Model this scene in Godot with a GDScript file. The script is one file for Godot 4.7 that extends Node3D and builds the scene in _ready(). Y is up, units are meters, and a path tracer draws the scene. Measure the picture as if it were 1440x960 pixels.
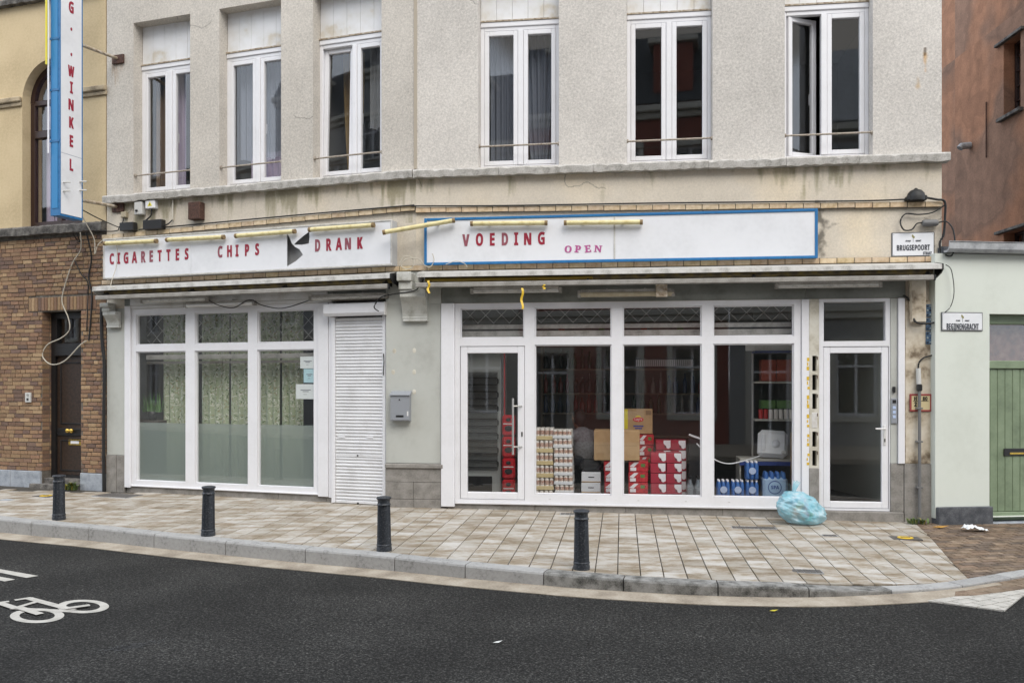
extends Node3D
# A corner night shop on a bend of a Belgian street, overcast day. y up, metres; the camera stands on the opposite pavement.

var rng := RandomNumberGenerator.new()
var used := {}
var mats := {}
var FA: Transform3D   # frame of the facade that turns away (x along the wall, y up, z out to the street)
var FB: Transform3D   # frame of the facade beside the corner
var FD: Transform3D   # pale green house
var FE: Transform3D   # brown rendered house behind
const PX := -1.248
const PZ := -11.16

# ---------------------------------------------------------------- mesh helper
class MB:
	var v := PackedVector3Array()
	var n := PackedVector3Array()
	var u := PackedVector2Array()
	var c := PackedColorArray()
	var ix := PackedInt32Array()
	var col := Color.WHITE
	func _uv(p: Vector3, nn: Vector3) -> Vector2:
		var a := nn.abs()
		if a.z >= a.x and a.z >= a.y:
			return Vector2(p.x, -p.y)
		if a.x >= a.y:
			return Vector2(p.z, -p.y)
		return Vector2(p.x, p.z)
	func put(p: Vector3, nn: Vector3, uv: Vector2) -> int:
		v.append(p); n.append(nn); u.append(uv); c.append(col)
		return v.size() - 1
	func quad(a: Vector3, b: Vector3, d: Vector3, e: Vector3) -> void:   # counter-clockwise from outside
		var nn := (b - a).cross(d - a)
		if nn.length_squared() < 1e-16:
			nn = (d - a).cross(e - a)
		nn = nn.normalized()
		var k := v.size()
		for p in [a, b, d, e]:
			put(p, nn, _uv(p, nn))
		ix.append_array(PackedInt32Array([k, k + 2, k + 1, k, k + 3, k + 2]))
	func tri(a: Vector3, b: Vector3, d: Vector3) -> void:
		var nn := (b - a).cross(d - a).normalized()
		var k := v.size()
		for p in [a, b, d]:
			put(p, nn, _uv(p, nn))
		ix.append_array(PackedInt32Array([k, k + 2, k + 1]))
	func box(lo: Vector3, hi: Vector3, xf := Transform3D()) -> void:
		var p := []
		for k in 8:
			p.append(xf * Vector3(hi.x if k & 1 else lo.x, hi.y if k & 2 else lo.y, hi.z if k & 4 else lo.z))
		quad(p[4], p[5], p[7], p[6]); quad(p[1], p[0], p[2], p[3])
		quad(p[5], p[1], p[3], p[7]); quad(p[0], p[4], p[6], p[2])
		quad(p[6], p[7], p[3], p[2]); quad(p[0], p[1], p[5], p[4])
	func cbox(lo: Vector3, hi: Vector3, ch: float, xf := Transform3D()) -> void:   # chamfered box
		var ce := (lo + hi) / 2
		var h := (hi - lo) / 2
		var g := Vector3(maxf(h.x - ch, 0), maxf(h.y - ch, 0), maxf(h.z - ch, 0))
		var P := func(sx, sy, sz, ax): # vertex belonging to face of axis ax
			var q := Vector3(sx * (h.x if ax == 0 else g.x), sy * (h.y if ax == 1 else g.y), sz * (h.z if ax == 2 else g.z))
			return xf * (ce + q)
		for s in [-1, 1]:
			var a = [P.call(s, -1, -1, 0), P.call(s, 1, -1, 0), P.call(s, 1, 1, 0), P.call(s, -1, 1, 0)]
			var b = [P.call(-1, s, -1, 1), P.call(-1, s, 1, 1), P.call(1, s, 1, 1), P.call(1, s, -1, 1)]
			var d = [P.call(-1, -1, s, 2), P.call(1, -1, s, 2), P.call(1, 1, s, 2), P.call(-1, 1, s, 2)]
			for f in [a, b, d]:
				if s > 0: quad(f[0], f[1], f[2], f[3])
				else: quad(f[3], f[2], f[1], f[0])
			for t in [-1, 1]:
				var e1 = [P.call(s, t, -1, 0), P.call(s, t, 1, 0), P.call(s, t, 1, 1), P.call(s, t, -1, 1)]
				var e2 = [P.call(s, -1, t, 0), P.call(s, 1, t, 0), P.call(s, 1, t, 2), P.call(s, -1, t, 2)]
				var e3 = [P.call(-1, s, t, 1), P.call(1, s, t, 1), P.call(1, s, t, 2), P.call(-1, s, t, 2)]
				if s * t > 0: quad(e1[3], e1[2], e1[1], e1[0])
				else: quad(e1[0], e1[1], e1[2], e1[3])
				if s * t > 0: quad(e2[0], e2[1], e2[2], e2[3])
				else: quad(e2[3], e2[2], e2[1], e2[0])
				if s * t > 0: quad(e3[3], e3[2], e3[1], e3[0])
				else: quad(e3[0], e3[1], e3[2], e3[3])
				for w in [-1, 1]:
					var q = [P.call(s, t, w, 0), P.call(s, t, w, 1), P.call(s, t, w, 2)]
					if s * t * w > 0: tri(q[0], q[1], q[2])
					else: tri(q[2], q[1], q[0])
	func tube(pts: Array, r: float, sides := 6) -> void:
		var rings := []
		for i in pts.size():
			var a: Vector3 = pts[maxi(i - 1, 0)]
			var b: Vector3 = pts[mini(i + 1, pts.size() - 1)]
			var t := (b - a).normalized()
			var s := t.cross(Vector3.UP if absf(t.y) < 0.9 else Vector3.RIGHT).normalized()
			var w := s.cross(t)
			var ring := []
			for k in sides:
				var an := TAU * k / sides
				var d := s * cos(an) + w * sin(an)
				ring.append(put(pts[i] + d * r, d, Vector2(float(k) / sides, i * 0.1)))
			rings.append(ring)
		for i in rings.size() - 1:
			for k in sides:
				var a2: int = rings[i][k]; var b2: int = rings[i][(k + 1) % sides]
				var c2: int = rings[i + 1][(k + 1) % sides]; var d2: int = rings[i + 1][k]
				ix.append_array(PackedInt32Array([a2, b2, c2, a2, c2, d2]))
		for e in [0, pts.size() - 1]:
			var q := []
			for k in sides:
				q.append(v[rings[e][k]])
			for k in range(1, sides - 1):
				if e == 0: tri(q[0], q[k], q[k + 1])
				else: tri(q[0], q[k + 1], q[k])
	func lathe(prof: Array, sides := 16, xf := Transform3D(), flute := 0.0, nf := 0) -> void:   # prof: Vector2(radius, height), bottom to top
		var base := v.size()
		for i in prof.size():
			var a: Vector2 = prof[maxi(i - 1, 0)]
			var b: Vector2 = prof[mini(i + 1, prof.size() - 1)]
			var sl := (b - a).normalized()
			for k in sides + 1:
				var an := TAU * k / sides
				var d := Vector3(cos(an), 0, sin(an))
				var rr: float = prof[i].x
				if nf > 0 and rr > 0.0:
					rr -= flute * (0.5 + 0.5 * cos(an * nf))
				put(xf * (d * rr + Vector3(0, prof[i].y, 0)), (xf.basis * (d * sl.y - Vector3(0, sl.x, 0))).normalized(), Vector2(float(k) / sides, -prof[i].y))
		for i in prof.size() - 1:
			for k in sides:
				var a3 := base + i * (sides + 1) + k
				var b3 := a3 + 1
				var c3 := b3 + sides + 1
				var d3 := a3 + sides + 1
				ix.append_array(PackedInt32Array([a3, b3, c3, a3, c3, d3]))
	func prism(poly: PackedVector2Array, z0: float, z1: float, xf := Transform3D()) -> void:
		var p := poly
		if Geometry2D.is_polygon_clockwise(p):
			p = p.duplicate(); p.reverse()
		var t := Geometry2D.triangulate_polygon(p)
		for i in range(0, t.size(), 3):
			var a := p[t[i]]; var b := p[t[i + 1]]; var d := p[t[i + 2]]
			if (b - a).cross(d - a) < 0:
				var s := b; b = d; d = s
			tri(xf * Vector3(a.x, a.y, z1), xf * Vector3(b.x, b.y, z1), xf * Vector3(d.x, d.y, z1))
			tri(xf * Vector3(a.x, a.y, z0), xf * Vector3(d.x, d.y, z0), xf * Vector3(b.x, b.y, z0))
		for i in p.size():
			var a4 := p[i]; var b4 := p[(i + 1) % p.size()]
			quad(xf * Vector3(a4.x, a4.y, z0), xf * Vector3(b4.x, b4.y, z0), xf * Vector3(b4.x, b4.y, z1), xf * Vector3(a4.x, a4.y, z1))
	func wall(x0: float, x1: float, y0: float, y1: float, holes: Array, zf: float, zb: float) -> void:
		var xs := [x0, x1]; var ys := [y0, y1]
		for h in holes:
			xs.append(h.position.x); xs.append(h.end.x); ys.append(h.position.y); ys.append(h.end.y)
		xs = xs.filter(func(q): return q >= x0 and q <= x1); ys = ys.filter(func(q): return q >= y0 and q <= y1)
		xs.sort(); ys.sort()
		for i in xs.size() - 1:
			for j in ys.size() - 1:
				var a: float = xs[i]; var b: float = xs[i + 1]; var d: float = ys[j]; var e: float = ys[j + 1]
				if b - a < 1e-5 or e - d < 1e-5: continue
				var m := Vector2((a + b) / 2, (d + e) / 2)
				if holes.any(func(h): return h.has_point(m)): continue
				quad(Vector3(a, d, zf), Vector3(b, d, zf), Vector3(b, e, zf), Vector3(a, e, zf))
				quad(Vector3(b, d, zb), Vector3(a, d, zb), Vector3(a, e, zb), Vector3(b, e, zb))
		for h in holes:
			var a: float = maxf(h.position.x, x0); var b: float = minf(h.end.x, x1); var d: float = maxf(h.position.y, y0); var e: float = minf(h.end.y, y1)
			if h.position.x > x0: quad(Vector3(a, d, zf), Vector3(a, e, zf), Vector3(a, e, zb), Vector3(a, d, zb))
			if h.end.x < x1: quad(Vector3(b, d, zb), Vector3(b, e, zb), Vector3(b, e, zf), Vector3(b, d, zf))
			if h.position.y > y0: quad(Vector3(a, d, zb), Vector3(b, d, zb), Vector3(b, d, zf), Vector3(a, d, zf))
			if h.end.y < y1: quad(Vector3(a, e, zf), Vector3(b, e, zf), Vector3(b, e, zb), Vector3(a, e, zb))
		quad(Vector3(x0, y0, zb), Vector3(x0, y0, zf), Vector3(x0, y1, zf), Vector3(x0, y1, zb))
		quad(Vector3(x1, y0, zf), Vector3(x1, y0, zb), Vector3(x1, y1, zb), Vector3(x1, y1, zf))
		quad(Vector3(x0, y1, zf), Vector3(x1, y1, zf), Vector3(x1, y1, zb), Vector3(x0, y1, zb))
		quad(Vector3(x0, y0, zb), Vector3(x1, y0, zb), Vector3(x1, y0, zf), Vector3(x0, y0, zf))
	func mesh() -> ArrayMesh:
		var a := []
		a.resize(Mesh.ARRAY_MAX)
		a[Mesh.ARRAY_VERTEX] = v; a[Mesh.ARRAY_NORMAL] = n; a[Mesh.ARRAY_TEX_UV] = u; a[Mesh.ARRAY_COLOR] = c; a[Mesh.ARRAY_INDEX] = ix
		var m := ArrayMesh.new()
		m.add_surface_from_arrays(Mesh.PRIMITIVE_TRIANGLES, a)
		return m

# ---------------------------------------------------------------- naming
func numbered(called: String, parent: Node = null) -> String:
	var key := str(parent.get_instance_id() if parent else 0) + called
	var k: int = used.get(key, 0)
	used[key] = k + 1
	return called if k == 0 else "%s_%03d" % [called, k]

func tag(o: Node, label := "", category := "", group := "", kind := "") -> Node:
	if label: o.set_meta("label", label)
	if category: o.set_meta("category", category)
	if group: o.set_meta("group", group)
	if kind: o.set_meta("kind", kind)
	return o

func thing(called: String, label: String, category: String, xf := Transform3D(), group := "") -> Node3D:
	var o := Node3D.new()
	o.name = numbered(called)
	add_child(o, true)
	o.transform = xf
	tag(o, label, category, group)
	return o

func sub(called: String, parent: Node3D, xf := Transform3D()) -> Node3D:
	var o := Node3D.new()
	o.name = numbered(called, parent)
	parent.add_child(o, true)
	o.transform = xf
	return o

func obj(called: String, m, material: Material, parent: Node3D = null, xf := Transform3D()) -> MeshInstance3D:
	var o := MeshInstance3D.new()
	o.name = numbered(called, parent)
	o.mesh = m.mesh() if m is MB else m
	o.material_override = material
	(parent if parent else self).add_child(o, true)
	o.transform = xf
	return o

func struct(called: String, m, material: Material, xf := Transform3D()) -> MeshInstance3D:
	var o := obj(called, m, material, null, xf)
	o.set_meta("kind", "structure")
	return o

func mbox(lo: Vector3, hi: Vector3, ch := 0.0) -> MB:
	var m := MB.new()
	if ch > 0.0: m.cbox(lo, hi, ch)
	else: m.box(lo, hi)
	return m

func at(x: float, y: float, z: float, turn := 0.0) -> Transform3D:
	return Transform3D(Basis(Vector3.UP, turn), Vector3(x, y, z))

func smooth_path(p: Array, steps := 6) -> Array:
	var out := []
	for i in p.size() - 1:
		var a: Vector3 = p[maxi(i - 1, 0)]; var b: Vector3 = p[i]; var c: Vector3 = p[i + 1]; var d: Vector3 = p[mini(i + 2, p.size() - 1)]
		for k in steps:
			out.append(b.cubic_interpolate(c, a, d, float(k) / steps))
	out.append(p[-1])
	return out

# ---------------------------------------------------------------- materials
func lin(r: float, g: float, b: float, a := 1.0) -> Color:
	var c := Color(r, g, b).linear_to_srgb()
	c.a = a
	return c

func noise_bytes(size: int, seed_: int, freq: float, oct: int, kind := FastNoiseLite.TYPE_SIMPLEX_SMOOTH) -> PackedByteArray:
	var f := FastNoiseLite.new()
	f.seed = seed_; f.frequency = freq; f.noise_type = kind
	f.fractal_type = FastNoiseLite.FRACTAL_FBM if oct > 1 else FastNoiseLite.FRACTAL_NONE
	f.fractal_octaves = oct
	return f.get_seamless_image(size, size).get_data()

# layers: [[frequency per pixel, octaves, weight] ...]; grain = white noise weight; cols = linear colours from low to high. Returns [albedo, height]
func tex(size: int, seed_: int, layers: Array, grain: float, cols: Array) -> Array:
	var ns := []
	for k in layers.size():
		ns.append(noise_bytes(size, seed_ + k * 17, layers[k][0], layers[k][1]))
	var r := RandomNumberGenerator.new()
	r.seed = seed_
	var ramp := PackedByteArray()
	for k in 256:
		var t := k / 255.0 * (cols.size() - 1)
		var i := mini(int(t), cols.size() - 2)
		var c: Color = (cols[i] as Color).lerp(cols[i + 1], t - i).linear_to_srgb()
		ramp.append_array(PackedByteArray([int(clampf(c.r, 0, 1) * 255), int(clampf(c.g, 0, 1) * 255), int(clampf(c.b, 0, 1) * 255)]))
	var cnt := size * size
	var rgb := PackedByteArray(); rgb.resize(cnt * 3)
	var hh := PackedByteArray(); hh.resize(cnt)
	var w0: float = layers[0][2]
	var n0: PackedByteArray = ns[0]
	var w1: float = layers[1][2] if layers.size() > 1 else 0.0
	var n1: PackedByteArray = ns[1] if layers.size() > 1 else ns[0]
	var w2: float = layers[2][2] if layers.size() > 2 else 0.0
	var n2: PackedByteArray = ns[2] if layers.size() > 2 else ns[0]
	for i in cnt:
		var t := 127.5 + (n0[i] - 127.5) * w0 + (n1[i] - 127.5) * w1 + (n2[i] - 127.5) * w2 + (r.randf() - 0.5) * 255.0 * grain
		var q := clampi(int(t), 0, 255)
		hh[i] = q
		rgb[i * 3] = ramp[q * 3]; rgb[i * 3 + 1] = ramp[q * 3 + 1]; rgb[i * 3 + 2] = ramp[q * 3 + 2]
	return [ImageTexture.create_from_image(Image.create_from_data(size, size, false, Image.FORMAT_RGB8, rgb)),
		ImageTexture.create_from_image(Image.create_from_data(size, size, false, Image.FORMAT_L8, hh))]

func plain(c: Color, rough := 0.6, metal := 0.0) -> StandardMaterial3D:
	var m := StandardMaterial3D.new()
	m.albedo_color = c; m.roughness = rough; m.metallic = metal
	return m

func textured(t: Array, metres: float, rough: float, relief := 0.0, world := true, vcol := false) -> StandardMaterial3D:
	var m := StandardMaterial3D.new()
	m.albedo_texture = t[0]
	m.roughness = rough
	m.uv1_scale = Vector3.ONE / metres
	if world:
		m.uv1_triplanar = true; m.uv1_world_triplanar = true
		m.uv1_triplanar_sharpness = 4.0
	if relief > 0.0:
		m.heightmap_enabled = true; m.heightmap_texture = t[1]; m.heightmap_scale = relief
	m.vertex_color_use_as_albedo = vcol
	return m

func glass_mat(a := 0.006, tint := Color(0.5, 0.55, 0.55)) -> StandardMaterial3D:
	var m := StandardMaterial3D.new()
	m.albedo_color = Color(tint, a)
	m.transparency = BaseMaterial3D.TRANSPARENCY_ALPHA
	m.roughness = 0.02
	return m

func make_materials() -> void:
	mats.white = textured(tex(512, 3, [[0.006, 3, 0.5], [0.05, 3, 0.25]], 0.06, [lin2(.70, .70, .71), lin2(.775, .775, .80), lin2(.80, .80, .83)]), 1.7, 0.35)
	mats.white2 = textured(tex(512, 4, [[0.006, 4, 0.9], [0.04, 3, 0.3]], 0.06, [lin2(.50, .47, .42), lin2(.68, .67, .655), lin2(.76, .76, .76)]), 1.1, 0.45)
	mats.cream = textured(tex(512, 5, [[0.006, 4, 0.9], [0.04, 3, 0.3]], 0.08, [lin2(.38, .34, .26), lin2(.58, .55, .47), lin2(.66, .64, .57)]), 0.9, 0.6)
	mats.glass = glass_mat()
	mats.film = plain(lin(.30, .36, .33, 0.50), 0.3)
	mats.film.transparency = BaseMaterial3D.TRANSPARENCY_ALPHA
	mats.sill = textured(tex(512, 7, [[0.01, 4, 0.6], [0.06, 4, 0.5]], 0.25, [lin2(.16, .15, .135), lin2(.38, .365, .335), lin2(.50, .48, .45), lin2(.58, .56, .53)]), 0.9, 0.9, 0.3)
	mats.stone = textured(tex(512, 8, [[0.008, 4, 0.7], [0.05, 4, 0.4]], 0.25, [lin2(.15, .14, .125), lin2(.25, .235, .215), lin2(.33, .31, .285)]), 0.8, 0.9, 0.2)
	mats.bluestone = textured(tex(512, 9, [[0.01, 4, 0.8], [0.08, 3, 0.5]], 0.2, [lin2(.20, .22, .25), lin2(.33, .36, .40), lin2(.43, .46, .50)]), 0.9, 0.8, 0.2)
	mats.darkstone = textured(tex(512, 10, [[0.01, 4, 0.9], [0.08, 3, 0.5]], 0.2, [lin2(.035, .038, .045), lin2(.07, .075, .085), lin2(.13, .135, .145)]), 0.9, 0.8, 0.2)
	mats.greypaint = textured(tex(512, 11, [[0.004, 4, 0.7], [0.04, 4, 0.25]], 0.08, [lin2(.37, .37, .34), lin2(.465, .475, .44), lin2(.50, .51, .475)]), 2.2, 0.75, 0.1)
	mats.fascia = textured(tex(512, 12, [[0.006, 4, 0.9], [0.05, 3, 0.3]], 0.08, [lin2(.13, .135, .12), lin2(.19, .20, .18), lin2(.235, .245, .225)]), 1.5, 0.6)
	mats.corbel = textured(tex(512, 13, [[0.007, 4, 1.0], [0.05, 3, 0.3]], 0.08, [lin2(.30, .29, .25), lin2(.50, .50, .46), lin2(.57, .57, .54)]), 0.8, 0.7, 0.1)
	mats.pilaster = textured(tex(512, 14, [[0.005, 5, 1.2], [0.03, 4, 0.4]], 0.12, [lin2(.16, .12, .08), lin2(.48, .41, .31), lin2(.60, .54, .44), lin2(.66, .61, .52)]), 1.3, 0.85, 0.1)
	mats.glazed = textured(tex(256, 15, [[0.02, 3, 0.9], [0.1, 3, 0.3]], 0.12, [lin2(.42, .30, .17), lin2(.60, .47, .31), lin2(.70, .58, .42)]), 0.5, 0.45, 0.0, true, true)
	mats.mortar = textured(tex(512, 16, [[0.02, 4, 0.8], [0.1, 3, 0.5]], 0.3, [lin2(.075, .065, .055), lin2(.14, .125, .105), lin2(.22, .20, .17)]), 0.8, 0.95, 0.15)
	mats.brick = textured(tex(512, 18, [[0.02, 4, 0.6], [0.09, 4, 0.6]], 0.35, [lin2(.55, .53, .52), lin2(.92, .91, .90), lin2(1, 1, 1)]), 0.45, 0.9, 0.25, true, true)
	mats.ochre = textured(tex(512, 19, [[0.004, 4, 0.5], [0.08, 4, 0.3]], 0.35, [lin2(.44, .34, .20), lin2(.60, .475, .29), lin2(.67, .54, .345)]), 2.2, 0.95, 0.15)
	mats.dryochre = textured(tex(512, 20, [[0.008, 5, 0.9], [0.06, 4, 0.4]], 0.3, [lin2(.20, .16, .11), lin2(.42, .34, .23), lin2(.56, .46, .31)]), 1.2, 0.95, 0.15)
	mats.ledge = textured(tex(512, 21, [[0.01, 4, 1.0], [0.06, 4, 0.5]], 0.3, [lin2(.04, .037, .033), lin2(.13, .12, .11), lin2(.24, .225, .20)]), 0.8, 0.95, 0.4)
	mats.palegreen = textured(tex(512, 22, [[0.004, 4, 0.6], [0.05, 4, 0.2]], 0.1, [lin2(.55, .58, .52), lin2(.63, .665, .605), lin2(.66, .69, .635)]), 2.9, 0.85, 0.1)
	mats.greenboard = textured(tex(512, 23, [[0.006, 4, 0.9], [0.05, 3, 0.3]], 0.1, [lin2(.13, .17, .105), lin2(.185, .24, .15), lin2(.225, .285, .185)]), 1.2, 0.5)
	mats.zinc = textured(tex(512, 24, [[0.008, 4, 0.9], [0.05, 3, 0.4]], 0.1, [lin2(.20, .21, .22), lin2(.34, .35, .36), lin2(.45, .46, .47)]), 0.9, 0.5, 0.0)
	mats.asphalt = textured(tex(1024, 26, [[0.004, 4, 0.22], [0.2, 2, 0.5]], 0.8, [lin2(.012, .0117, .011), lin2(.0215, .021, .0198), lin2(.032, .031, .0295), lin2(.125, .121, .112)]), 6.5, 0.9, 0.4)
	mats.asphalt.metallic_specular = 0.2
	mats.asphalt2 = textured(tex(512, 27, [[0.006, 4, 0.4], [0.16, 2, 0.5]], 0.5, [lin2(.05, .05, .05), lin2(.09, .09, .09), lin2(.16, .16, .155)]), 2.1, 0.95, 0.5)
	mats.paver = textured(tex(1024, 28, [[0.008, 5, 1.15], [0.05, 4, 0.55], [0.2, 2, 0.25]], 0.25, [lin2(.28, .225, .16), lin2(.35, .295, .225), lin2(.46, .42, .365), lin2(.54, .515, .475), lin2(.57, .55, .52)]), 3.1, 0.85, 0.1, true, true)
	mats.paver.uv1_scale = Vector3(1.0 / 5.2, 0.4, 1.0 / 2.1)
	mats.paver.metallic_specular = 0.3
	mats.joint = textured(tex(256, 29, [[0.03, 3, 0.8]], 0.4, [lin2(.03, .027, .022), lin2(.075, .065, .05)]), 0.5, 1.0)
	mats.kerb = textured(tex(1024, 30, [[0.006, 4, 0.4], [0.04, 4, 0.5], [0.15, 3, 0.3]], 0.3, [lin2(.05, .05, .046), lin2(.33, .325, .315), lin2(.38, .375, .365), lin2(.42, .415, .40)]), 1.9, 0.9, 0.2, true, true)
	mats.kerbdirty = textured(tex(1024, 44, [[0.006, 4, 0.4], [0.02, 4, 0.9], [0.15, 3, 0.35]], 0.3, [lin2(.04, .04, .036), lin2(.15, .146, .135), lin2(.26, .255, .24), lin2(.31, .305, .29)]), 2.6, 0.9, 0.15, true, true)
	mats.gutter = textured(tex(512, 31, [[0.008, 5, 0.9], [0.1, 3, 0.4]], 0.35, [lin2(.20, .165, .125), lin2(.335, .285, .22), lin2(.44, .39, .32)]), 1.7, 0.92, 0.2)
	mats.klinker = textured(tex(512, 32, [[0.012, 4, 0.9], [0.08, 3, 0.5]], 0.3, [lin2(.30, .28, .26), lin2(.75, .72, .68), lin2(1, 1, 1)]), 1.3, 0.9, 0.3, true, true)
	mats.roadpaint = textured(tex(512, 33, [[0.01, 4, 0.5], [0.12, 3, 0.5]], 0.4, [lin2(.28, .265, .235), lin2(.47, .445, .40), lin2(.56, .535, .49)]), 0.7, 0.85, 0.2)
	mats.iron = textured(tex(512, 34, [[0.03, 4, 0.8], [0.1, 3, 0.5]], 0.15, [lin2(.010, .012, .016), lin2(.018, .022, .029), lin2(.03, .035, .043), lin2(.22, .23, .24)]), 0.35, 0.45, 0.1)
	mats.plate = textured(tex(256, 35, [[0.03, 3, 0.8]], 0.4, [lin2(.06, .055, .05), lin2(.13, .12, .11)]), 0.4, 0.7, 0.2)
	mats.darkwood = textured(tex(512, 36, [[0.02, 4, 0.8], [0.1, 3, 0.3]], 0.15, [lin2(.012, .009, .007), lin2(.035, .021, .014), lin2(.06, .036, .024)]), 0.6, 0.4)
	mats.blackpaint = plain(lin(.014, .014, .015), 0.4)
	mats.alu = textured(tex(512, 37, [[0.01, 4, 0.7], [0.06, 4, 0.4]], 0.15, [lin2(.30, .29, .27), lin2(.52, .51, .48), lin2(.62, .61, .59)]), 0.7, 0.45, 0.0)
	mats.dirtyalu = textured(tex(512, 38, [[0.008, 4, 0.6], [0.1, 3, 0.4]], 0.3, [lin2(.14, .13, .115), lin2(.28, .265, .24), lin2(.40, .385, .36)]), 0.9, 0.7, 0.05)
	mats.underside = plain(lin(.035, .033, .03), 0.9)
	mats.signwhite = textured(tex(512, 39, [[0.005, 4, 0.6], [0.05, 3, 0.2]], 0.04, [lin2(.62, .63, .65), lin2(.74, .75, .775), lin2(.78, .79, .815)]), 2.1, 0.3)
	mats.signgrey = plain(lin(.45, .46, .47), 0.45)
	mats.blue = textured(tex(256, 40, [[0.02, 4, 0.7]], 0.08, [lin2(.012, .10, .25), lin2(.018, .15, .36), lin2(.03, .19, .42)]), 0.6, 0.4)
	mats.red = plain(lin(.30, .012, .035), 0.5)
	mats.redfade = plain(lin(.27, .075, .10), 0.6)
	mats.purple = plain(lin(.42, .09, .26), 0.6)
	mats.yellow = textured(tex(256, 41, [[0.02, 4, 0.7], [0.1, 3, 0.3]], 0.1, [lin2(.48, .38, .15), lin2(.68, .60, .32), lin2(.74, .67, .40)]), 0.5, 0.45)
	mats.tape = plain(lin(.68, .45, .03), 0.5)
	mats.rustend = plain(lin(.22, .15, .07), 0.7)
	mats.rust = textured(tex(256, 42, [[0.03, 4, 0.9]], 0.3, [lin2(.03, .017, .012), lin2(.075, .035, .025), lin2(.12, .06, .04)]), 0.3, 0.8)
	mats.cable = plain(lin(.012, .012, .012), 0.6)
	mats.palecable = plain(lin(.50, .46, .38), 0.6)
	mats.greybox = plain(lin(.55, .55, .53), 0.5)
	mats.mailbox = plain(lin(.27, .285, .31), 0.45)
	mats.steel = plain(lin(.48, .47, .45), 0.35, 0.7)
	mats.brass = plain(lin(.75, .52, .12), 0.25, 0.9)
	mats.black = plain(lin(.008, .008, .008), 0.8)
	mats.room = plain(lin(.17, .165, .155), 0.9)
	mats.roomdark = plain(lin(.10, .095, .09), 0.9)
	mats.card = textured(tex(256, 43, [[0.02, 4, 0.6]], 0.1, [lin2(.33, .21, .10), lin2(.43, .285, .145), lin2(.48, .33, .18)]), 0.8, 0.8)
	mats.brownglass = plain(lin(.012, .014, .012), 0.12)
	mats.windowbrown = plain(lin(.035, .016, .013), 0.4)

func lin2(r: float, g: float, b: float) -> Color:   # linear colour for a texture ramp
	return Color(r, g, b)

func make_materials_more() -> void:
	mats.roomfloor = plain(lin(.15, .14, .13), 0.6)
	mats.tileblue = plain(lin(.07, .12, .19), 0.3)
	mats.tilepale = plain(lin(.32, .38, .40), 0.3)
	mats.tiledark = plain(lin(.02, .03, .055), 0.3)
	mats.paleblue = plain(lin(.45, .55, .75), 0.4)
	mats.shutter = textured(tex(512, 61, [[0.006, 4, 0.8], [0.05, 3, 0.3]], 0.05, [lin2(.58, .58, .585), lin2(.71, .715, .73), lin2(.76, .765, .78)]), 1.1, 0.4)
	mats.lilac = cloth(lin(.55, .48, .62))
	mats.brownboard = textured(tex(256, 62, [[0.02, 4, 1.0]], 0.2, [lin2(.03, .018, .012), lin2(.10, .045, .03), lin2(.15, .09, .07)]), 0.7, 0.7)
	mats.darkslate = textured(tex(256, 63, [[0.02, 4, 0.8]], 0.2, [lin2(.03, .032, .036), lin2(.07, .073, .08)]), 1.5, 0.8)
	mats.redwall = textured(tex(256, 64, [[0.01, 4, 0.8]], 0.15, [lin2(.17, .05, .035), lin2(.26, .075, .05)]), 2.0, 0.9)
	mats.greywall = textured(tex(256, 65, [[0.01, 4, 0.8]], 0.15, [lin2(.22, .22, .22), lin2(.33, .33, .325)]), 2.0, 0.9)
	mats.palewall = textured(tex(256, 66, [[0.01, 4, 0.8]], 0.15, [lin2(.42, .40, .36), lin2(.55, .53, .48)]), 2.0, 0.9)
	mats.dullbrick = textured(tex(256, 67, [[0.01, 4, 0.8], [0.1, 3, 0.5]], 0.3, [lin2(.12, .07, .05), lin2(.24, .15, .10)]), 1.5, 0.95)
	mats.creamstone = textured(tex(256, 68, [[0.01, 4, 0.7]], 0.1, [lin2(.42, .40, .34), lin2(.58, .56, .50)]), 1.5, 0.8)
	mats.blue2 = plain(lin(.02, .21, .47), 0.4)
	mats.yellow2 = plain(lin(.70, .60, .04), 0.4)
	mats.awncloth = textured(tex(256, 69, [[0.02, 4, 1.0]], 0.2, [lin2(.05, .045, .035), lin2(.13, .11, .07), lin2(.25, .19, .06)]), 0.9, 0.9)
	mats.yellowed = textured(tex(256, 70, [[0.02, 4, 0.8]], 0.1, [lin2(.34, .28, .18), lin2(.47, .42, .31)]), 0.5, 0.5)
	mats.tapedirty = plain(lin(.30, .20, .02), 0.7)

func cloth(c: Color, a := 1.0) -> StandardMaterial3D:
	var m := plain(c, 0.95)
	m.backlight_enabled = true
	m.backlight = Color(0.35, 0.35, 0.35)
	if a < 1.0:
		m.transparency = BaseMaterial3D.TRANSPARENCY_ALPHA
		m.albedo_color.a = a
	return m

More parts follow.
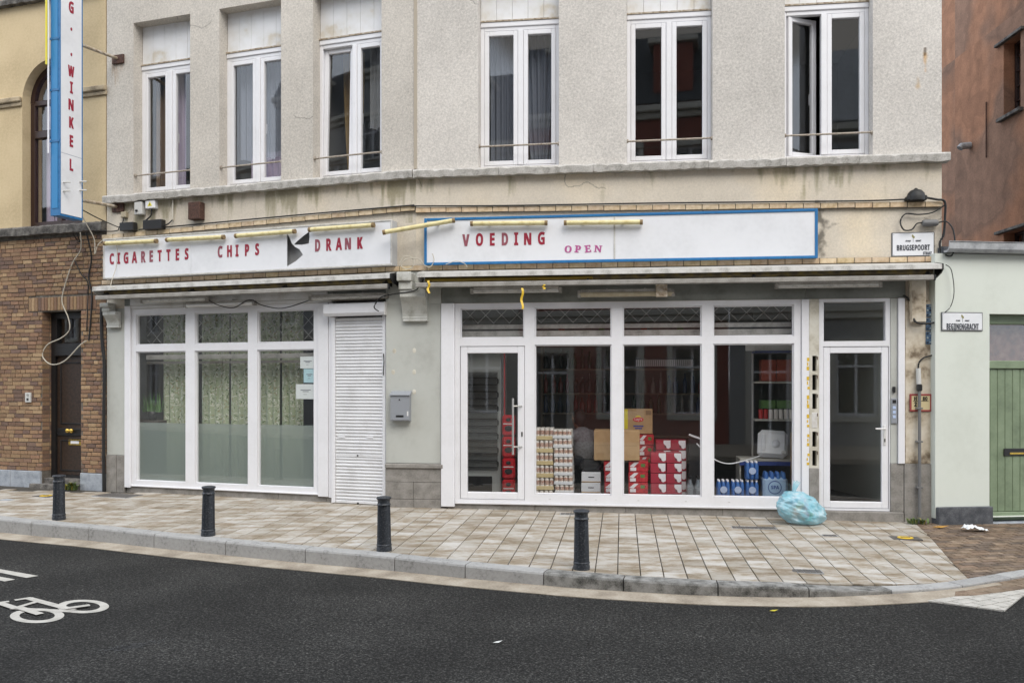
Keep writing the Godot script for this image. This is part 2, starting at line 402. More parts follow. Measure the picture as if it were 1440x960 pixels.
func make_materials_goods() -> void:
	mats.bead = plain(lin(.40, .35, .28), 0.9)
	mats.chalk = plain(lin(.06, .06, .06), 0.9)
	mats.darkrim = plain(lin(.10, .105, .11), 0.5)
	mats.ink = plain(lin(.025, .03, .045), 0.5)
	mats.olive = plain(lin(.24, .22, .08), 0.6)
	mats.platered = plain(lin(.30, .05, .05), 0.6)
	mats.platecream = plain(lin(.62, .52, .30), 0.6)
	mats.conduit = plain(lin(.15, .15, .15), 0.6)
	mats.traytan = plain(lin(.55, .45, .24), 0.7)
	mats.traywhite = plain(lin(.62, .64, .66), 0.5)
	mats.can = plain(lin(.68, .65, .60), 0.35)
	mats.canlabel = textured(tex(128, 80, [[0.06, 3, 1.3]], 0.1, [lin2(.28, .07, .05), lin2(.45, .30, .22), lin2(.70, .66, .60)]), 0.16, 0.4)
	mats.canred = plain(lin(.45, .03, .03), 0.35)
	mats.redcarton = textured(tex(128, 81, [[0.05, 3, 1.2]], 0.1, [lin2(.28, .012, .022), lin2(.47, .022, .035), lin2(.55, .05, .05)]), 0.3, 0.4)
	mats.redcarton2 = plain(lin(.32, .06, .03), 0.5)
	mats.crimson = plain(lin(.36, .025, .05), 0.4)
	mats.redwrap = plain(lin(.48, .015, .025), 0.2)
	mats.darkplastic = plain(lin(.02, .02, .022), 0.3)
	mats.leafgreen = plain(lin(.09, .20, .05), 0.7)
	mats.logored = plain(lin(.55, .02, .02), 0.5)
	mats.inkblue = plain(lin(.03, .06, .26), 0.5)
	mats.inkgrey = plain(lin(.16, .17, .19), 0.6)
	mats.cardmark = plain(lin(.25, .16, .09), 0.8)
	mats.pet = glass_mat(0.25, Color(0.7, 0.75, 0.78))
	mats.petfill = plain(lin(.40, .43, .44, 0.5), 0.3)
	mats.petfill.transparency = BaseMaterial3D.TRANSPARENCY_ALPHA
	mats.shelfboard = plain(lin(.24, .21, .16), 0.7)
	mats.shelfpale = plain(lin(.46, .45, .40), 0.6)
	mats.woodlight = plain(lin(.34, .21, .09), 0.7)
	mats.greenglass = plain(lin(.02, .05, .025), 0.12)
	mats.clearglass = plain(lin(.22, .22, .20), 0.12)
	mats.bluebottle = plain(lin(.04, .06, .12), 0.15)
	mats.redbottle = plain(lin(.18, .03, .025), 0.15)
	mats.fridgegrey = plain(lin(.40, .43, .42), 0.5)
	mats.plasticwhite = plain(lin(.74, .76, .77), 0.35)
	mats.waterblue = plain(lin(.05, .15, .42), 0.15)
	mats.wrapblue = plain(lin(.38, .52, .70), 0.25)
	mats.paper = plain(lin(.66, .70, .69), 0.8)
	mats.paperblue = plain(lin(.42, .62, .66), 0.8)
	mats.skin = plain(lin(.25, .14, .09), 0.6)
	mats.pullover = textured(tex(256, 82, [[0.03, 4, 0.8], [0.2, 2, 0.5]], 0.2, [lin2(.10, .10, .11), lin2(.20, .20, .215), lin2(.27, .27, .29)]), 0.35, 0.95)
	mats.darkcloth = plain(lin(.02, .022, .03), 0.9)
	mats.hair = plain(lin(.012, .010, .009), 0.6)
	mats.maroon = plain(lin(.09, .015, .025), 0.5)
	mats.curtbrown = cloth(lin(.20, .14, .09))
	mats.curtochre = cloth(lin(.34, .23, .09))
	mats.sheer = cloth(lin(.48, .50, .52), 0.6)
	mats.sheerblue = cloth(lin(.36, .40, .48), 0.55)
	mats.bagblue = textured(tex(512, 83, [[0.008, 4, 0.9], [0.03, 4, 0.5]], 0.06, [lin2(.14, .42, .54), lin2(.22, .56, .68), lin2(.34, .64, .74), lin2(.50, .72, .80), lin2(.72, .82, .86)]), 0.9, 0.28, 0.0)
	mats.bagblue.albedo_color = Color(1, 1, 1, 0.66)
	mats.bagblue.transparency = BaseMaterial3D.TRANSPARENCY_ALPHA
	mats.vcol = plain(Color.WHITE, 0.8)
	mats.vcol.vertex_color_use_as_albedo = true

# ---------------------------------------------------------------- ground height of the pavement
func py(x: float, z: float) -> float:
	var y := -0.012 * (z - PZ) - (0.009 * (x - PX) if x > PX else 0.0)
	if x > 2.3:   # ramps down to the sunken kerb at the corner
		var kz := -7.15
		for i in KERB.size() - 1:
			if x >= KERB[i].x and x <= KERB[i + 1].x:
				kz = lerpf(KERB[i].y, KERB[i + 1].y, (x - KERB[i].x) / (KERB[i + 1].x - KERB[i].x))
		var t := clampf(1.0 - (kz - 0.16 - z) / 1.7, 0.0, 1.0)
		y = lerpf(y, -0.150, kerb_drop(x) * t * t * (3.0 - 2.0 * t))
	return y

func pav(x: float, z: float, up := 0.0, turn := 0.0) -> Transform3D:
	return at(x, py(x, z) + up, z, turn)

# roughcast with the stains that the photograph shows: runs of black dirt below the sill, rust, mould beside the sign
func facade_tex(s0: float, s1: float, y0: float, y1: float, seed_: int, side: int) -> ImageTexture:
	var ppm := 110.0
	var W := int((s1 - s0) * ppm); var H := int((y1 - y0) * ppm)
	var n1 := noise_bytes(1024, seed_, 0.004, 4)
	var n2 := noise_bytes(1024, seed_ + 1, 0.03, 3)
	var n3 := noise_bytes(1024, seed_ + 2, 0.22, 2)
	var n4 := noise_bytes(1024, seed_ + 3, 0.05, 4)
	var r := RandomNumberGenerator.new(); r.seed = seed_
	var rgb := PackedByteArray(); rgb.resize(W * H * 3)
	var g8 := PackedByteArray()
	for k in 1025:
		g8.append(int(clampf(Color(k / 1024.0, 0, 0).linear_to_srgb().r, 0, 1) * 255))
	for j in H:
		var y := y1 - (j + 0.5) / ppm
		var band := y < 4.3
		for i in W:
			var s := s0 + (i + 0.5) / ppm
			var q := (j & 1023) * 1024 + (i & 1023)
			var a := n1[q] / 255.0; var b := n2[q] / 255.0; var c := n3[q] / 255.0
			var t := 0.80 + 0.22 * a + 0.10 * b + 0.30 * (c - 0.5) + 0.30 * (r.randf() - 0.5)
			var cr := 0.585 if side == 1 else 0.56; var cg := 0.555 if side == 1 else 0.522; var cb := 0.515 if side == 1 else 0.468
			if band:
				t = 0.84 + 0.22 * a + 0.14 * b + 0.16 * (c - 0.5) + 0.14 * (r.randf() - 0.5)
				cr = 0.60; cg = 0.54; cb = 0.45
				if a > 0.55:
					var yl := (a - 0.55) * 1.6
					cr += yl * 0.05; cb -= yl * 0.08
			if y < 4.28 and y > 3.7:
				var st := n4[(int(y * 22.0) & 1023) * 1024 + (int(s * 110.0 + 3000) & 1023)] / 255.0
				var amt := (st - 0.46 - (4.28 - y) * 0.85 + 1.0 * (n1[(300 * 1024) + (int(s * 150.0 + 3000) & 1023)] / 255.0 - 0.5)) * 2.4
				amt = clampf(amt, 0, 0.72) * (0.55 + 0.45 * b + 0.35 * (c - 0.5))
				t *= 1.0 - amt * 0.80
				cb *= 1.0 - amt * 0.25
			if side == 1:
				if s > 5.0 and s < 5.32 and y > 3.0 and y < 3.85:
					var m := clampf((n4[q] / 255.0 - 0.30 - (s - 5.02) * 1.7) * 3.5, 0, 0.8)
					t *= 1.0 - m * 0.85
				var dx := absf(s - 6.285 + 0.02 * (b - 0.5))
				if dx < 0.045 and y < 5.66 and y > 5.36:
					var m2 := clampf((b * 1.5 - 0.35 - dx * 20.0), 0, 0.8) * (1.0 if y < 5.6 else 0.5)
					cr = lerpf(cr, 0.50, m2); cg = lerpf(cg, 0.25, m2); cb = lerpf(cb, 0.03, m2)
					if y > 5.56: t *= 1.0 - 0.75 * clampf(1.0 - dx * 40.0, 0, 1)
				var m4 := clampf(b * 1.6 - 0.2 - Vector2(s - 6.2, (y - 5.27) * 0.5).length() * 14.0, 0, 0.75)
				cr = lerpf(cr, 0.5, m4); cg = lerpf(cg, 0.28, m4); cb = lerpf(cb, 0.05, m4)
			else:
				if s < -4.74 and s > -4.95 and y < 6.38 and y > 5.6:
					var m3 := clampf(n4[(int(y * 30.0) & 1023) * 1024 + (int(s * 300.0 + 3000) & 1023)] / 255.0 - 0.35 - (6.38 - y) * 0.5, 0, 0.6)
					cr = lerpf(cr, 0.36, m3); cg = lerpf(cg, 0.20, m3); cb = lerpf(cb, 0.07, m3)
			t = maxf(t, 0.06)
			var k3 := (j * W + i) * 3
			rgb[k3] = g8[clampi(int(cr * t * 1024), 0, 1024)]; rgb[k3 + 1] = g8[clampi(int(cg * t * 1024), 0, 1024)]; rgb[k3 + 2] = g8[clampi(int(cb * t * 1024), 0, 1024)]
	# hairline cracks
	var im := Image.create_from_data(W, H, false, Image.FORMAT_RGB8, rgb)
	for k in 9:
		var p := Vector2(r.randf() * W, r.randf() * H)
		var ang := r.randf_range(-0.4, 0.4) + (PI / 2 if k % 3 == 0 else 0.0)
		for st2 in 90:
			ang += r.randf_range(-0.35, 0.35)
			p += Vector2(cos(ang), sin(ang))
			if p.x >= 0 and p.y >= 0 and p.x < W and p.y < H:
				im.set_pixelv(Vector2i(p), im.get_pixelv(Vector2i(p)).darkened(0.28))
	return ImageTexture.create_from_image(im)

func facade_mat(s0: float, s1: float, y0: float, y1: float, seed_: int, side: int) -> StandardMaterial3D:
	var m := StandardMaterial3D.new()
	m.albedo_texture = facade_tex(s0, s1, y0, y1, seed_, side)
	m.roughness = 0.95
	m.uv1_scale = Vector3(1.0 / (s1 - s0), 1.0 / (y1 - y0), 1)
	m.uv1_offset = Vector3(-s0 / (s1 - s0), y1 / (y1 - y0), 0)
	return m

# brown render of the house behind: damp blotches with dark rims
func brown_tex() -> ImageTexture:
	var W := 768; var H := 768
	var n1 := noise_bytes(1024, 71, 0.0035, 4); var n2 := noise_bytes(1024, 72, 0.03, 4); var n3 := noise_bytes(1024, 73, 0.2, 2)
	var im := Image.create(W, H, false, Image.FORMAT_RGB8)
	for j in H:
		for i in W:
			var q := j * 1024 + i
			var a := n1[q] / 255.0; var b := n2[q] / 255.0; var c := n3[q] / 255.0
			var st := n2[((j / 7) & 1023) * 1024 + i] / 255.0     # runs
			var v := fposmod(a * 3.0 + 0.14 * b, 1.0)
			var t := 0.74 + 0.34 * b + 0.28 * (c - 0.5) + 0.22 * (st - 0.5)
			t *= 1.0 - 0.16 * smoothstep(0.6, 0.9, v) * (1.0 - smoothstep(0.92, 1.0, v)) * (0.4 + b)
			if n1[((j + 400) & 1023) * 1024 + i] > 185: t *= 1.0 - 0.25 * b
			var col := Color(0.42 * t, 0.205 * t, 0.115 * t).lerp(Color(0.29 * t, 0.175 * t, 0.12 * t), 0.8 * smoothstep(0.35, 0.65, a))
			im.set_pixel(i, j, col.linear_to_srgb())
	return ImageTexture.create_from_image(im)

# ---------------------------------------------------------------- reusable pieces
func frame_bars(m: MB, x0: float, x1: float, y0: float, y1: float, w: float, z0: float, z1: float, ch := 0.006) -> void:
	m.cbox(Vector3(x0, y0, z0), Vector3(x0 + w, y1, z1), ch)
	m.cbox(Vector3(x1 - w, y0, z0), Vector3(x1, y1, z1), ch)
	m.cbox(Vector3(x0 + w, y1 - w, z0 + 0.001), Vector3(x1 - w, y1, z1 - 0.001), ch)
	m.cbox(Vector3(x0 + w, y0, z0 + 0.001), Vector3(x1 - w, y0 + w, z1 - 0.001), ch)

func glazed(lo: Vector3, hi: Vector3) -> MB:   # one sheet of glass
	var m := MB.new()
	m.box(lo, hi)
	return m

func letter(text: String, height: float, squeeze: float, material: Material, parent: Node3D, xf: Transform3D, serif := false, weight := 700, called := "letter", italic := false) -> void:
	var f := SystemFont.new()
	var bold := FontVariation.new()
	bold.base_font = f
	bold.variation_embolden = 0.0 if text in ["V", "N", "W", "K"] else (0.7 if weight > 600 else (0.3 if weight > 500 else 0.0))
	f.font_names = PackedStringArray(["Droid Serif" if serif else "Droid Sans"])
	f.font_weight = weight
	f.font_italic = italic
	var t := TextMesh.new()
	t.font = bold; t.text = text; t.font_size = 48
	t.pixel_size = height / (48 * 0.714)
	t.depth = 0.004
	t.curve_step = 1.0
	obj(called, t, material, parent, xf * Transform3D(Basis().scaled(Vector3(squeeze, 1, 1)), Vector3.ZERO))
	if text in ["V", "N", "W", "K"]:   # these outlines cannot be thickened: a second print just beside the first
		for k in [-1, 1]:
			obj(called, t, material, parent, xf * Transform3D(Basis().scaled(Vector3(squeeze, 1, 1)), Vector3(height * 0.035 * k, 0, -0.0006 * (k + 2))))

func curtain(F: Transform3D, s0: float, s1: float, y0: float, y1: float, o: float, folds: float, depth: float, material: Material, label: String, gather := 0.0, called := "curtain") -> void:
	var m := MB.new()
	var nx := 48; var ny := 10
	for j in ny + 1:
		for i in nx + 1:
			var t := float(i) / nx; var h := float(j) / ny
			var pull := gather * (1.0 - h) * (1.0 - h)
			var s := lerpf(s0, s1, t) + pull * (0.5 - t) * (s1 - s0)
			var ph := t * folds * TAU
			var z := o + depth * (sin(ph) + 0.35 * sin(ph * 2.3 + h * 1.5)) * (0.75 + 0.25 * h)
			var dz := depth * cos(ph) * folds * TAU / maxf(s1 - s0, 0.1)
			m.put(Vector3(s, lerpf(y0, y1, h) + (0.012 * sin(ph * 0.5) if j == 0 else 0.0), z), Vector3(-dz, 0, 1).normalized(), Vector2(t * (s1 - s0) * 1.4, -h * (y1 - y0)))
	for j in ny:
		for i in nx:
			var a := j * (nx + 1) + i
			m.ix.append_array(PackedInt32Array([a, a + nx + 2, a + 1, a, a + nx + 1, a + nx + 2]))
	tag(obj(called, m, material, null, F), label, "curtain")

func lattice(m: MB, x0: float, x1: float, y0: float, y1: float, o: float, step: float, r: float) -> void:   # expanding grille of crossed wires
	var x := x0 - (y1 - y0) - step
	while x < x1 + step:
		for dir in [1.0, -1.0]:
			var a := Vector2(x, y0) if dir > 0 else Vector2(x + (y1 - y0), y0)
			var b := a + Vector2(dir, 1) * (y1 - y0)
			var lo := minf(a.x, b.x); var hi := maxf(a.x, b.x)
			if hi <= x0 or lo >= x1: continue
			var ta := 0.0; var tb := 1.0
			if a.x < x0 or b.x < x0:
				var t := (x0 - a.x) / (b.x - a.x)
				if a.x < x0: ta = t
				else: tb = t
			if a.x > x1 or b.x > x1:
				var t2 := (x1 - a.x) / (b.x - a.x)
				if a.x > x1: ta = maxf(ta, t2)
				else: tb = minf(tb, t2)
			if tb - ta < 0.02: continue
			var p := a.lerp(b, ta); var q := a.lerp(b, tb)
			m.tube([Vector3(p.x, p.y, o + 0.004 * dir), Vector3(q.x, q.y, o + 0.004 * dir)], r, 5)
		x += step

func upper_window(b: Node3D, rel: Transform3D, s0: float, s1: float, mull: float, open := "") -> void:
	var w := sub("window", b, rel)
	var y0 := 4.40; var y1 := 6.25; var z := -0.24
	var m := MB.new()
	frame_bars(m, s0, s1, y0, y1, 0.05, z, z + 0.07)
	m.cbox(Vector3(s0 + 0.001, y1, z - 0.01), Vector3(s1 - 0.001, y1 + 0.07, z + 0.085), 0.008)
	m.cbox(Vector3(mull - 0.035, y0 + 0.05, z + 0.002), Vector3(mull + 0.035, y1 - 0.05, z + 0.083), 0.006)
	obj("frame", m, mats.white, w)
	m = MB.new()   # boarded head of the opening
	var nb := 5
	for k in nb:
		var a := lerpf(s0 + 0.002, s1 - 0.002, float(k) / nb)
		var e := lerpf(s0 + 0.002, s1 - 0.002, float(k + 1) / nb)
		obj("board", mbox(Vector3(a + 0.0012, y1 + 0.085, z + 0.01), Vector3(e - 0.0012, 6.93, z + 0.055), 0.003), mats.boards, w)
	obj("drip_strip", mbox(Vector3(s0, y1 + 0.068, z - 0.01), Vector3(s1, y1 + 0.088, z + 0.095)), mats.rusty, w)
	for side in 2:
		var a := s0 + 0.052 if side == 0 else mull + 0.037
		var e := mull - 0.037 if side == 0 else s1 - 0.052
		var wd := e - a
		var h0 := y0 + 0.052; var h1 := y1 - 0.052
		var xf := Transform3D(Basis(), Vector3(a, h0, z + 0.012))
		if side == 0 and open == "tilt":
			xf.basis = Basis(Vector3.RIGHT, -0.032)
		elif side == 0 and open == "swing":
			xf.basis = Basis(Vector3.UP, 0.45)
		var sm := MB.new()
		frame_bars(sm, 0, wd, 0, h1 - h0, 0.058, 0, 0.062)
		var sash := obj("sash", sm, mats.white, w, xf)
		obj("pane", glazed(Vector3(0.057, 0.057, 0.026), Vector3(wd - 0.057, h1 - h0 - 0.057, 0.032)), mats.glass, w, xf)
		if side == 1 or open != "":
			var hx := 0.03 if side == 1 else wd - 0.03
			var hm := MB.new()
			hm.cbox(Vector3(hx - 0.012, 0.78, -0.02), Vector3(hx + 0.012, 0.86, 0.0), 0.003)
			hm.cbox(Vector3(hx - 0.009, 0.70, -0.045), Vector3(hx + 0.009, 0.84, -0.025), 0.003)
			obj("handle", hm, mats.white, w, xf)
	m = MB.new()
	m.tube([Vector3(s0 - 0.02, 4.665, -0.03), Vector3(s1 + 0.02, 4.672, -0.03)], 0.012, 8)
	for e2 in [s0 + 0.008, s1 - 0.008]:
		m.tube([Vector3(e2 - 0.012, 4.668, -0.03), Vector3(e2 + 0.012, 4.668, -0.03)], 0.026, 8)
	obj("guard_rail", m, mats.rail, w)

func _ready() -> void:
	rng.seed = 20
	# ------------------------------------------------ camera, sky, sun, exposure
	var cam := Camera3D.new()
	cam.name = "camera"
	add_child(cam)
	cam.position = Vector3(0, 1.6, 0)
	cam.keep_aspect = Camera3D.KEEP_HEIGHT
	var near := 0.1
	cam.set_frustum(near * 960.0 / 1207.0, Vector2(0, near * 60.0 / 1207.0), near, 400.0)   # lens shifted up, verticals stay upright
	cam.current = true
	var we := WorldEnvironment.new()
	we.name = "world_environment"
	var env := Environment.new()
	var sky := Sky.new()
	var sm := ProceduralSkyMaterial.new()
	sm.sky_top_color = Color(0.79, 0.83, 0.885)
	sm.sky_horizon_color = Color(0.85, 0.87, 0.90)
	sm.sky_curve = 0.2
	sm.ground_horizon_color = Color(0.45, 0.45, 0.45)
	sm.ground_bottom_color = Color(0.25, 0.25, 0.25)
	sm.sun_angle_max = 1.0
	sky.sky_material = sm
	env.background_mode = Environment.BG_SKY
	env.sky = sky
	env.tonemap_mode = Environment.TONE_MAPPER_LINEAR
	env.tonemap_exposure = 3.2
	env.sdfgi_enabled = true; env.ssao_enabled = true; env.ssil_enabled = true
	we.environment = env
	add_child(we)
	var sun := DirectionalLight3D.new()
	sun.name = "sun"
	sun.light_energy = 0.28
	sun.light_angular_distance = 40.0
	sun.light_color = Color(1.0, 0.985, 0.965)
	sun.shadow_enabled = true
	add_child(sun)
	sun.look_at_from_position(Vector3(3.5, 11, 9), Vector3.ZERO, Vector3.UP)

	# ------------------------------------------------ frames and materials
	var ea := Vector3(0.9484, 0, 0.317).normalized(); var eb := Vector3(0.9919, 0, 0.1273).normalized()
	FA = Transform3D(Basis(ea, Vector3.UP, ea.cross(Vector3.UP)), Vector3(PX, 0, PZ))
	FB = Transform3D(Basis(eb, Vector3.UP, eb.cross(Vector3.UP)), Vector3(PX, 0, PZ))
	var ed := Vector3(0.9923, 0, -0.1237).normalized()
	FD = Transform3D(Basis(ed, Vector3.UP, ed.cross(Vector3.UP)), Vector3(5.05, 0, -10.23))
	var ee := Vector3(-0.0207, 0, 0.9998).normalized()
	FE = Transform3D(Basis(ee, Vector3.UP, ee.cross(Vector3.UP)), Vector3(8.289, 0, -14.5))
	make_materials()
	make_materials_more()
	make_materials_goods()
	mats.boards = textured(tex(512, 50, [[0.004, 4, 0.9], [0.03, 4, 0.35]], 0.05, [lin2(.56, .50, .40), lin2(.69, .685, .67), lin2(.75, .755, .765), lin2(.78, .785, .80)]), 1.9, 0.5)
	mats.rusty = textured(tex(256, 51, [[0.03, 4, 0.9]], 0.2, [lin2(.14, .09, .05), lin2(.40, .33, .24), lin2(.60, .58, .55)]), 0.5, 0.6)
	mats.rail = textured(tex(256, 52, [[0.03, 4, 0.9]], 0.2, [lin2(.12, .07, .045), lin2(.36, .31, .25), lin2(.48, .45, .40)]), 0.3, 0.5)
	build_ground()
	build_shop_building()
	build_brick_house()
	build_right_houses()
	build_opposite_row()
	build_signs()
	build_awnings()
	build_wall_fittings()
	build_shop_contents()
	build_curtains()
	build_street_things()

# ---------------------------------------------------------------- ground
const KERB := [Vector2(-14, -13.6), Vector2(-9, -11.55), Vector2(-6.12, -10.26), Vector2(-5.48, -9.98), Vector2(-4.67, -9.66), Vector2(-3.81, -9.26), Vector2(-2.96, -8.88), Vector2(-2.14, -8.53), Vector2(-1.28, -8.2), Vector2(-0.43, -7.83), Vector2(0.24, -7.57), Vector2(0.65, -7.42), Vector2(1.55, -7.2), Vector2(2.41, -7.13), Vector2(3.13, -7.23), Vector2(3.81, -7.42), Vector2(4.43, -7.72), Vector2(5.2, -8.1), Vector2(9.5, -10.0)]

func kerb_curve(off: float) -> Array:   # front line of the kerb, moved back from the road by off; arc-length sampled
	var c := Curve2D.new()
	for i in KERB.size():
		var t: Vector2 = (KERB[mini(i + 1, KERB.size() - 1)] - KERB[maxi(i - 1, 0)]) / 6.0
		c.add_point(KERB[i], -t, t)
	var out := []
	var L := c.get_baked_length()
	var d := 0.0
	while d <= L:
		var p := c.sample_baked(d, true)
		var q := c.sample_baked(minf(d + 0.05, L), true)
		var p0 := c.sample_baked(maxf(d - 0.05, 0), true)
		var t2 := (q - p0).normalized()
		out.append(p + Vector2(t2.y, -t2.x) * off)
		d += 0.05
	return out

func kerb_drop(x: float) -> float:   # the kerb sinks to the road at the corner
	return clampf((x - 2.3) / 1.5, 0.0, 1.0)

func road_y(x: float, z: float) -> float:
	return -0.178

func build_ground() -> void:
	var front := kerb_curve(0.0)
	var back := kerb_curve(0.15)
	var strip := kerb_curve(-0.27)
	# asphalt sheet far beyond the frame
	var m := MB.new()
	m.quad(Vector3(-90, -0.182, 40), Vector3(90, -0.182, 40), Vector3(90, -0.182, -60), Vector3(-90, -0.182, -60))
	struct("road", m, mats.asphalt)
	# concrete channel along the kerb
	var cu: Node3D = Node3D.new()
	cu.name = "gutter_channel"; add_child(cu); cu.set_meta("kind", "structure")
	var i := 0
	while i + 1 < front.size():
		var e := mini(i + 48, front.size() - 1)
		m = MB.new()
		for k in range(i, e):
			if front[k].x > 4.3: break
			var a: Vector2 = strip[k]; var b: Vector2 = strip[k + 1]; var c: Vector2 = front[k + 1]; var d: Vector2 = front[k]
			m.quad(Vector3(a.x, -0.176, a.y), Vector3(b.x, -0.176, b.y), Vector3(c.x, -0.170, c.y), Vector3(d.x, -0.170, d.y))
			m.quad(Vector3(a.x, -0.20, a.y), Vector3(b.x, -0.20, b.y), Vector3(b.x, -0.176, b.y), Vector3(a.x, -0.176, a.y))
		if m.v.size() > 0:
			obj("channel_slab", m, mats.gutter, cu)
		i = e
	# kerbstones: 0.72 m each, with open joints
	var kr := Node3D.new()
	kr.name = "kerb"; add_child(kr); kr.set_meta("kind", "structure")
	i = 0
	var stone := 0
	while i + 4 < front.size():
		var L := 15 if front[i].x > -2 else 20
		var e := mini(i + L, front.size() - 1)
		m = MB.new()
		m.col = Color(1, 1, 1) * rng.randf_range(0.86, 1.05)
		var dirty: bool = front[i].x > 0.2 and front[i].x < 2.6
		if dirty: m.col = Color.WHITE
		var prof := func(k: int, gap: float) -> Array:
			var f: Vector2 = front[k]; var b: Vector2 = back[k]
			var t: Vector2 = (front[mini(k + 1, front.size() - 1)] - front[maxi(k - 1, 0)]).normalized() * gap
			f += t; b += t
			var top := lerpf(py(b.x, b.y), -0.150, kerb_drop(f.x))
			var nb := (b - f).normalized()
			var r := minf(0.022, maxf((top + 0.178) * 0.3, 0.002))
			return [Vector3(f.x, -0.24, f.y), Vector3(f.x, top - r, f.y), Vector3(f.x + nb.x * r * 0.35, top - r * 0.3, f.y + nb.y * r * 0.35), Vector3(f.x + nb.x * r, top, f.y + nb.y * r), Vector3(b.x, top + 0.002, b.y), Vector3(b.x, -0.24, b.y)]
		for k in range(i, e):
			var p: Array = prof.call(k, 0.005 if k == i else 0.0)
			var q: Array = prof.call(k + 1, -0.005 if k + 1 == e else 0.0)
			for w in 5:
				m.quad(p[w], q[w], q[w + 1], p[w + 1])
			if k == i: 
				for w in range(1, 5): m.tri(p[0], p[w], p[w + 1])
			if k + 1 == e:
				for w in range(1, 5): m.tri(q[0], q[w + 1], q[w])
		obj("kerbstone", m, mats.kerbdirty if dirty else mats.kerb, kr)
		i = e
		stone += 1
	# pavement tiles: strips square to the shop front
	var pv := Node3D.new()
	pv.name = "pavement"; add_child(pv); pv.set_meta("kind", "structure")
	var region := PackedVector2Array()
	for k in back.size():
		if back[k].x > -9.5 and back[k].x < 4.12:
			region.append(back[k] + Vector2(0.0, -0.006))
	var corner := FB * Vector3(6.16, 0, 0.0)
	region.append(Vector2(corner.x, corner.z))
	region.append(Vector2(PX, PZ) + Vector2(0, -0.3))
	var fl := FA * Vector3(-9.6, 0, -0.3)
	region.append(Vector2(fl.x, fl.z))
	m = MB.new()
	var jt := Geometry2D.triangulate_polygon(region)
	for k in range(0, jt.size(), 3):
		var t3 := []
		for w in 3:
			var g := region[jt[k + w]]
			t3.append(Vector3(g.x, py(g.x, g.y) - 0.012, g.y))
		if (t3[1] - t3[0]).cross(t3[2] - t3[0]).y < 0: t3.reverse()
		m.tri(t3[0], t3[1], t3[2])
	obj("joint_bed", m, mats.joint, pv)
	var tw := 0.2; var tl := 0.3
	var all := []
	var covers := [[2.78, -9.86, 0.42, 0.16], [2.63, -7.74, 0.30, 0.14], [3.49, -9.39, 0.16, 0.09], [4.28, -9.31, 0.22, 0.16]]
	for a in range(-58, 31):
		var shift := rng.randf() * tl
		for b in range(-2, 26):
			var s := a * tw + 0.02; var o := b * tl + shift - 0.4
			var g := 0.0042; var gl := 0.0018
			var rect := PackedVector2Array()
			for c in [Vector2(s + g, o + gl), Vector2(s + tw - g, o + gl), Vector2(s + tw - g, o + tl - gl), Vector2(s + g, o + tl - gl)]:
				var w3 := FB * Vector3(c.x, 0, c.y)
				rect.append(Vector2(w3.x, w3.z))
			var mid := (rect[0] + rect[2]) / 2
			var cut := Geometry2D.intersect_polygons(rect, region)
			for p in cut:
				var area := 0.0
				for k in p.size(): area += p[k].cross(p[(k + 1) % p.size()])
				if absf(area) * 0.5 > 0.004 and p.size() >= 3:
					all.append([mid.length(), p, mid])
	all.sort_custom(func(p, q): return p[0] < q[0])
	var rest := MB.new()
	var tints := []
	for k in 9:
		var v := 0.62 + 0.29 * k / 8.0
		tints.append(Color(v, v * (0.95 + 0.05 * k / 8.0), v * (0.87 + 0.13 * k / 8.0)))
	for k in all.size():
		var poly: PackedVector2Array = all[k][1]
		var mid: Vector2 = all[k][2]
		var mm := MB.new() if k < 300 else rest
		mm.col = tints[clampi(int(rng.randfn(5.2, 2.3)), 0, 8)]
		var lift := rng.randf_range(-0.0015, 0.0015)
		if Geometry2D.is_polygon_clockwise(poly): poly.reverse()
		var top := []; var rim := []; var low := []
		var ce := Vector2.ZERO
		for p in poly: ce += p / poly.size()
		for p in poly:
			var q: Vector2 = p + (ce - p).limit_length(0.005)
			top.append(Vector3(q.x, py(q.x, q.y) + lift, q.y))
			rim.append(Vector3(p.x, py(p.x, p.y) + lift - 0.003, p.y))
			low.append(Vector3(p.x, py(p.x, p.y) - 0.016, p.y))
		for w in range(1, top.size() - 1):
			if (top[w + 1] - top[0]).cross(top[w] - top[0]).y > 0: mm.tri(top[0], top[w + 1], top[w])
			else: mm.tri(top[0], top[w], top[w + 1])
		for w in top.size():
			var e := (w + 1) % top.size()
			mm.quad(top[w], top[e], rim[e], rim[w])
			mm.quad(rim[w], rim[e], low[e], low[w])
		if k < 300: obj("paving_tile", mm, mats.paver, pv)
	obj("far_paving_tiles", rest, mats.paver, pv).set_meta("kind", "stuff")

	# small brown paving bricks in front of the green house
	var bp := Node3D.new()
	bp.name = "brick_pavement"; add_child(bp); bp.set_meta("kind", "structure")
	var reg2 := PackedVector2Array()
	for k in back.size():
		if back[k].x >= 4.10 and back[k].x < 9.2: reg2.append(back[k])
	reg2.append(Vector2(9.4, -11.6)); 
	var cc := FB * Vector3(6.165, 0, -0.05)
	reg2.append(Vector2(cc.x, cc.z - 0.2)); reg2.append(Vector2(cc.x, cc.z))
	m = MB.new()
	jt = Geometry2D.triangulate_polygon(reg2)
	for k in range(0, jt.size(), 3):
		var t4 := []
		for w in 3:
			var g := reg2[jt[k + w]]
			t4.append(Vector3(g.x, klink_y(g) - 0.010, g.y))
		if (t4[1] - t4[0]).cross(t4[2] - t4[0]).y < 0: t4.reverse()
		m.tri(t4[0], t4[1], t4[2])
	obj("joint_bed", m, mats.joint, bp)
	all = []
	var dirx := Vector2(0.966, -0.26).normalized()   # courses run with the corner
	var diry := Vector2(-dirx.y, dirx.x)
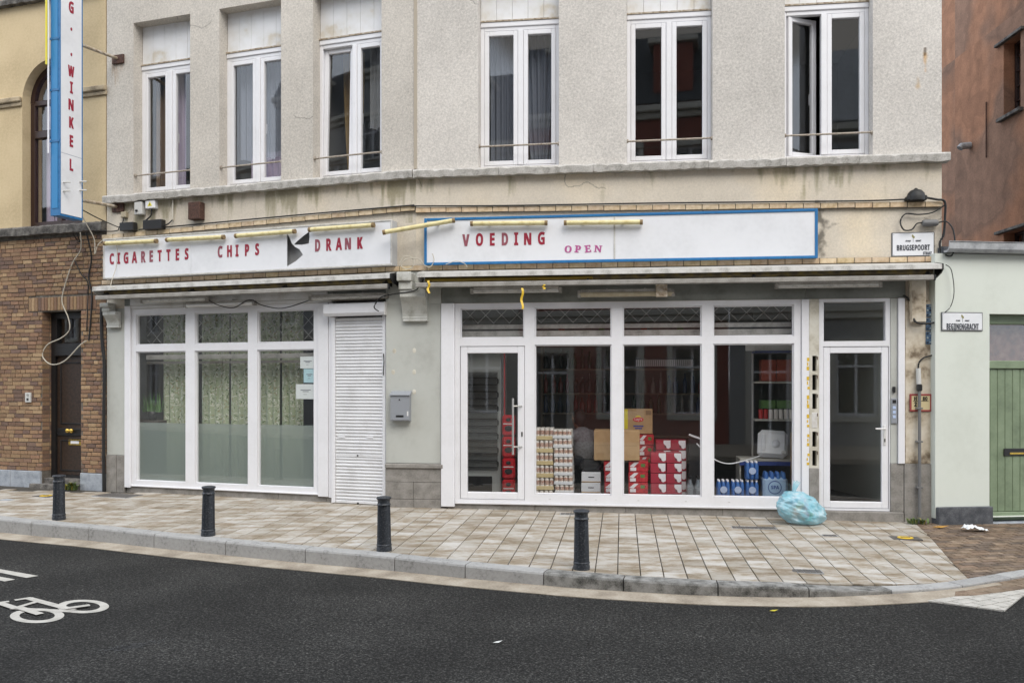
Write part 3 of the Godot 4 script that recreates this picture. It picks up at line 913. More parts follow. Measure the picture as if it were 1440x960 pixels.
	for b in range(-36, 40):
		for a in range(-4, 36):
			var o0 := Vector2(4.2, -8.8) + dirx * (a * 0.205 + (b % 2) * 0.1) + diry * (b * 0.082)
			var rect := PackedVector2Array([o0 + dirx * 0.004 + diry * 0.003, o0 + dirx * 0.201 + diry * 0.003, o0 + dirx * 0.201 + diry * 0.078, o0 + dirx * 0.004 + diry * 0.078])
			for p in Geometry2D.intersect_polygons(rect, reg2):
				if p.size() >= 3: all.append([(o0 - Vector2(0, 0)).length() + maxf(0, (o0.x / -o0.y) - 0.62) * 40.0, p])
	all.sort_custom(func(p, q): return p[0] < q[0])
	rest = MB.new()
	for k in all.size():
		var poly: PackedVector2Array = all[k][1]
		var mm := MB.new() if k < 300 else rest
		var v := rng.randf_range(0.75, 1.1)
		mm.col = [Color(.23, .165, .115), Color(.27, .19, .13), Color(.20, .15, .115), Color(.30, .225, .16)][rng.randi() % 4] * v
		if Geometry2D.is_polygon_clockwise(poly): poly.reverse()
		var lift := rng.randf_range(-0.002, 0.002)
		var ce := Vector2.ZERO
		for p in poly: ce += p / poly.size()
		var top := []; var low := []
		for p in poly:
			var q: Vector2 = p + (ce - p).limit_length(0.006)
			top.append(Vector3(q.x, klink_y(q) + lift, q.y)); low.append(Vector3(p.x, klink_y(p) - 0.014, p.y))
		for w in range(1, top.size() - 1):
			if (top[w + 1] - top[0]).cross(top[w] - top[0]).y > 0: mm.tri(top[0], top[w + 1], top[w])
			else: mm.tri(top[0], top[w], top[w + 1])
		for w in top.size():
			var e := (w + 1) % top.size()
			mm.quad(top[w], top[e], low[e], low[w])
		if k < 300: obj("paving_brick", mm, mats.klinker, bp)
	obj("far_paving_bricks", rest, mats.klinker, bp).set_meta("kind", "stuff")
	# larger brown setts and white painted setts of the crossing, on the road
	var cr := Node3D.new()
	cr.name = "crossing_setts"; add_child(cr); cr.set_meta("kind", "structure")
	var brown := PackedVector2Array([Vector2(3.84, -7.42), Vector2(4.44, -7.74), Vector2(6.4, -8.65), Vector2(6.1, -8.2), Vector2(4.427, -7.421), Vector2(3.90, -7.2), Vector2(3.7, -7.17)])
	var white := PackedVector2Array([Vector2(3.40, -7.03), Vector2(3.70, -7.168), Vector2(3.90, -7.198), Vector2(4.425, -7.418), Vector2(6.1, -8.19), Vector2(5.8, -7.7), Vector2(4.29, -7.20), Vector2(3.858, -6.721), Vector2(3.70, -6.83), Vector2(3.53, -6.95)])
	for pass_ in 2:
		for a in range(-4, 30):
			for b in range(-14, 14):
				var dx2 := Vector2(0.89, -0.456)
				var dy2 := Vector2(0.456, 0.89)
				var ln := 0.22 if pass_ == 0 else 0.2
				var o0 := Vector2(3.5, -7.2) + dx2 * (a * ln + (b & 1) * ln / 2) + dy2 * (b * 0.105)
				var rect := PackedVector2Array([o0 + dx2 * 0.005 + dy2 * 0.004, o0 + dx2 * (ln - 0.005) + dy2 * 0.004, o0 + dx2 * (ln - 0.005) + dy2 * 0.101, o0 + dx2 * 0.005 + dy2 * 0.101])
				for p in Geometry2D.intersect_polygons(rect, brown if pass_ == 0 else white):
					if p.size() < 3: continue
					var mm := MB.new()
					var v := rng.randf_range(0.8, 1.1)
					mm.col = Color(.27, .20, .14) * v
					mm.prism(p, -0.012, 0.0, Transform3D(Basis(Vector3.RIGHT, Vector3.BACK, Vector3.DOWN), Vector3(0, -0.1835, 0)))
					obj("painted_sett" if pass_ else "sett", mm, mats.roadpaint if pass_ else mats.klinker, cr)
	# bicycle symbol and double bar painted on the road
	var bk := Node3D.new()
	bk.name = "bicycle_marking"; add_child(bk); bk.set_meta("kind", "structure")
	for wheel in [[Vector2(-3.44, -6.875), 0.0], [Vector2(-3.655, -6.6), 0.0]]:
		m = MB.new()
		var ux := Vector2(0.617, -0.786); var vx := Vector2(-0.786, -0.617)
		var c0: Vector2 = wheel[0]
		for k in 40:
			var a0 := TAU * k / 40; var a1 := TAU * (k + 1) / 40
			var pt := func(an: float, f: float) -> Vector3:
				var q: Vector2 = c0 + ux * cos(an) * (0.165 - 0.06 * f) + vx * sin(an) * (0.265 - 0.085 * f)
				return Vector3(q.x, -0.1775, q.y)
			m.quad(pt.call(a0, 1.0), pt.call(a0, 0.0), pt.call(a1, 0.0), pt.call(a1, 1.0))
		obj("wheel_ring", m, mats.roadpaint, bk)
	var strokes := [[Vector2(-3.95, -6.80), Vector2(-3.46, -6.72), 0.062], [Vector2(-4.01, -7.12), Vector2(-3.47, -6.76), 0.066], [Vector2(-3.89, -6.99), Vector2(-3.95, -6.80), 0.052], [Vector2(-4.01, -7.125), Vector2(-4.08, -7.06), 0.052], [Vector2(-4.12, -7.00), Vector2(-4.17, -6.96), 0.052], [Vector2(-4.15, -6.95), Vector2(-3.93, -6.79), 0.062], [Vector2(-3.90, -6.80), Vector2(-3.65, -6.62), 0.062], [Vector2(-3.52, -6.78), Vector2(-3.40, -6.87), 0.062]]
	var hgt := -0.1760
	for s in strokes:
		m = MB.new()
		var d: Vector2 = (s[1] - s[0]).normalized() * s[2] * 0.5
		var w := Vector2(-d.y, d.x)
		var a: Vector2 = s[0] - d * 0.5; var b: Vector2 = s[1] + d * 0.5
		m.quad(Vector3(a.x + w.x, hgt, a.y + w.y), Vector3(b.x + w.x, hgt, b.y + w.y), Vector3(b.x - w.x, hgt, b.y - w.y), Vector3(a.x - w.x, hgt, a.y - w.y))
		hgt += 0.0011
		obj("frame_stroke", m, mats.roadpaint, bk)
	var bars := Node3D.new()
	bars.name = "bar_marking"; add_child(bars); bars.set_meta("kind", "structure")
	for p in [[Vector2(-4.398, -7.965), Vector2(-5.6, -8.62), Vector2(-5.52, -8.50), Vector2(-4.465, -7.883)], [Vector2(-4.53, -7.82), Vector2(-5.6, -8.40), Vector2(-5.52, -8.26), Vector2(-4.58, -7.741)]]:
		m = MB.new()
		m.quad(Vector3(p[0].x, -0.1775, p[0].y), Vector3(p[1].x, -0.1775, p[1].y), Vector3(p[2].x, -0.1775, p[2].y), Vector3(p[3].x, -0.1775, p[3].y))
		obj("painted_bar", m, mats.roadpaint, bars)
	m = MB.new()   # chalky scuff on the asphalt
	for k in 420:
		var q := Vector2(rng.randfn(0, 0.11), rng.randfn(0, 0.035)).rotated(-0.65) + Vector2(-2.60, -5.82)
		var w := rng.randf_range(0.002, 0.006)
		m.quad(Vector3(q.x - w, -0.1795, q.y + w), Vector3(q.x + w, -0.1795, q.y + w), Vector3(q.x + w, -0.1795, q.y - w), Vector3(q.x - w, -0.1795, q.y - w))
	tag(obj("chalk_scuff", m, mats.chalk), "faint chalky scuff on the asphalt in front of the bicycle marking", "scuff", "", "stuff")
	# pavement on the camera's side
	m = MB.new()
	m.cbox(Vector3(-60, -0.4, -1.3), Vector3(40, -0.06, 2.7), 0.02)
	struct("opposite_pavement", m, mats.gutter)

func klink_y(p: Vector2) -> float:
	return py(p.x, p.y)

# ---------------------------------------------------------------- the corner shop building
func build_shop_building() -> void:
	var b := thing("corner_building", "beige roughcast corner building with two white-framed shop fronts and first-floor windows", "building", FB)
	var ra := FB.inverse() * FA
	var I := Transform3D()
	var ha := []
	for w in [[-4.55, -3.545], [-3.048, -2.036], [-1.533, -0.50]]: ha.append(Rect2(w[0], 4.39, w[1] - w[0], 2.51))
	var hb := []
	for w in [[0.822, 1.86], [2.718, 3.778], [4.648, 5.687]]: hb.append(Rect2(w[0], 4.39, w[1] - w[0], 2.51))
	var m := MB.new()
	m.wall(-5.04, 0.0, 2.72, 9.2, ha, 0.0, -0.36)
	obj("wall", m, facade_mat(-5.04, 0.0, 2.6, 9.2, 101, 0), b, ra)
	m = MB.new()
	m.wall(0.0, 6.48, 2.62, 9.2, hb, 0.0, -0.36)
	obj("wall", m, facade_mat(0.0, 6.48, 2.6, 9.2, 131, 1), b)
	# joint where the two walls meet
	m = MB.new()
	m.box(Vector3(-0.03, 4.40, -0.02), Vector3(0.012, 9.2, 0.008))
	obj("corner_bead", m, mats.bead, b)
	# sill ledge in worn lengths
	var lens := [[-5.03, -3.9], [-3.9, -2.7], [-2.7, -1.35], [-1.35, -0.01]]
	for l in lens:
		m = MB.new()
		worn_ledge(m, l[0] + 0.002, l[1] - 0.002, 4.262, 4.385, 0.11)
		obj("sill_stone", m, mats.sill, b, ra)
	for l in [[-0.02, 1.1], [1.1, 2.3], [2.3, 3.72], [3.72, 4.65], [4.65, 5.5], [5.5, 6.55]]:
		m = MB.new()
		worn_ledge(m, l[0] + 0.002, l[1] - 0.002, 4.26, 4.378, 0.11)
		obj("sill_stone", m, mats.sill, b)
	for w in [[-4.55, -3.545, -4.03, ""], [-3.048, -2.036, -2.52, ""], [-1.533, -0.50, -0.99, "tilt"]]: upper_window(b, ra, w[0], w[1], w[2], w[3])
	for w in [[0.822, 1.86, 1.35, ""], [2.718, 3.778, 3.25, ""], [4.648, 5.687, 5.15, "swing"]]: upper_window(b, I, w[0], w[1], w[2], w[3])
	# courses of glazed tiles above and below the signs
	var courses := [["upper", ra, -5.10, 0.0, 3.745, 0.0206, 0.0], ["upper", I, 0.0, 6.48, 3.822, -0.0148, 0.0], ["lower", I, -0.05, 6.48, 3.073, -0.0005, 0.0], ["lower", ra, -5.10, -0.02, 3.073, 0.0, 0.0]]
	for c in courses:
		var course := sub("tile_course", b, c[1])
		var len_: float = c[3] - c[2]
		var n := int(round(len_ / 0.205))
		var w := len_ / n
		var meshes := []
		for k in 6:
			m = MB.new()
			var v := rng.randf_range(0.78, 1.08)
			m.col = Color(v, v * rng.randf_range(0.94, 1.0), v * rng.randf_range(0.85, 1.0))
			m.cbox(Vector3(0.004, 0, -0.03), Vector3(w - 0.004, 0.064, 0.045), 0.005)
			meshes.append(m.mesh())
		m = MB.new()
		var yy: float = c[4] + c[5] * len_ / 2
		for k in n:
			var y: float = c[4] + c[5] * (k + 0.5) * w
			obj("tile", meshes[rng.randi() % 6], mats.glazed, course, at(c[2] + k * w, y + rng.randf_range(-0.002, 0.002), 0))
			m.box(Vector3(c[2] + k * w - 0.001, y - 0.004, -0.02), Vector3(c[2] + (k + 1) * w + 0.001, y + 0.067, 0.036))
		obj("mortar_bed", m, mats.mortar, course)
	# grey boards behind the awnings
	obj("fascia_board", mbox(Vector3(0.34, 2.645, 0.0), Vector3(4.89, 3.06, 0.014)), mats.fascia, b)
	obj("fascia_board", mbox(Vector3(4.894, 2.645, 0.0), Vector3(6.06, 3.06, 0.013)), mats.fascia, b)
	obj("fascia_board", mbox(Vector3(-4.70, 2.752, 0.0), Vector3(-0.42, 3.06, 0.014)), mats.fascia, b, ra)
	# interior shell
	for r in [["A", ra, -5.03, -0.25, 0.0], ["B", I, 0.12, 6.47, 0.012]]:
		var e: float = r[4]
		m = MB.new(); m.box(Vector3(r[2], -0.3, -5.0), Vector3(r[3], 0.03 + e, -0.14)); obj("floor_slab", m, mats.roomfloor, b, r[1])
		m = MB.new(); m.box(Vector3(r[2], 2.95 + e, -5.0), Vector3(r[3], 4.02 + e, -0.361)); obj("floor_slab", m, mats.room, b, r[1])
		m = MB.new(); m.box(Vector3(r[2], 7.3 + e, -5.0), Vector3(r[3], 7.5 + e, -0.361)); obj("ceiling_slab", m, mats.room, b, r[1])
		m = MB.new(); m.box(Vector3(r[2], -0.3, -5.2), Vector3(r[3], 9.2 + e, -5.001)); obj("back_wall", m, mats.room, b, r[1])
		m = MB.new(); m.box(Vector3(r[2] - 0.2, -0.3, -5.2), Vector3(r[2] - 0.001, 9.19 + e, -0.362)); obj("party_wall", m, mats.room, b, r[1])
		m = MB.new(); m.box(Vector3(r[3] + 0.001, -0.3, -5.2), Vector3(r[3] + (0.2 if e == 0.0 else 0.008), 9.19 + e, -0.362)); obj("party_wall", m, mats.room, b, r[1])
		m = MB.new(); m.box(Vector3(r[2], 9.2 + e, -5.2), Vector3(r[3], 9.3 + e, -0.02)); obj("roof_slab", m, mats.room, b, r[1])
	for x in [2.25, 4.2]:
		m = MB.new(); m.box(Vector3(x, 4.035, -4.99), Vector3(x + 0.1, 7.31, -0.362)); obj("partition_wall", m, mats.room, b)
	m = MB.new(); m.box(Vector3(5.0, 0.043, -4.99), Vector3(5.06, 2.96, -0.12)); obj("partition_wall", m, mats.roomdark, b)
	for x in [-3.35, -1.8]:
		m = MB.new(); m.box(Vector3(x, 4.021, -4.99), Vector3(x + 0.1, 7.299, -0.362)); obj("partition_wall", m, mats.room, b, ra)
	# left pilaster with console
	m = MB.new()
	m.cbox(Vector3(-5.04, 0.55, -0.3), Vector3(-4.72, 2.72, 0.0), 0.006)
	obj("pilaster", m, mats.greypaint, b, ra)
	obj("plinth_block", mbox(Vector3(-5.045, -0.25, -0.3), Vector3(-4.86, 0.548, 0.012), 0.006), mats.stone, b, ra)
	obj("plinth_block", mbox(Vector3(-4.856, -0.25, -0.3), Vector3(-4.712, 0.548, 0.008), 0.006), mats.stone, b, ra)
	console(b, ra, -4.99, -4.76, 2.46, 2.79, 0.17, 0.05)
	# shop front that turns away: white frame, three bays
	shopfront_left(b, ra)
	roller_door(b, ra)
	# painted pier at the bend
	m = MB.new()
	m.cbox(Vector3(-0.40, 0.57, -0.3), Vector3(0.335, 2.64, 0.02), 0.006)
	m.box(Vector3(-0.40, 2.6401, -0.3), Vector3(0.335, 3.06, 0.016))
	obj("pier", m, mats.greypaint, b)
	for q in [[-0.284, 2.03], [-0.02, 2.035], [-0.02, 1.757], [-0.30, 1.757], [-0.02, 1.50]]:
		m = MB.new(); m.lathe([Vector2(0.034, 0), Vector2(0.026, 0.0025), Vector2(0.0001, 0.003)], 10, Transform3D(Basis(Vector3.RIGHT, PI / 2) * Basis().scaled(Vector3(0.75, 1, 1.0)), Vector3(q[0], q[1], 0.02)))
		obj("filler_patch", m, mats.cream, b)
	m = MB.new()
	m.cbox(Vector3(-0.405, 0.505, -0.3), Vector3(0.37, 0.568, 0.055), 0.012)
	obj("pier_ledge", m, mats.stone, b)
	for q in [[-0.40, 0.335, 0.33, 0.503], [-0.40, -0.03, 0.11, 0.327], [-0.027, 0.335, 0.11, 0.327], [-0.40, -0.03, -0.2, 0.107], [-0.027, 0.335, -0.2, 0.107]]:
		obj("plinth_block", mbox(Vector3(q[0], q[2], -0.3), Vector3(q[1], q[3], 0.03 + rng.randf() * 0.004), 0.004), mats.stone, b)
	console(b, I, -0.165, 0.165, 2.44, 3.03, 0.26, 0.06)
	shopfront_right(b)
	# corner pilaster: stained render over stone
	m = MB.new(); m.cbox(Vector3(6.05, 0.64, -0.3), Vector3(6.475, 2.615, 0.03), 0.008)
	obj("pilaster", m, mats.pilaster, b)
	m = MB.new(); m.cbox(Vector3(6.09, 2.33, 0.028), Vector3(6.275, 2.96, 0.10), 0.02)
	obj("pilaster_block", m, mats.pilaster, b)
	for q in [[6.04, 6.20, 0.0], [6.203, 6.475, 0.004]]:
		obj("plinth_block", mbox(Vector3(q[0], -0.3, -0.3), Vector3(q[1], 0.637, 0.04 + q[2]), 0.006), mats.stone, b)
	for k in 3:
		var tl := sub("wall_tile", b, at(6.335, 2.485 - k * 0.165, 0.03))
		obj("glaze", mbox(Vector3(-0.05, -0.075, 0), Vector3(0.05, 0.075, 0.014), 0.003), mats.tileblue, tl)
		for j in 9:
			var mm := MB.new()
			var an := rng.randf() * TAU
			mm.lathe([Vector2(0.0001, 0), Vector2(rng.randf_range(0.008, 0.016), 0), Vector2(0.0001, 0.0012)], 7, Transform3D(Basis(Vector3.RIGHT, PI / 2), Vector3(-0.032 + (j % 3) * 0.032, -0.052 + (j / 3) * 0.052, 0.0145)))
			obj("motif", mm, mats.tilepale if j % 2 else mats.tiledark, tl)

func worn_ledge(m: MB, s0: float, s1: float, y0: float, y1: float, o: float) -> void:   # stone with a chipped front edge
	var n := int((s1 - s0) / 0.06) + 1
	var prev := []
	for k in n + 1:
		var s := lerpf(s0, s1, float(k) / n)
		var chip := maxf(0.0, rng.randf() - 0.62) * 0.05
		var cur := [Vector3(s, y0 + rng.randf() * 0.012, -0.05), Vector3(s, y0 + rng.randf_range(-0.004, 0.014), o - 0.01), Vector3(s, y1 - 0.03 - chip, o + rng.randf_range(-0.006, 0.004)), Vector3(s, y1 - 0.008 - chip * 0.4, o - 0.018 - chip * 0.5), Vector3(s, y1 + 0.004, -0.20)]
		if k > 0:
			for w in 4: m.quad(prev[w], cur[w], cur[w + 1], prev[w + 1])
		if k == 0:
			for w in range(1, 4): m.tri(cur[0], cur[w], cur[w + 1])
		if k == n:
			for w in range(1, 4): m.tri(cur[0], cur[w + 1], cur[w])
		prev = cur

func console(b: Node3D, rel: Transform3D, s0: float, s1: float, y0: float, y1: float, o: float, foot: float) -> void:
	var c := sub("console", b, rel)
	var h := y1 - y0
	var side := PackedVector2Array([Vector2(0.015, y0), Vector2(foot, y0), Vector2(foot + 0.008, y0 + 0.03 * h)])
	for k in 7:
		var t := k / 6.0
		side.append(Vector2(foot + (o * 0.78 - foot) * (t * t * 0.8 + 0.2 * t), y0 + h * (0.05 + 0.42 * t)))
	side.append_array(PackedVector2Array([Vector2(o * 0.78, y0 + h * 0.62), Vector2(0.015, y0 + h * 0.62)]))
	var m := MB.new()
	var xf := Transform3D(Basis(Vector3(0, 0, 1), Vector3.UP, Vector3(-1, 0, 0)), Vector3.ZERO)
	m.prism(side, -s1 + 0.0, -s0, xf)
	obj("bracket", m, mats.corbel, c)
	obj("cap_block", mbox(Vector3(s0 - 0.012, y0 + h * 0.622, 0.014), Vector3(s1 - 0.165 * (h / 0.59), y0 + h * 0.80, o * 0.86), 0.008), mats.corbel, c)
	obj("cap_block", mbox(Vector3(s0 - 0.03, y0 + h * 0.802, 0.0145), Vector3(s1 - 0.17 * (h / 0.59), y1, o), 0.01), mats.corbel, c)
	obj("foot_moulding", mbox(Vector3(s0 + 0.005, y0 - 0.03, 0.0155), Vector3(s1 + 0.005, y0 - 0.001, foot + 0.02), 0.006), mats.corbel, c)

func shopfront_left(b: Node3D, ra: Transform3D) -> void:
	var sf := sub("shopfront", b, ra)
	var z := -0.07
	var bays := [[-4.526, -3.644], [-3.484, -2.588], [-2.437, -1.533]]
	var m := MB.new()
	m.wall(-4.60, -1.46, 0.10, 2.70, bays.map(func(q): return Rect2(q[0], 0.18, q[1] - q[0], 1.897)) + bays.map(func(q): return Rect2(q[0], 2.172, q[1] - q[0], 0.448)), z + 0.05, z - 0.03)
	obj("frame", m, mats.white, sf)
	# glazing beads give each opening an inner edge
	for q in bays:
		for r in [[0.18, 2.077], [2.172, 2.62]]:
			m = MB.new()
			frame_bars(m, q[0] + 0.001, q[1] - 0.001, r[0] + 0.001, r[1] - 0.001, 0.014, z - 0.02, z + 0.036, 0.004)
			obj("glazing_bead", m, mats.white, sf)
			obj("pane", glazed(Vector3(q[0] + 0.01, r[0] + 0.01, z), Vector3(q[1] - 0.01, r[1] - 0.01, z + 0.006)), mats.glass, sf)
		obj("frosted_film", mbox(Vector3(q[0] + 0.016, 0.196, z - 0.0165), Vector3(q[1] - 0.016, 1.035, z - 0.0145)), mats.film, sf)
	obj("side_board", mbox(Vector3(-4.708, 0.08, -0.1), Vector3(-4.604, 2.748, 0.012), 0.004), mats.white, sf)
	obj("side_board", mbox(Vector3(-1.456, 0.08, -0.1), Vector3(-1.30, 2.70, 0.006), 0.004), mats.white, sf)
	obj("side_board", mbox(Vector3(-1.296, 0.07, -0.1), Vector3(-1.235, 2.70, -0.004), 0.004), mats.white, sf)
	obj("head_board", mbox(Vector3(-4.60, 2.704, -0.1), Vector3(-1.24, 2.75, 0.004), 0.003), mats.white2, sf)
	obj("head_board", mbox(Vector3(-4.60, 2.753, -0.1), Vector3(-1.30, 2.86, 0.0165), 0.003), mats.white2, sf)
	for q in [[-4.70, -3.2], [-3.197, -2.1], [-2.097, -1.34], [-1.337, -1.26]]:
		obj("base_stone", mbox(Vector3(q[0], -0.25, -0.3), Vector3(q[1], 0.095, -0.03 + rng.randf() * 0.004), 0.004), mats.stone, sf)
	obj("sill_bar", mbox(Vector3(-4.60, 0.098, -0.1), Vector3(-1.46, 0.118, 0.0), 0.004), mats.white, sf)
	# rolled-up security grille behind the glass
	var g := sub("security_grille", b, ra)
	m = MB.new()
	lattice(m, -4.56, -1.5, 2.06, 2.72, -0.30, 0.20, 0.0045)
	obj("lattice", m, mats.steel, g)
	obj("bottom_bar", mbox(Vector3(-4.58, 1.965, -0.31), Vector3(-1.48, 2.035, -0.285), 0.006), mats.alu, g)
	obj("guide_rail", mbox(Vector3(-4.60, 1.90, -0.34), Vector3(-1.48, 1.94, -0.315), 0.004), mats.dirtyalu, g)

func roller_door(b: Node3D, ra: Transform3D) -> void:
	var d := sub("roller_shutter", b, ra)
	var z := 0.015
	var prof := PackedVector2Array()
	var m := MB.new()
	var p := 0.0442; var n := 55
	var pts := [Vector2(0.0, 0.0), Vector2(0.004, 0.004), Vector2(0.010, 0.010), Vector2(0.013, 0.020), Vector2(0.011, 0.031), Vector2(0.005, 0.038), Vector2(0.0, 0.040), Vector2(-0.003, 0.0435)]
	for k in pts.size() - 1:
		var a: Vector2 = pts[k]; var c: Vector2 = pts[k + 1]
		m.quad(Vector3(-1.175, a.y, a.x), Vector3(-0.475, a.y, a.x), Vector3(-0.475, c.y, c.x), Vector3(-1.175, c.y, c.x))
	m.quad(Vector3(-0.475, 0, -0.01), Vector3(-1.175, 0, -0.01), Vector3(-1.175, 0.0435, -0.01), Vector3(-0.475, 0.0435, -0.01))
	var slat := m.mesh()
	for k in n:
		if k == 13: continue
		obj("slat", slat, mats.shutter, d, at(0, 0.055 + k * p, z - 0.006 + (0.002 if k % 7 == 3 else 0.0)))
	var lk := obj("lock_slat", mbox(Vector3(-1.175, 0.055 + 13 * p, z - 0.012), Vector3(-0.475, 0.055 + 14 * p - 0.002, z + 0.008), 0.004), mats.shutter, d)
	m = MB.new(); m.lathe([Vector2(0.0001, 0), Vector2(0.012, 0), Vector2(0.012, 0.004), Vector2(0.0001, 0.006)], 12, Transform3D(Basis(Vector3.RIGHT, PI / 2), Vector3(-0.84, 0.652, z + 0.008)))
	obj("keyhole", m, mats.black, d)
	for x in [-1.08, -0.66]:
		obj("finger_grip", mbox(Vector3(x - 0.05, 0.885, z + 0.008), Vector3(x + 0.05, 0.905, z + 0.014), 0.003), mats.white, d)
	obj("bottom_bar", mbox(Vector3(-1.175, 0.012, z - 0.012), Vector3(-0.475, 0.052, z + 0.012), 0.005), mats.shutter, d)
	obj("guide_rail", mbox(Vector3(-1.232, 0.01, -0.05), Vector3(-1.178, 2.50, z + 0.02), 0.004), mats.white, d)
	obj("guide_rail", mbox(Vector3(-0.472, 0.01, -0.05), Vector3(-0.425, 2.50, z + 0.02), 0.004), mats.white, d)
	m = MB.new()
	m.prism(PackedVector2Array([Vector2(0.0, 2.505), Vector2(0.125, 2.505), Vector2(0.15, 2.54), Vector2(0.15, 2.655), Vector2(0.138, 2.668), Vector2(0.0, 2.668)]), 0.39, 1.285, Transform3D(Basis(Vector3(0, 0, 1), Vector3.UP, Vector3(-1, 0, 0)), Vector3.ZERO))
	obj("shutter_box", m, mats.white, d)
	obj("end_plate", mbox(Vector3(-0.389, 2.50, 0.0), Vector3(-0.372, 2.672, 0.155), 0.004), mats.white2, d)
	obj("door_leaf", mbox(Vector3(-1.23, 0.0, -0.13), Vector3(-0.43, 2.75, -0.09)), mats.roomdark, d)
	obj("step_stone", mbox(Vector3(-1.24, -0.25, -0.3), Vector3(-0.41, 0.008, 0.02), 0.005), mats.stone, d)
	obj("stop_bolt", mbox(Vector3(-0.84, 0.005, z + 0.012), Vector3(-0.82, 0.03, z + 0.03), 0.003), mats.black, d)

func shopfront_right(b: Node3D) -> void:
	var sf := sub("shopfront", b)
	var z := -0.05
	var ups := [[0.582, 1.414], [1.551, 2.526], [2.668, 3.644], [3.783, 4.758]]
	var m := MB.new()
	var holes := [Rect2(0.580, 0.118, 0.845, 1.972)]
	for k in 4:
		holes.append(Rect2(ups[k][0], 2.192, ups[k][1] - ups[k][0], 0.385))
		if k > 0: holes.append(Rect2(ups[k][0], 0.196, ups[k][1] - ups[k][0], 1.905))
	m.wall(0.517, 4.84, 0.085, 2.64, holes, z + 0.055, z - 0.03)
	obj("frame", m, mats.white, sf)
	for k in 4:
		for r in [[0.196, 2.101], [2.192, 2.577]]:
			if k == 0 and r[0] < 1.0: continue
			m = MB.new()
			frame_bars(m, ups[k][0] + 0.001, ups[k][1] - 0.001, r[0] + 0.001, r[1] - 0.001, 0.014, z - 0.02, z + 0.04, 0.004)
			obj("glazing_bead", m, mats.white, sf)
			obj("pane", glazed(Vector3(ups[k][0] + 0.01, r[0] + 0.01, z), Vector3(ups[k][1] - 0.01, r[1] - 0.01, z + 0.006)), mats.glass, sf)
			if r[0] < 1.0:
				for t in [0.2, 0.8]:
					obj("drain_cap", mbox(Vector3(lerpf(ups[k][0], ups[k][1], t) - 0.012, 0.135, z + 0.055), Vector3(lerpf(ups[k][0], ups[k][1], t) + 0.012, 0.142, z + 0.059)), mats.greybox, sf)
	obj("side_board", mbox(Vector3(0.34, 0.02, -0.1), Vector3(0.514, 2.642, 0.05), 0.006), mats.white, sf)
	obj("sill_bar", mbox(Vector3(0.517, 0.058, -0.1), Vector3(4.86, 0.083, 0.022), 0.004), mats.white, sf)
	obj("side_board", mbox(Vector3(4.844, 0.09, -0.1), Vector3(4.932, 2.64, 0.03), 0.005), mats.white, sf)
	for q in [[0.42, 1.55], [1.553, 2.7], [2.703, 3.9], [3.903, 5.06]]:
		obj("base_stone", mbox(Vector3(q[0], -0.25, -0.3), Vector3(q[1], 0.055, -0.012 + rng.randf() * 0.004), 0.004), mats.stone, sf)
	var g := sub("security_grille", b)
	m = MB.new()
	lattice(m, 0.56, 4.80, 2.40, 2.62, -0.30, 0.21, 0.004)
	obj("lattice", m, mats.steel, g)
	obj("bottom_bar", mbox(Vector3(0.54, 2.325, -0.315), Vector3(4.83, 2.385, -0.28), 0.006), mats.alu, g)
	obj("bottom_bar", mbox(Vector3(0.54, 2.225, -0.31), Vector3(4.83, 2.30, -0.285), 0.004), mats.alu, g)
	# glazed shop door with a long pull bar
	var d := sub("shop_door", b)
	m = MB.new()
	frame_bars(m, 0.586, 1.420, 0.122, 2.086, 0.088, z - 0.02, z + 0.048)
	obj("leaf_frame", m, mats.white, d)
	obj("pane", glazed(Vector3(0.67, 0.205, z), Vector3(1.336, 2.002, z + 0.006)), mats.glass, d)
	m = MB.new()
	m.tube([Vector3(1.278, 0.70, z + 0.11), Vector3(1.278, 1.42, z + 0.11)], 0.014, 10)
	for y in [0.80, 1.32]:
		m.tube([Vector3(1.278, y, z + 0.11), Vector3(1.34, y, z + 0.10), Vector3(1.385, y, z + 0.046)], 0.010, 8)
	obj("pull_handle", m, mats.steel, d)
	obj("lock_plate", mbox(Vector3(1.378, 0.93, z + 0.047), Vector3(1.396, 0.99, z + 0.055), 0.003), mats.blackpaint, d)
	# post with six cut-outs where boxes were removed
	var post := sub("letterbox_post", b)
	m = MB.new()
	var slots := []
	for k in 6: slots.append(Rect2(4.972, 0.60 + k * 0.232, 0.052, 0.188))
	m.wall(4.936, 5.05, 0.572, 2.64, slots, 0.018, -0.08)
	obj("post_board", m, mats.cream, post)
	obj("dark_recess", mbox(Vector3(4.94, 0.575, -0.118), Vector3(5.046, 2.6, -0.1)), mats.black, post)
	obj("plinth_block", mbox(Vector3(4.93, -0.25, -0.2), Vector3(5.05, 0.57, 0.035), 0.006), mats.stone, post)
	obj("slot_cover", mbox(Vector3(4.966, 0.60 + 2 * 0.232, 0.0), Vector3(5.03, 0.79 + 2 * 0.232, 0.022), 0.004), mats.white2, post)
	for k in 6:
		for j in 3:
			var x := 4.905 + rng.randf_range(-0.004, 0.006)
			obj("tape_scrap", mbox(Vector3(x, 0.61 + k * 0.232 + j * 0.055, 0.0305), Vector3(x + (0.028 if j != 1 else 0.014), 0.61 + k * 0.232 + j * 0.055 + rng.randf_range(0.03, 0.05), 0.0325)), mats.tape, post)
		obj("rust_hinge", mbox(Vector3(5.026, 0.74 + k * 0.232, 0.018), Vector3(5.036, 0.78 + k * 0.232, 0.024)), mats.rust, post)
	# glazed house door
	d = sub("house_door", b)
	m = MB.new()
	m.wall(5.053, 5.882, 0.06, 2.64, [Rect2(5.102, 0.085, 0.768, 1.975), Rect2(5.108, 2.125, 0.722, 0.478)], 0.012, -0.08)
	obj("door_frame", m, mats.white, d)
	m = MB.new()
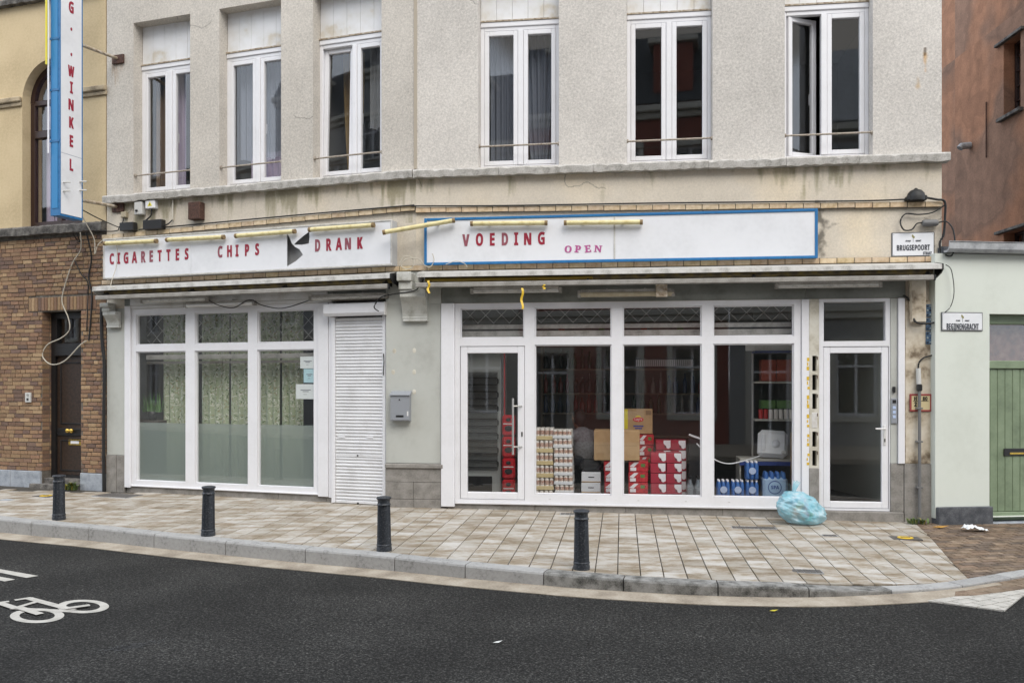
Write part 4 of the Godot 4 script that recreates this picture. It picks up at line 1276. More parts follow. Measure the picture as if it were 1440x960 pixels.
	frame_bars(m, 5.106, 5.866, 0.09, 2.056, 0.078, -0.05, 0.004)
	obj("leaf_frame", m, mats.white, d)
	obj("pane", glazed(Vector3(5.18, 0.165, -0.03), Vector3(5.79, 1.98, -0.024)), mats.glass, d)
	obj("pane", glazed(Vector3(5.10, 2.12, -0.04), Vector3(5.84, 2.61, -0.034)), mats.glass, d)
	m = MB.new()
	m.cbox(Vector3(5.806, 0.86, 0.004), Vector3(5.836, 1.10, 0.014), 0.004)
	m.tube([Vector3(5.82, 1.06, 0.014), Vector3(5.82, 1.06, 0.055), Vector3(5.70, 1.06, 0.06)], 0.010, 8)
	obj("lever_handle", m, mats.white2, d)
	obj("keyhole", mbox(Vector3(5.815, 0.90, 0.0141), Vector3(5.827, 0.94, 0.019)), mats.black, d)
	obj("threshold_stone", mbox(Vector3(5.051, -0.3, -0.3), Vector3(6.03, 0.055, 0.06), 0.01), mats.stone, d)
	# grey column with entry panel, white strip
	obj("jamb_board", mbox(Vector3(5.885, 0.64, -0.1), Vector3(5.965, 2.64, 0.02), 0.004), mats.greypaint, b)
	obj("cover_strip", mbox(Vector3(5.968, 0.64, -0.1), Vector3(6.044, 2.64, 0.05), 0.005), mats.white, b)
	obj("jamb_stone", mbox(Vector3(5.885, 0.056, -0.1), Vector3(6.036, 0.637, 0.03), 0.005), mats.stone, b)
	var ic := sub("entry_panel", b)
	obj("panel_plate", mbox(Vector3(5.888, 1.125, 0.02), Vector3(5.958, 1.43, 0.04), 0.005), mats.mailbox, ic)
	for k in 3:
		obj("name_plate", mbox(Vector3(5.905, 1.19 + k * 0.055, 0.0401), Vector3(5.94, 1.225 + k * 0.055, 0.0435)), mats.paleblue, ic)
	obj("speaker_grille", mbox(Vector3(5.903, 1.37, 0.0401), Vector3(5.943, 1.41, 0.043)), mats.black, ic)
	obj("key_box", mbox(Vector3(5.905, 1.50, 0.02), Vector3(5.938, 1.57, 0.045), 0.004), mats.blackpaint, b)

# ---------------------------------------------------------------- brick house
func build_brick_house() -> void:
	var b := thing("brick_house", "narrow house with brown brick ground floor, ochre render above and dark wooden door", "house", FA)
	var s0 := -10.5; var s1 := -5.06
	var m := MB.new()
	m.wall(s0, s1, 0.0, 3.88, [Rect2(-6.291, -0.1, 0.759, 2.81)], -0.012, -0.32)
	obj("wall", m, mats.mortar, b)
	# bricks
	var bricks := []
	var bl := 0.178; var bh := 0.0535; var px := 0.189; var ph := 0.0625
	var row := 0
	var y := 0.272
	while y + bh < 3.885:
		var x := s1 - (0.0 if row % 2 == 0 else px / 2)
		var first := true
		while x > s0:
			var w := rng.randf_range(0.125, 0.195) if rng.randf() < 0.8 else 0.085
			if row % 2 == 1 and first: w = 0.085; x = s1
			first = false
			var xa := x - w; var xb := x
			x -= w + 0.011
			var arch := y + bh > 2.715 and y < 2.935
			if y + bh < 2.72 and xb > -6.291 and xa < -5.532:
				if xa < -6.291: xb = -6.291
				elif xb > -5.532: xa = -5.532
				else: continue
				if xb - xa < 0.03: continue
			if arch and xb > -6.56 and xa < -5.24:
				if xa < -6.56: xb = -6.565
				elif xb > -5.24: xa = -5.235
				else: continue
				if xb - xa < 0.03: continue
			bricks.append([xa, y + rng.randf_range(-0.003, 0.003), xb - xa, bh + rng.randf_range(-0.003, 0.002)])
		y += ph
		row += 1
	var xx := -6.55
	while xx < -5.26:
		bricks.append([xx, 2.722, 0.0525, 0.205])
		xx += 0.0625
	bricks.sort_custom(func(p, q): return p[0] > q[0])
	var cols := [Color(.33, .21, .125), Color(.37, .245, .14), Color(.29, .175, .11), Color(.25, .155, .105), Color(.42, .29, .17), Color(.31, .185, .115), Color(.20, .13, .10), Color(.34, .215, .125)]
	var rest := MB.new()
	var cache := {}
	for k in bricks.size():
		var q: Array = bricks[k]
		var proud := rng.randf_range(-0.003, 0.004)
		var ci := rng.randi() % 8
		var v := rng.randf_range(0.8, 1.12)
		if k < 300:
			var key := "%d_%.3f_%.3f" % [ci, q[2], q[3]]
			if not cache.has(key):
				m = MB.new(); m.col = cols[ci] * v
				m.cbox(Vector3(0, 0, -0.03), Vector3(q[2], q[3], 0.0), rng.randf_range(0.003, 0.008))
				cache[key] = m.mesh()
			obj("brick", cache[key], mats.brick, b, at(q[0], q[1], proud))
		else:
			rest.col = cols[ci] * v
			rest.box(Vector3(q[0], q[1], -0.03), Vector3(q[0] + q[2], q[1] + q[3], proud))
	obj("far_bricks", rest, mats.brick, b).set_meta("kind", "stuff")
	# brick sides of the door recess
	m = MB.new()
	for k in 39:
		var yy := 0.272 + k * ph
		m.col = cols[rng.randi() % 8] * rng.randf_range(0.8, 1.1)
		m.box(Vector3(-6.292, yy, -0.14), Vector3(-6.286, yy + bh, -0.012))
		m.col = cols[rng.randi() % 8] * rng.randf_range(0.8, 1.1)
		m.box(Vector3(-6.2919, yy, -0.25), Vector3(-6.2865, yy + bh, -0.15))
		m.box(Vector3(-5.537, yy, -0.25), Vector3(-5.531, yy + bh, -0.012))
	var rv := obj("recess_bricks", m, mats.brick, b)
	rv.set_meta("kind", "stuff")
	# bluestone plinth, step, ledge
	for q in [[-10.5, -8.2], [-8.197, -6.9], [-6.897, -6.30]]:
		obj("plinth_block", mbox(Vector3(q[0], -0.25, -0.3), Vector3(q[1], 0.265, 0.022), 0.006), mats.bluestone, b)
	obj("plinth_block", mbox(Vector3(-5.528, -0.25, -0.3), Vector3(-5.065, 0.265, 0.022), 0.006), mats.bluestone, b)
	obj("doorstep", mbox(Vector3(-6.46, -0.25, -0.25), Vector3(-5.532, 0.08, 0.08), 0.008), mats.ledge, b)
	obj("doorstep", mbox(Vector3(-6.285, 0.0, -0.29), Vector3(-5.538, 0.16, -0.03), 0.008), mats.ledge, b)
	for q in [[-10.5, -7.9], [-7.897, -6.4], [-6.397, -5.05]]:
		m = MB.new()
		worn_ledge(m, q[0], q[1], 3.875, 4.02, 0.10)
		obj("ledge_stone", m, mats.ledge, b)
	# ochre upper wall with arched window
	var cx := -6.09; var r := 0.59; var sp := 5.98
	m = MB.new()
	var N := 20
	m.wall(s0, cx - r, 4.0, 9.0, [], 0.0, -0.36)
	m.wall(cx + r, s1, 4.0, 9.0, [], 0.0, -0.36)
	for k in N:
		var a0 := PI - PI * k / N; var a1 := PI - PI * (k + 1) / N
		var p := Vector2(cx + cos(a0) * r, sp + sin(a0) * r); var q := Vector2(cx + cos(a1) * r, sp + sin(a1) * r)
		m.quad(Vector3(p.x, p.y, 0), Vector3(q.x, q.y, 0), Vector3(q.x, 9.0, 0), Vector3(p.x, 9.0, 0))
		m.quad(Vector3(q.x, q.y, -0.36), Vector3(p.x, p.y, -0.36), Vector3(p.x, 9.0, -0.36), Vector3(q.x, 9.0, -0.36))
		m.quad(Vector3(p.x, p.y, -0.36), Vector3(q.x, q.y, -0.36), Vector3(q.x, q.y, 0), Vector3(p.x, p.y, 0))
	obj("wall", m, mats.ochre, b)
	for q in [[-10.5, cx - r - 0.001, 0.06], [cx + r + 0.001, -5.03, 0.06]]:
		m = MB.new()
		m.cbox(Vector3(q[0], 5.90, 0.0), Vector3(q[1], 5.96, 0.03), 0.006)
		m.cbox(Vector3(q[0], 5.961, 0.0), Vector3(q[1], 6.04, q[2]), 0.012)
		obj("impost_moulding", m, mats.dryochre, b)
	m = MB.new(); worn_ledge(m, -10.5, -5.07, 7.45, 7.56, 0.10)
	obj("string_course", m, mats.ledge, b)
	var w := sub("arched_window", b)
	m = MB.new()
	var zf := -0.22
	m.cbox(Vector3(cx - r, 4.02, zf), Vector3(cx - r + 0.09, sp, zf + 0.07), 0.006)
	m.cbox(Vector3(cx + r - 0.09, 4.02, zf), Vector3(cx + r, sp, zf + 0.07), 0.006)
	m.cbox(Vector3(cx - 0.05, 4.02, zf), Vector3(cx + 0.05, 5.45, zf + 0.08), 0.006)
	m.cbox(Vector3(cx - r + 0.09, 5.42, zf + 0.001), Vector3(cx + r - 0.09, 5.54, zf + 0.085), 0.01)
	m.cbox(Vector3(cx - r + 0.09, 5.93, zf + 0.001), Vector3(cx + r - 0.09, 6.01, zf + 0.075), 0.006)
	m.cbox(Vector3(cx - r + 0.09, 4.02, zf + 0.001), Vector3(cx + r - 0.09, 4.12, zf + 0.075), 0.006)
	for k in N:
		var a0 := PI * k / N; var a1 := PI * (k + 1) / N
		var pr := [Vector2(cos(a0), sin(a0)), Vector2(cos(a1), sin(a1))]
		var o0: Vector2 = pr[0] * r + Vector2(cx, sp); var o1: Vector2 = pr[1] * r + Vector2(cx, sp)
		var i0: Vector2 = pr[0] * (r - 0.08) + Vector2(cx, sp); var i1: Vector2 = pr[1] * (r - 0.08) + Vector2(cx, sp)
		m.quad(Vector3(o0.x, o0.y, zf + 0.07), Vector3(o1.x, o1.y, zf + 0.07), Vector3(i1.x, i1.y, zf + 0.07), Vector3(i0.x, i0.y, zf + 0.07))
		m.quad(Vector3(i0.x, i0.y, zf + 0.07), Vector3(i1.x, i1.y, zf + 0.07), Vector3(i1.x, i1.y, zf), Vector3(i0.x, i0.y, zf))
	obj("frame", m, mats.windowbrown, w)
	var arc := PackedVector2Array([Vector2(cx - r + 0.02, 4.05), Vector2(cx + r - 0.02, 4.05)])
	for k in N + 1: arc.append(Vector2(cx + cos(PI * k / N) * (r - 0.02), sp + sin(PI * k / N) * (r - 0.02)))
	m = MB.new(); m.prism(arc, zf + 0.03, zf + 0.036)
	obj("pane", m, mats.glass, w)
	curtain(FA, cx - r, cx + r, 4.05, 6.6, -0.45, 7, 0.03, mats.lilac, "lilac net curtain behind the arched brown window of the ochre house")
	# room behind
	m = MB.new()
	m.box(Vector3(s0, 3.9, -2.6), Vector3(s1, 4.0, -0.33)); m.box(Vector3(s0, 8.9, -2.6), Vector3(s1, 8.999, -0.37))
	m.box(Vector3(s0, -0.2, -2.8), Vector3(s1, 9.0, -2.601)); m.box(Vector3(s0 - 0.2, -0.2, -2.8), Vector3(s0 - 0.001, 9, -0.02))
	obj("inner_walls", m, mats.room, b)
	# door
	var d := sub("front_door", b)
	m = MB.new()
	m.wall(-6.285, -5.538, 0.16, 2.70, [Rect2(-6.20, 0.20, 0.662, 1.83), Rect2(-6.17, 2.23, 0.632, 0.38)], -0.17, -0.26)
	obj("door_frame", m, mats.blackpaint, d)
	obj("transom_bar", mbox(Vector3(-6.2, 2.03, -0.18), Vector3(-5.54, 2.22, -0.14), 0.012), mats.blackpaint, d)
	obj("pane", glazed(Vector3(-6.175, 2.225, -0.22), Vector3(-5.535, 2.615, -0.214)), mats.glass, d)
	obj("leaf", mbox(Vector3(-6.2, 0.20, -0.25), Vector3(-5.536, 2.03, -0.205), 0.004), mats.darkwood, d)
	for q in [[0.26, 0.74], [0.98, 1.94]]:
		m = MB.new()
		frame_bars(m, -6.13, -5.56, q[0], q[1], 0.022, -0.204, -0.19)
		obj("panel_moulding", m, mats.blackpaint, d)
	obj("lock_rail", mbox(Vector3(-6.19, 0.80, -0.204), Vector3(-5.54, 0.92, -0.186), 0.01), mats.blackpaint, d)
	for k in 2:
		m = MB.new()
		m.lathe([Vector2(0.0001, 0), Vector2(0.012, 0), Vector2(0.012, 0.02), Vector2(0.032, 0.035), Vector2(0.036, 0.05), Vector2(0.028, 0.066), Vector2(0.0001, 0.072)], 14, Transform3D(Basis(Vector3.RIGHT, PI / 2), Vector3(-5.93 + k * 0.075, 0.885, -0.185)))
		obj("knob", m, mats.brass, d)
	var lb := sub("letter_flap", b)
	obj("flap_frame", mbox(Vector3(-5.97, 0.66, -0.204), Vector3(-5.70, 0.75, -0.194), 0.004), mats.brass, lb)
	obj("paper", mbox(Vector3(-5.92, 0.685, -0.1935), Vector3(-5.76, 0.725, -0.188)), mats.white, lb)
	m = MB.new(); m.box(Vector3(-6.3, 0.0, -1.2), Vector3(-5.5, 2.9, -1.15))
	obj("hall_wall", m, mats.roomdark, b)
	m = MB.new(); m.box(Vector3(-6.05, 2.24, -0.5), Vector3(-5.6, 2.36, -0.4))
	var num := sub("number_plate", b)
	obj("plate", mbox(Vector3(-6.60, 1.32, 0.0), Vector3(-6.49, 1.47, 0.025), 0.004), mats.greybox, num)
	letter("13", 0.035, 0.8, mats.black, num, at(-6.545, 1.43, 0.026), false, 400, "digits")
	obj("bell_button", mbox(Vector3(-6.565, 1.345, 0.025), Vector3(-6.525, 1.385, 0.03), 0.003), mats.blackpaint, num)

# ---------------------------------------------------------------- houses on the right
func build_right_houses() -> void:
	var d := thing("green_house", "low pale green rendered house with green plank gate and zinc gutter beside the corner", "house", FD)
	var m := MB.new()
	m.wall(0.0, 6.0, 0.0, 3.16, [Rect2(0.70, -0.2, 2.7, 2.645)], 0.0, -0.30)
	obj("wall", m, mats.palegreen, d)
	obj("wall", mbox(Vector3(0.002, -0.2, -4.0), Vector3(0.25, 3.15, -0.301)), mats.palegreen, d)
	m = MB.new(); m.box(Vector3(0.095, 3.161, -4.2), Vector3(6.0, 3.24, 0.02))
	obj("flat_roof", m, mats.darkstone, d)
	m = MB.new()
	m.prism(PackedVector2Array([Vector2(0.02, 3.165), Vector2(0.10, 3.165), Vector2(0.125, 3.20), Vector2(0.13, 3.275), Vector2(0.14, 3.285), Vector2(0.12, 3.292), Vector2(0.112, 3.215), Vector2(0.09, 3.19), Vector2(0.02, 3.19)]), -6.0, -0.095, Transform3D(Basis(Vector3(0, 0, 1), Vector3.UP, Vector3(-1, 0, 0)), Vector3.ZERO))
	obj("gutter", m, mats.zinc, d)
	obj("plinth_block", mbox(Vector3(0.008, -0.3, -0.2), Vector3(0.715, 0.135, 0.05), 0.008), mats.darkstone, d)
	obj("plinth_block", mbox(Vector3(3.39, -0.3, -0.2), Vector3(6.0, 0.135, 0.05), 0.008), mats.darkstone, d)
	var g := sub("plank_gate", d)
	var pm := mbox(Vector3(0, 0.0, -0.02), Vector3(0.0985, 1.74, 0.0), 0.006).mesh()
	for k in 27:
		obj("plank", pm, mats.greenboard, g, at(0.702 + k * 0.0998, 0.045, -0.13))
	obj("rail", mbox(Vector3(0.701, 1.787, -0.2), Vector3(3.399, 1.885, -0.105), 0.008), mats.greenboard, g)
	obj("rail", mbox(Vector3(0.701, -0.055, -0.2), Vector3(3.399, 0.043, -0.10), 0.008), mats.greenboard, g)
	obj("rail", mbox(Vector3(0.701, 2.33, -0.2), Vector3(3.399, 2.443, -0.11), 0.006), mats.greenboard, g)
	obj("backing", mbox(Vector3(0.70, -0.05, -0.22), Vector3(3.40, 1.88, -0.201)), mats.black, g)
	obj("pane", glazed(Vector3(0.71, 1.885, -0.17), Vector3(3.39, 2.33, -0.164)), mats.glass, g)
	obj("curtain_board", mbox(Vector3(0.71, 1.885, -0.25), Vector3(3.39, 2.33, -0.24)), mats.brownboard, g)
	obj("letter_plate", mbox(Vector3(0.98, 0.725, -0.13), Vector3(1.32, 0.815, -0.115), 0.004), mats.blackpaint, g)
	obj("letter_flap", mbox(Vector3(1.05, 0.742, -0.1149), Vector3(1.25, 0.765, -0.108), 0.003), mats.brass, g)
	obj("threshold", mbox(Vector3(0.717, -0.3, -0.2), Vector3(3.388, -0.06, 0.04), 0.006), mats.bluestone, g)

	var e := thing("brown_house", "tall house side wall in blotchy red-brown render behind the low green house", "house", FE)
	m = MB.new()
	m.wall(-6.5, 1.7, 0.0, 13.0, [Rect2(0.043, 6.09, 0.50, 1.24), Rect2(0.043, 3.2, 0.60, 0.94)], 0.0, -0.3)
	var bm := StandardMaterial3D.new()
	bm.albedo_texture = brown_tex(); bm.roughness = 0.95
	bm.uv1_scale = Vector3(1.0 / 7.0, 1.0 / 7.0, 1); bm.uv1_offset = Vector3(0.23, 0.1, 0)
	obj("wall", m, bm, e)
	m = MB.new(); m.box(Vector3(1.45, 0, -7), Vector3(1.69, 13, -0.301))
	obj("wall", m, bm, e)
	m = MB.new(); m.box(Vector3(-6.6, 13.0, -7.0), Vector3(1.9, 13.15, 0.2)); obj("roof_slab", m, mats.darkstone, e)
	m = MB.new(); m.box(Vector3(-6.5, 0.0, -1.6), Vector3(1.4, 13.0, -1.5)); obj("inner_wall", m, mats.roomdark, e)
	for q in [[0.043, 0.543, 6.09, 7.33], [0.043, 0.643, 3.2, 4.14]]:
		var w := sub("window", e)
		m = MB.new(); frame_bars(m, q[0], q[1], q[2], q[3], 0.05, -0.24, -0.18)
		obj("frame", m, mats.windowbrown, w)
		obj("pane", glazed(Vector3(q[0] + 0.04, q[2] + 0.04, -0.215), Vector3(q[1] - 0.04, q[3] - 0.04, -0.209)), mats.glass, w)
		for k in 4:
			obj("glazing_bar", mbox(Vector3(q[0] + 0.05, lerpf(q[2], q[3], (k + 1) / 5.0), -0.208), Vector3(q[1] - 0.05, lerpf(q[2], q[3], (k + 1) / 5.0) + 0.018, -0.19)), mats.windowbrown, w)
		obj("lintel", mbox(Vector3(q[0] - 0.20, q[3] + 0.002, -0.1), Vector3(q[1] + 0.12, q[3] + 0.05, 0.06), 0.005), mats.ledge, w)
		obj("sill", mbox(Vector3(q[0] - 0.10, q[2] - 0.06, -0.2), Vector3(q[1] + 0.08, q[2] - 0.002, 0.08), 0.005), mats.ledge, w)
	m = MB.new(); m.tube([Vector3(-1.05, 5.93, -0.05), Vector3(-1.05, 5.91, 0.16), Vector3(-1.05, 5.87, 0.19)], 0.06, 10)
	obj("vent_spout", m, mats.zinc, e)
	m = MB.new(); m.tube([Vector3(-0.47, 5.55, 0.02), Vector3(-0.47, 6.52, 0.02)], 0.012, 6)
	obj("thin_pipe", m, mats.rust, e)

# ---------------------------------------------------------------- the row behind the camera, mirrored in the glass
func build_opposite_row() -> void:
	var list := [[-3.4, 2.6, 9.6, "redwall", "red-painted town house with cream window surrounds across the street", mats.darkslate], [2.6, 9.2, 8.7, "greywall", "grey rendered house with zinc mansard roof across the street", mats.zinc], [9.2, 16.0, 8.2, "palewall", "off-white house at the end of the row across the street", mats.darkslate], [-9.4, -3.4, 8.9, "palewall", "off-white house left of the red one across the street", mats.darkslate], [-15.8, -9.4, 9.4, "greywall", "second grey house further along the row across the street", mats.darkslate], [-22.5, -15.8, 13.4, "greywall", "tall grey house far along the row across the street", mats.darkslate], [-30.0, -22.5, 9.0, "palewall", "pale house beyond the grey one in the row across the street", mats.darkslate], [-38.0, -30.0, 9.6, "palewall", "off-white house far along the row across the street", mats.darkslate], [-48.0, -38.0, 9.2, "dullbrick", "wide dull brick house almost at the end of the row", mats.darkslate], [-60.0, -48.0, 9.8, "greywall", "wide grey house at the far end of the row", mats.darkslate]]
	for q in list:
		var x0: float = q[0]; var x1: float = q[1]; var h: float = q[2]
		var wd := x1 - x0
		var b := thing("town_house", q[4], "house", Transform3D(Basis(Vector3(-1, 0, 0), Vector3.UP, Vector3(0, 0, -1)), Vector3(x1, 0, 2.7)), "houses across the street")
		var holes := []
		var nw := 3
		for fl in 4:
			for k in nw:
				var c := wd * (k + 0.5) / nw
				var y := [0.75, 4.0, 6.75, 10.0][fl] as float
				if y + 1.9 > h - 0.4: continue
				if fl == 0 and k == 2: holes.append(Rect2(c - 0.5, -0.1, 1.0, 2.6))
				else: holes.append(Rect2(c - 0.52, y, 1.04, [1.9, 1.9, 1.6, 1.6][fl]))
		var m := MB.new()
		m.wall(0.0, wd - 0.02, -0.1, h, holes, 0.0, -0.3)
		obj("wall", m, mats[q[3]], b)
		for r in holes:
			var dr: bool = r.position.y < 0.0
			var w := sub("door" if dr else "window", b)
			m = MB.new()
			frame_bars(m, r.position.x - 0.16, r.end.x + 0.16, r.position.y - 0.16, r.end.y + 0.16, 0.158, -0.05, 0.05)
			obj("surround", m, mats.creamstone, w)
			m = MB.new()
			frame_bars(m, r.position.x, r.end.x, r.position.y, r.end.y, 0.07, -0.2, -0.12)
			m.box(Vector3(r.get_center().x - 0.03, r.position.y + 0.07, -0.19), Vector3(r.get_center().x + 0.03, r.end.y - 0.07, -0.121))
			m.box(Vector3(r.position.x + 0.07, r.end.y - 0.6, -0.189), Vector3(r.end.x - 0.07, r.end.y - 0.54, -0.122))
			obj("frame", m, mats.white, w)
			obj("pane", glazed(Vector3(r.position.x + 0.06, r.position.y + 0.06, -0.17), Vector3(r.end.x - 0.06, r.end.y - 0.06, -0.164)), mats.glass, w)
		m = MB.new(); m.box(Vector3(0.01, -0.1, -1.3), Vector3(wd - 0.03, h, -1.25)); obj("inner_wall", m, mats.room, b)
		m = MB.new(); m.box(Vector3(0.011, h - 0.1, -6), Vector3(wd - 0.031, h - 0.001, -0.301)); obj("attic_floor", m, mats.room, b)
		for y in [3.35, h - 0.45]:
			m = MB.new()
			m.cbox(Vector3(0.0, y, -0.02), Vector3(wd - 0.02, y + 0.18, 0.10), 0.02); m.cbox(Vector3(0.0, y + 0.181, -0.02), Vector3(wd - 0.02, y + 0.36, 0.24 if y > 5 else 0.16), 0.02)
			obj("cornice", m, mats.creamstone, b)
		m = MB.new()
		m.prism(PackedVector2Array([Vector2(0.10, h), Vector2(-1.0, h + 2.3), Vector2(-4.0, h + 3.0), Vector2(-6.0, h + 3.0), Vector2(-6.0, h)]), -wd + 0.02, 0.0, Transform3D(Basis(Vector3(0, 0, 1), Vector3.UP, Vector3(-1, 0, 0)), Vector3.ZERO))
		obj("roof", m, q[5], b)
		for k in 2:
			var dm := MB.new()
			var c2 := wd * (k + 0.5) / 2
			dm.cbox(Vector3(c2 - 0.55, h + 0.3, -0.9), Vector3(c2 + 0.55, h + 1.7, -0.02), 0.02)
			obj("dormer", dm, mats[q[3]], b)
			obj("dormer_roof", mbox(Vector3(c2 - 0.7, h + 1.701, -1.1), Vector3(c2 + 0.7, h + 1.85, 0.1), 0.02), mats.creamstone, b)

# ---------------------------------------------------------------- shop signs
func tube_lamp(F: Transform3D, a: Vector3, c: Vector3, label: String, group := "yellowed tube lamps above the shop signs") -> void:
	var t := thing("tube_lamp", label, "lamp", F, group)
	var d := (c - a).normalized()
	var m := MB.new(); m.tube([a + d * 0.035, c - d * 0.035], 0.030, 12)
	obj("tube", m, mats.yellow, t)
	for e in [a, c - d * 0.035]:
		m = MB.new(); m.tube([e, e + d * 0.035], 0.033, 12)
		obj("end_cap", m, mats.rustend, t)
	m = MB.new()
	for k in [0.25, 0.75]:
		var p := a.lerp(c, k)
		m.box(p + Vector3(-0.012, -0.01, -0.10), p + Vector3(0.012, 0.034, -0.028))
	obj("clip", m, mats.dirtyalu, t)

func build_signs() -> void:
	# long white box sign with a smashed panel
	var s := thing("shop_sign", "long white box sign reading CIGARETTES CHIPS DRANK with a broken panel", "sign", FA)
	var y0 := 3.14; var y1 := 3.722; var o := 0.17
	var m := MB.new()
	m.box(Vector3(-4.94, y0, 0.0), Vector3(-0.27, y0 + 0.02, o)); m.box(Vector3(-4.94, y1 - 0.02, 0.0), Vector3(-0.27, y1, o))
	m.box(Vector3(-4.94, y0 + 0.02, 0.0), Vector3(-4.925, y1 - 0.02, o)); m.box(Vector3(-0.285, y0 + 0.02, 0.0), Vector3(-0.27, y1 - 0.02, o))
	m.box(Vector3(-4.925, y0 + 0.02, 0.0), Vector3(-0.285, y1 - 0.02, 0.012))
	obj("case", m, mats.signgrey, s)
	m = MB.new(); frame_bars(m, -4.945, -0.262, y0 - 0.004, y1 + 0.004, 0.022, o - 0.01, o + 0.008, 0.004)
	obj("edge_trim", m, mats.alu, s)
	var hole := [PackedVector2Array([Vector2(-1.829, 3.63), Vector2(-1.829, 3.19), Vector2(-1.70, 3.25), Vector2(-1.584, 3.332), Vector2(-1.64, 3.41), Vector2(-1.71, 3.447), Vector2(-1.76, 3.50), Vector2(-1.79, 3.57)]), PackedVector2Array([Vector2(-1.728, 3.476), Vector2(-1.66, 3.53), Vector2(-1.58, 3.585), Vector2(-1.488, 3.64), Vector2(-1.484, 3.56), Vector2(-1.495, 3.48), Vector2(-1.60, 3.468)])]
	var panels := [[-4.93, -3.396], [-3.393, -1.831], [-1.828, -0.28]]
	for k in 3:
		var poly := PackedVector2Array([Vector2(panels[k][0], y0 + 0.01), Vector2(panels[k][1], y0 + 0.01), Vector2(panels[k][1], y1 - 0.01), Vector2(panels[k][0], y1 - 0.01)])
		m = MB.new()
		if k == 2:
			var cut := [poly]
			for h in hole:
				var nxt := []
				for p in cut: nxt.append_array(Geometry2D.clip_polygons(p, h))
				cut = nxt
			# a polygon with an inner hole comes back as two outlines: bridge them by splitting at the hole
			var solid := cut.filter(func(p): return not Geometry2D.is_polygon_clockwise(p))
			var inner := cut.filter(func(p): return Geometry2D.is_polygon_clockwise(p))
			if inner.size() > 0:
				var halves := [PackedVector2Array([Vector2(-2, 0), Vector2(-1.6, 0), Vector2(-1.6, 9), Vector2(-2, 9)]), PackedVector2Array([Vector2(-1.6, 0), Vector2(0, 0), Vector2(0, 9), Vector2(-1.6, 9)])]
				var fin := []
				for hf in halves:
					var part := [hf]
					var acc := []
					for p in solid: acc.append_array(Geometry2D.intersect_polygons(p, hf))
					for h in inner:
						var rev: PackedVector2Array = h.duplicate(); rev.reverse()
						var nx := []
						for p in acc: nx.append_array(Geometry2D.clip_polygons(p, rev))
						acc = nx
					fin.append_array(acc)
				solid = fin
			for p in solid: m.prism(p, o - 0.006, o - 0.001)
		else:
			m.prism(poly, o - 0.006, o - 0.001)
		obj("face_panel", m, mats.signwhite, s)
	var txt := [["C", -4.789, 0], ["I", -4.663, 0], ["G", -4.529, 1], ["A", -4.379, 1], ["R", -4.226, 2], ["E", -4.083, 2], ["T", -3.933, 1], ["T", -3.780, 0], ["E", -3.628, 0], ["S", -3.469, 1], ["C", -2.909, 2], ["H", -2.752, 0], ["I", -2.631, 1], ["P", -2.469, 1], ["S", -2.305, 0], ["D", -1.361, 2], ["R", -1.196, 1], ["A", -1.040, 1], ["N", -0.902, 2], ["K", -0.731, 0]]
	for t in txt:
		letter(t[0], 0.150, 0.62, mats.redfade if t[2] == 2 else mats.red, s, at(t[1], 3.418 + (t[1] + 4.8) * 0.006, o + 0.002))
	# blue-framed sign
	s = thing("shop_sign", "long white sign in a blue frame reading VOEDING and OPEN", "sign", FB)
	o = 0.10
	m = MB.new(); m.box(Vector3(0.14, 3.135, 0.0), Vector3(5.01, 3.725, o - 0.012))
	obj("case", m, mats.signgrey, s)
	m = MB.new(); frame_bars(m, 0.132, 5.018, 3.128, 3.732, 0.034, o - 0.02, o + 0.012, 0.005)
	obj("blue_frame", m, mats.blue, s)
	for q in [[0.16, 2.562], [2.566, 4.99]]:
		obj("face_panel", mbox(Vector3(q[0], 3.15, o - 0.011), Vector3(q[1], 3.71, o - 0.001)), mats.signwhite, s)
	obj("panel_joint", mbox(Vector3(2.554, 3.16, o - 0.0009), Vector3(2.574, 3.70, o + 0.004)), mats.alu, s)
	for t in [["V", 0.676, 2], ["O", 0.850, 1], ["E", 1.014, 1], ["D", 1.177, 2], ["I", 1.320, 1], ["N", 1.473, 0], ["G", 1.644, 0]]:
		letter(t[0], 0.150, 0.66, mats.redfade if t[2] == 2 else mats.red, s, at(t[1], 3.435, o + 0.001))
	for t in [["O", 1.982, -0.12], ["P", 2.105, -0.1], ["E", 2.230, 0.1], ["N", 2.361, -0.1]]:
		letter(t[0], 0.085, 1.05, mats.purple, s, Transform3D(Basis(Vector3.BACK, t[2]), Vector3(t[1], 3.295, o + 0.001)), true, 700)
	# lamps
	tube_lamp(FA, Vector3(-4.873, 3.645, 0.225), Vector3(-3.93, 3.633, 0.225), "yellow tube lamp above the letters CIGARETTES, nearest the brick house")
	tube_lamp(FA, Vector3(-3.769, 3.640, 0.225), Vector3(-2.794, 3.628, 0.225), "yellow tube lamp above the start of the word CHIPS")
	tube_lamp(FA, Vector3(-2.617, 3.632, 0.225), Vector3(-1.663, 3.644, 0.225), "yellow tube lamp ending above the broken sign panel")
	tube_lamp(FA, Vector3(-1.46, 3.652, 0.225), Vector3(-0.487, 3.657, 0.225), "yellow tube lamp above the word DRANK")
	tube_lamp(FB, Vector3(-0.371, 3.532, 0.27), Vector3(0.547, 3.685, 0.17), "yellow tube lamp hanging askew between the two shop signs")
	tube_lamp(FB, Vector3(0.745, 3.639, 0.16), Vector3(1.729, 3.625, 0.16), "yellow tube lamp above the word VOEDING")
	tube_lamp(FB, Vector3(1.935, 3.621, 0.16), Vector3(2.914, 3.606, 0.16), "yellow tube lamp above the word OPEN")
	# blade sign square to the wall
	var xs := FA.basis.x; var zs := FA.basis.z
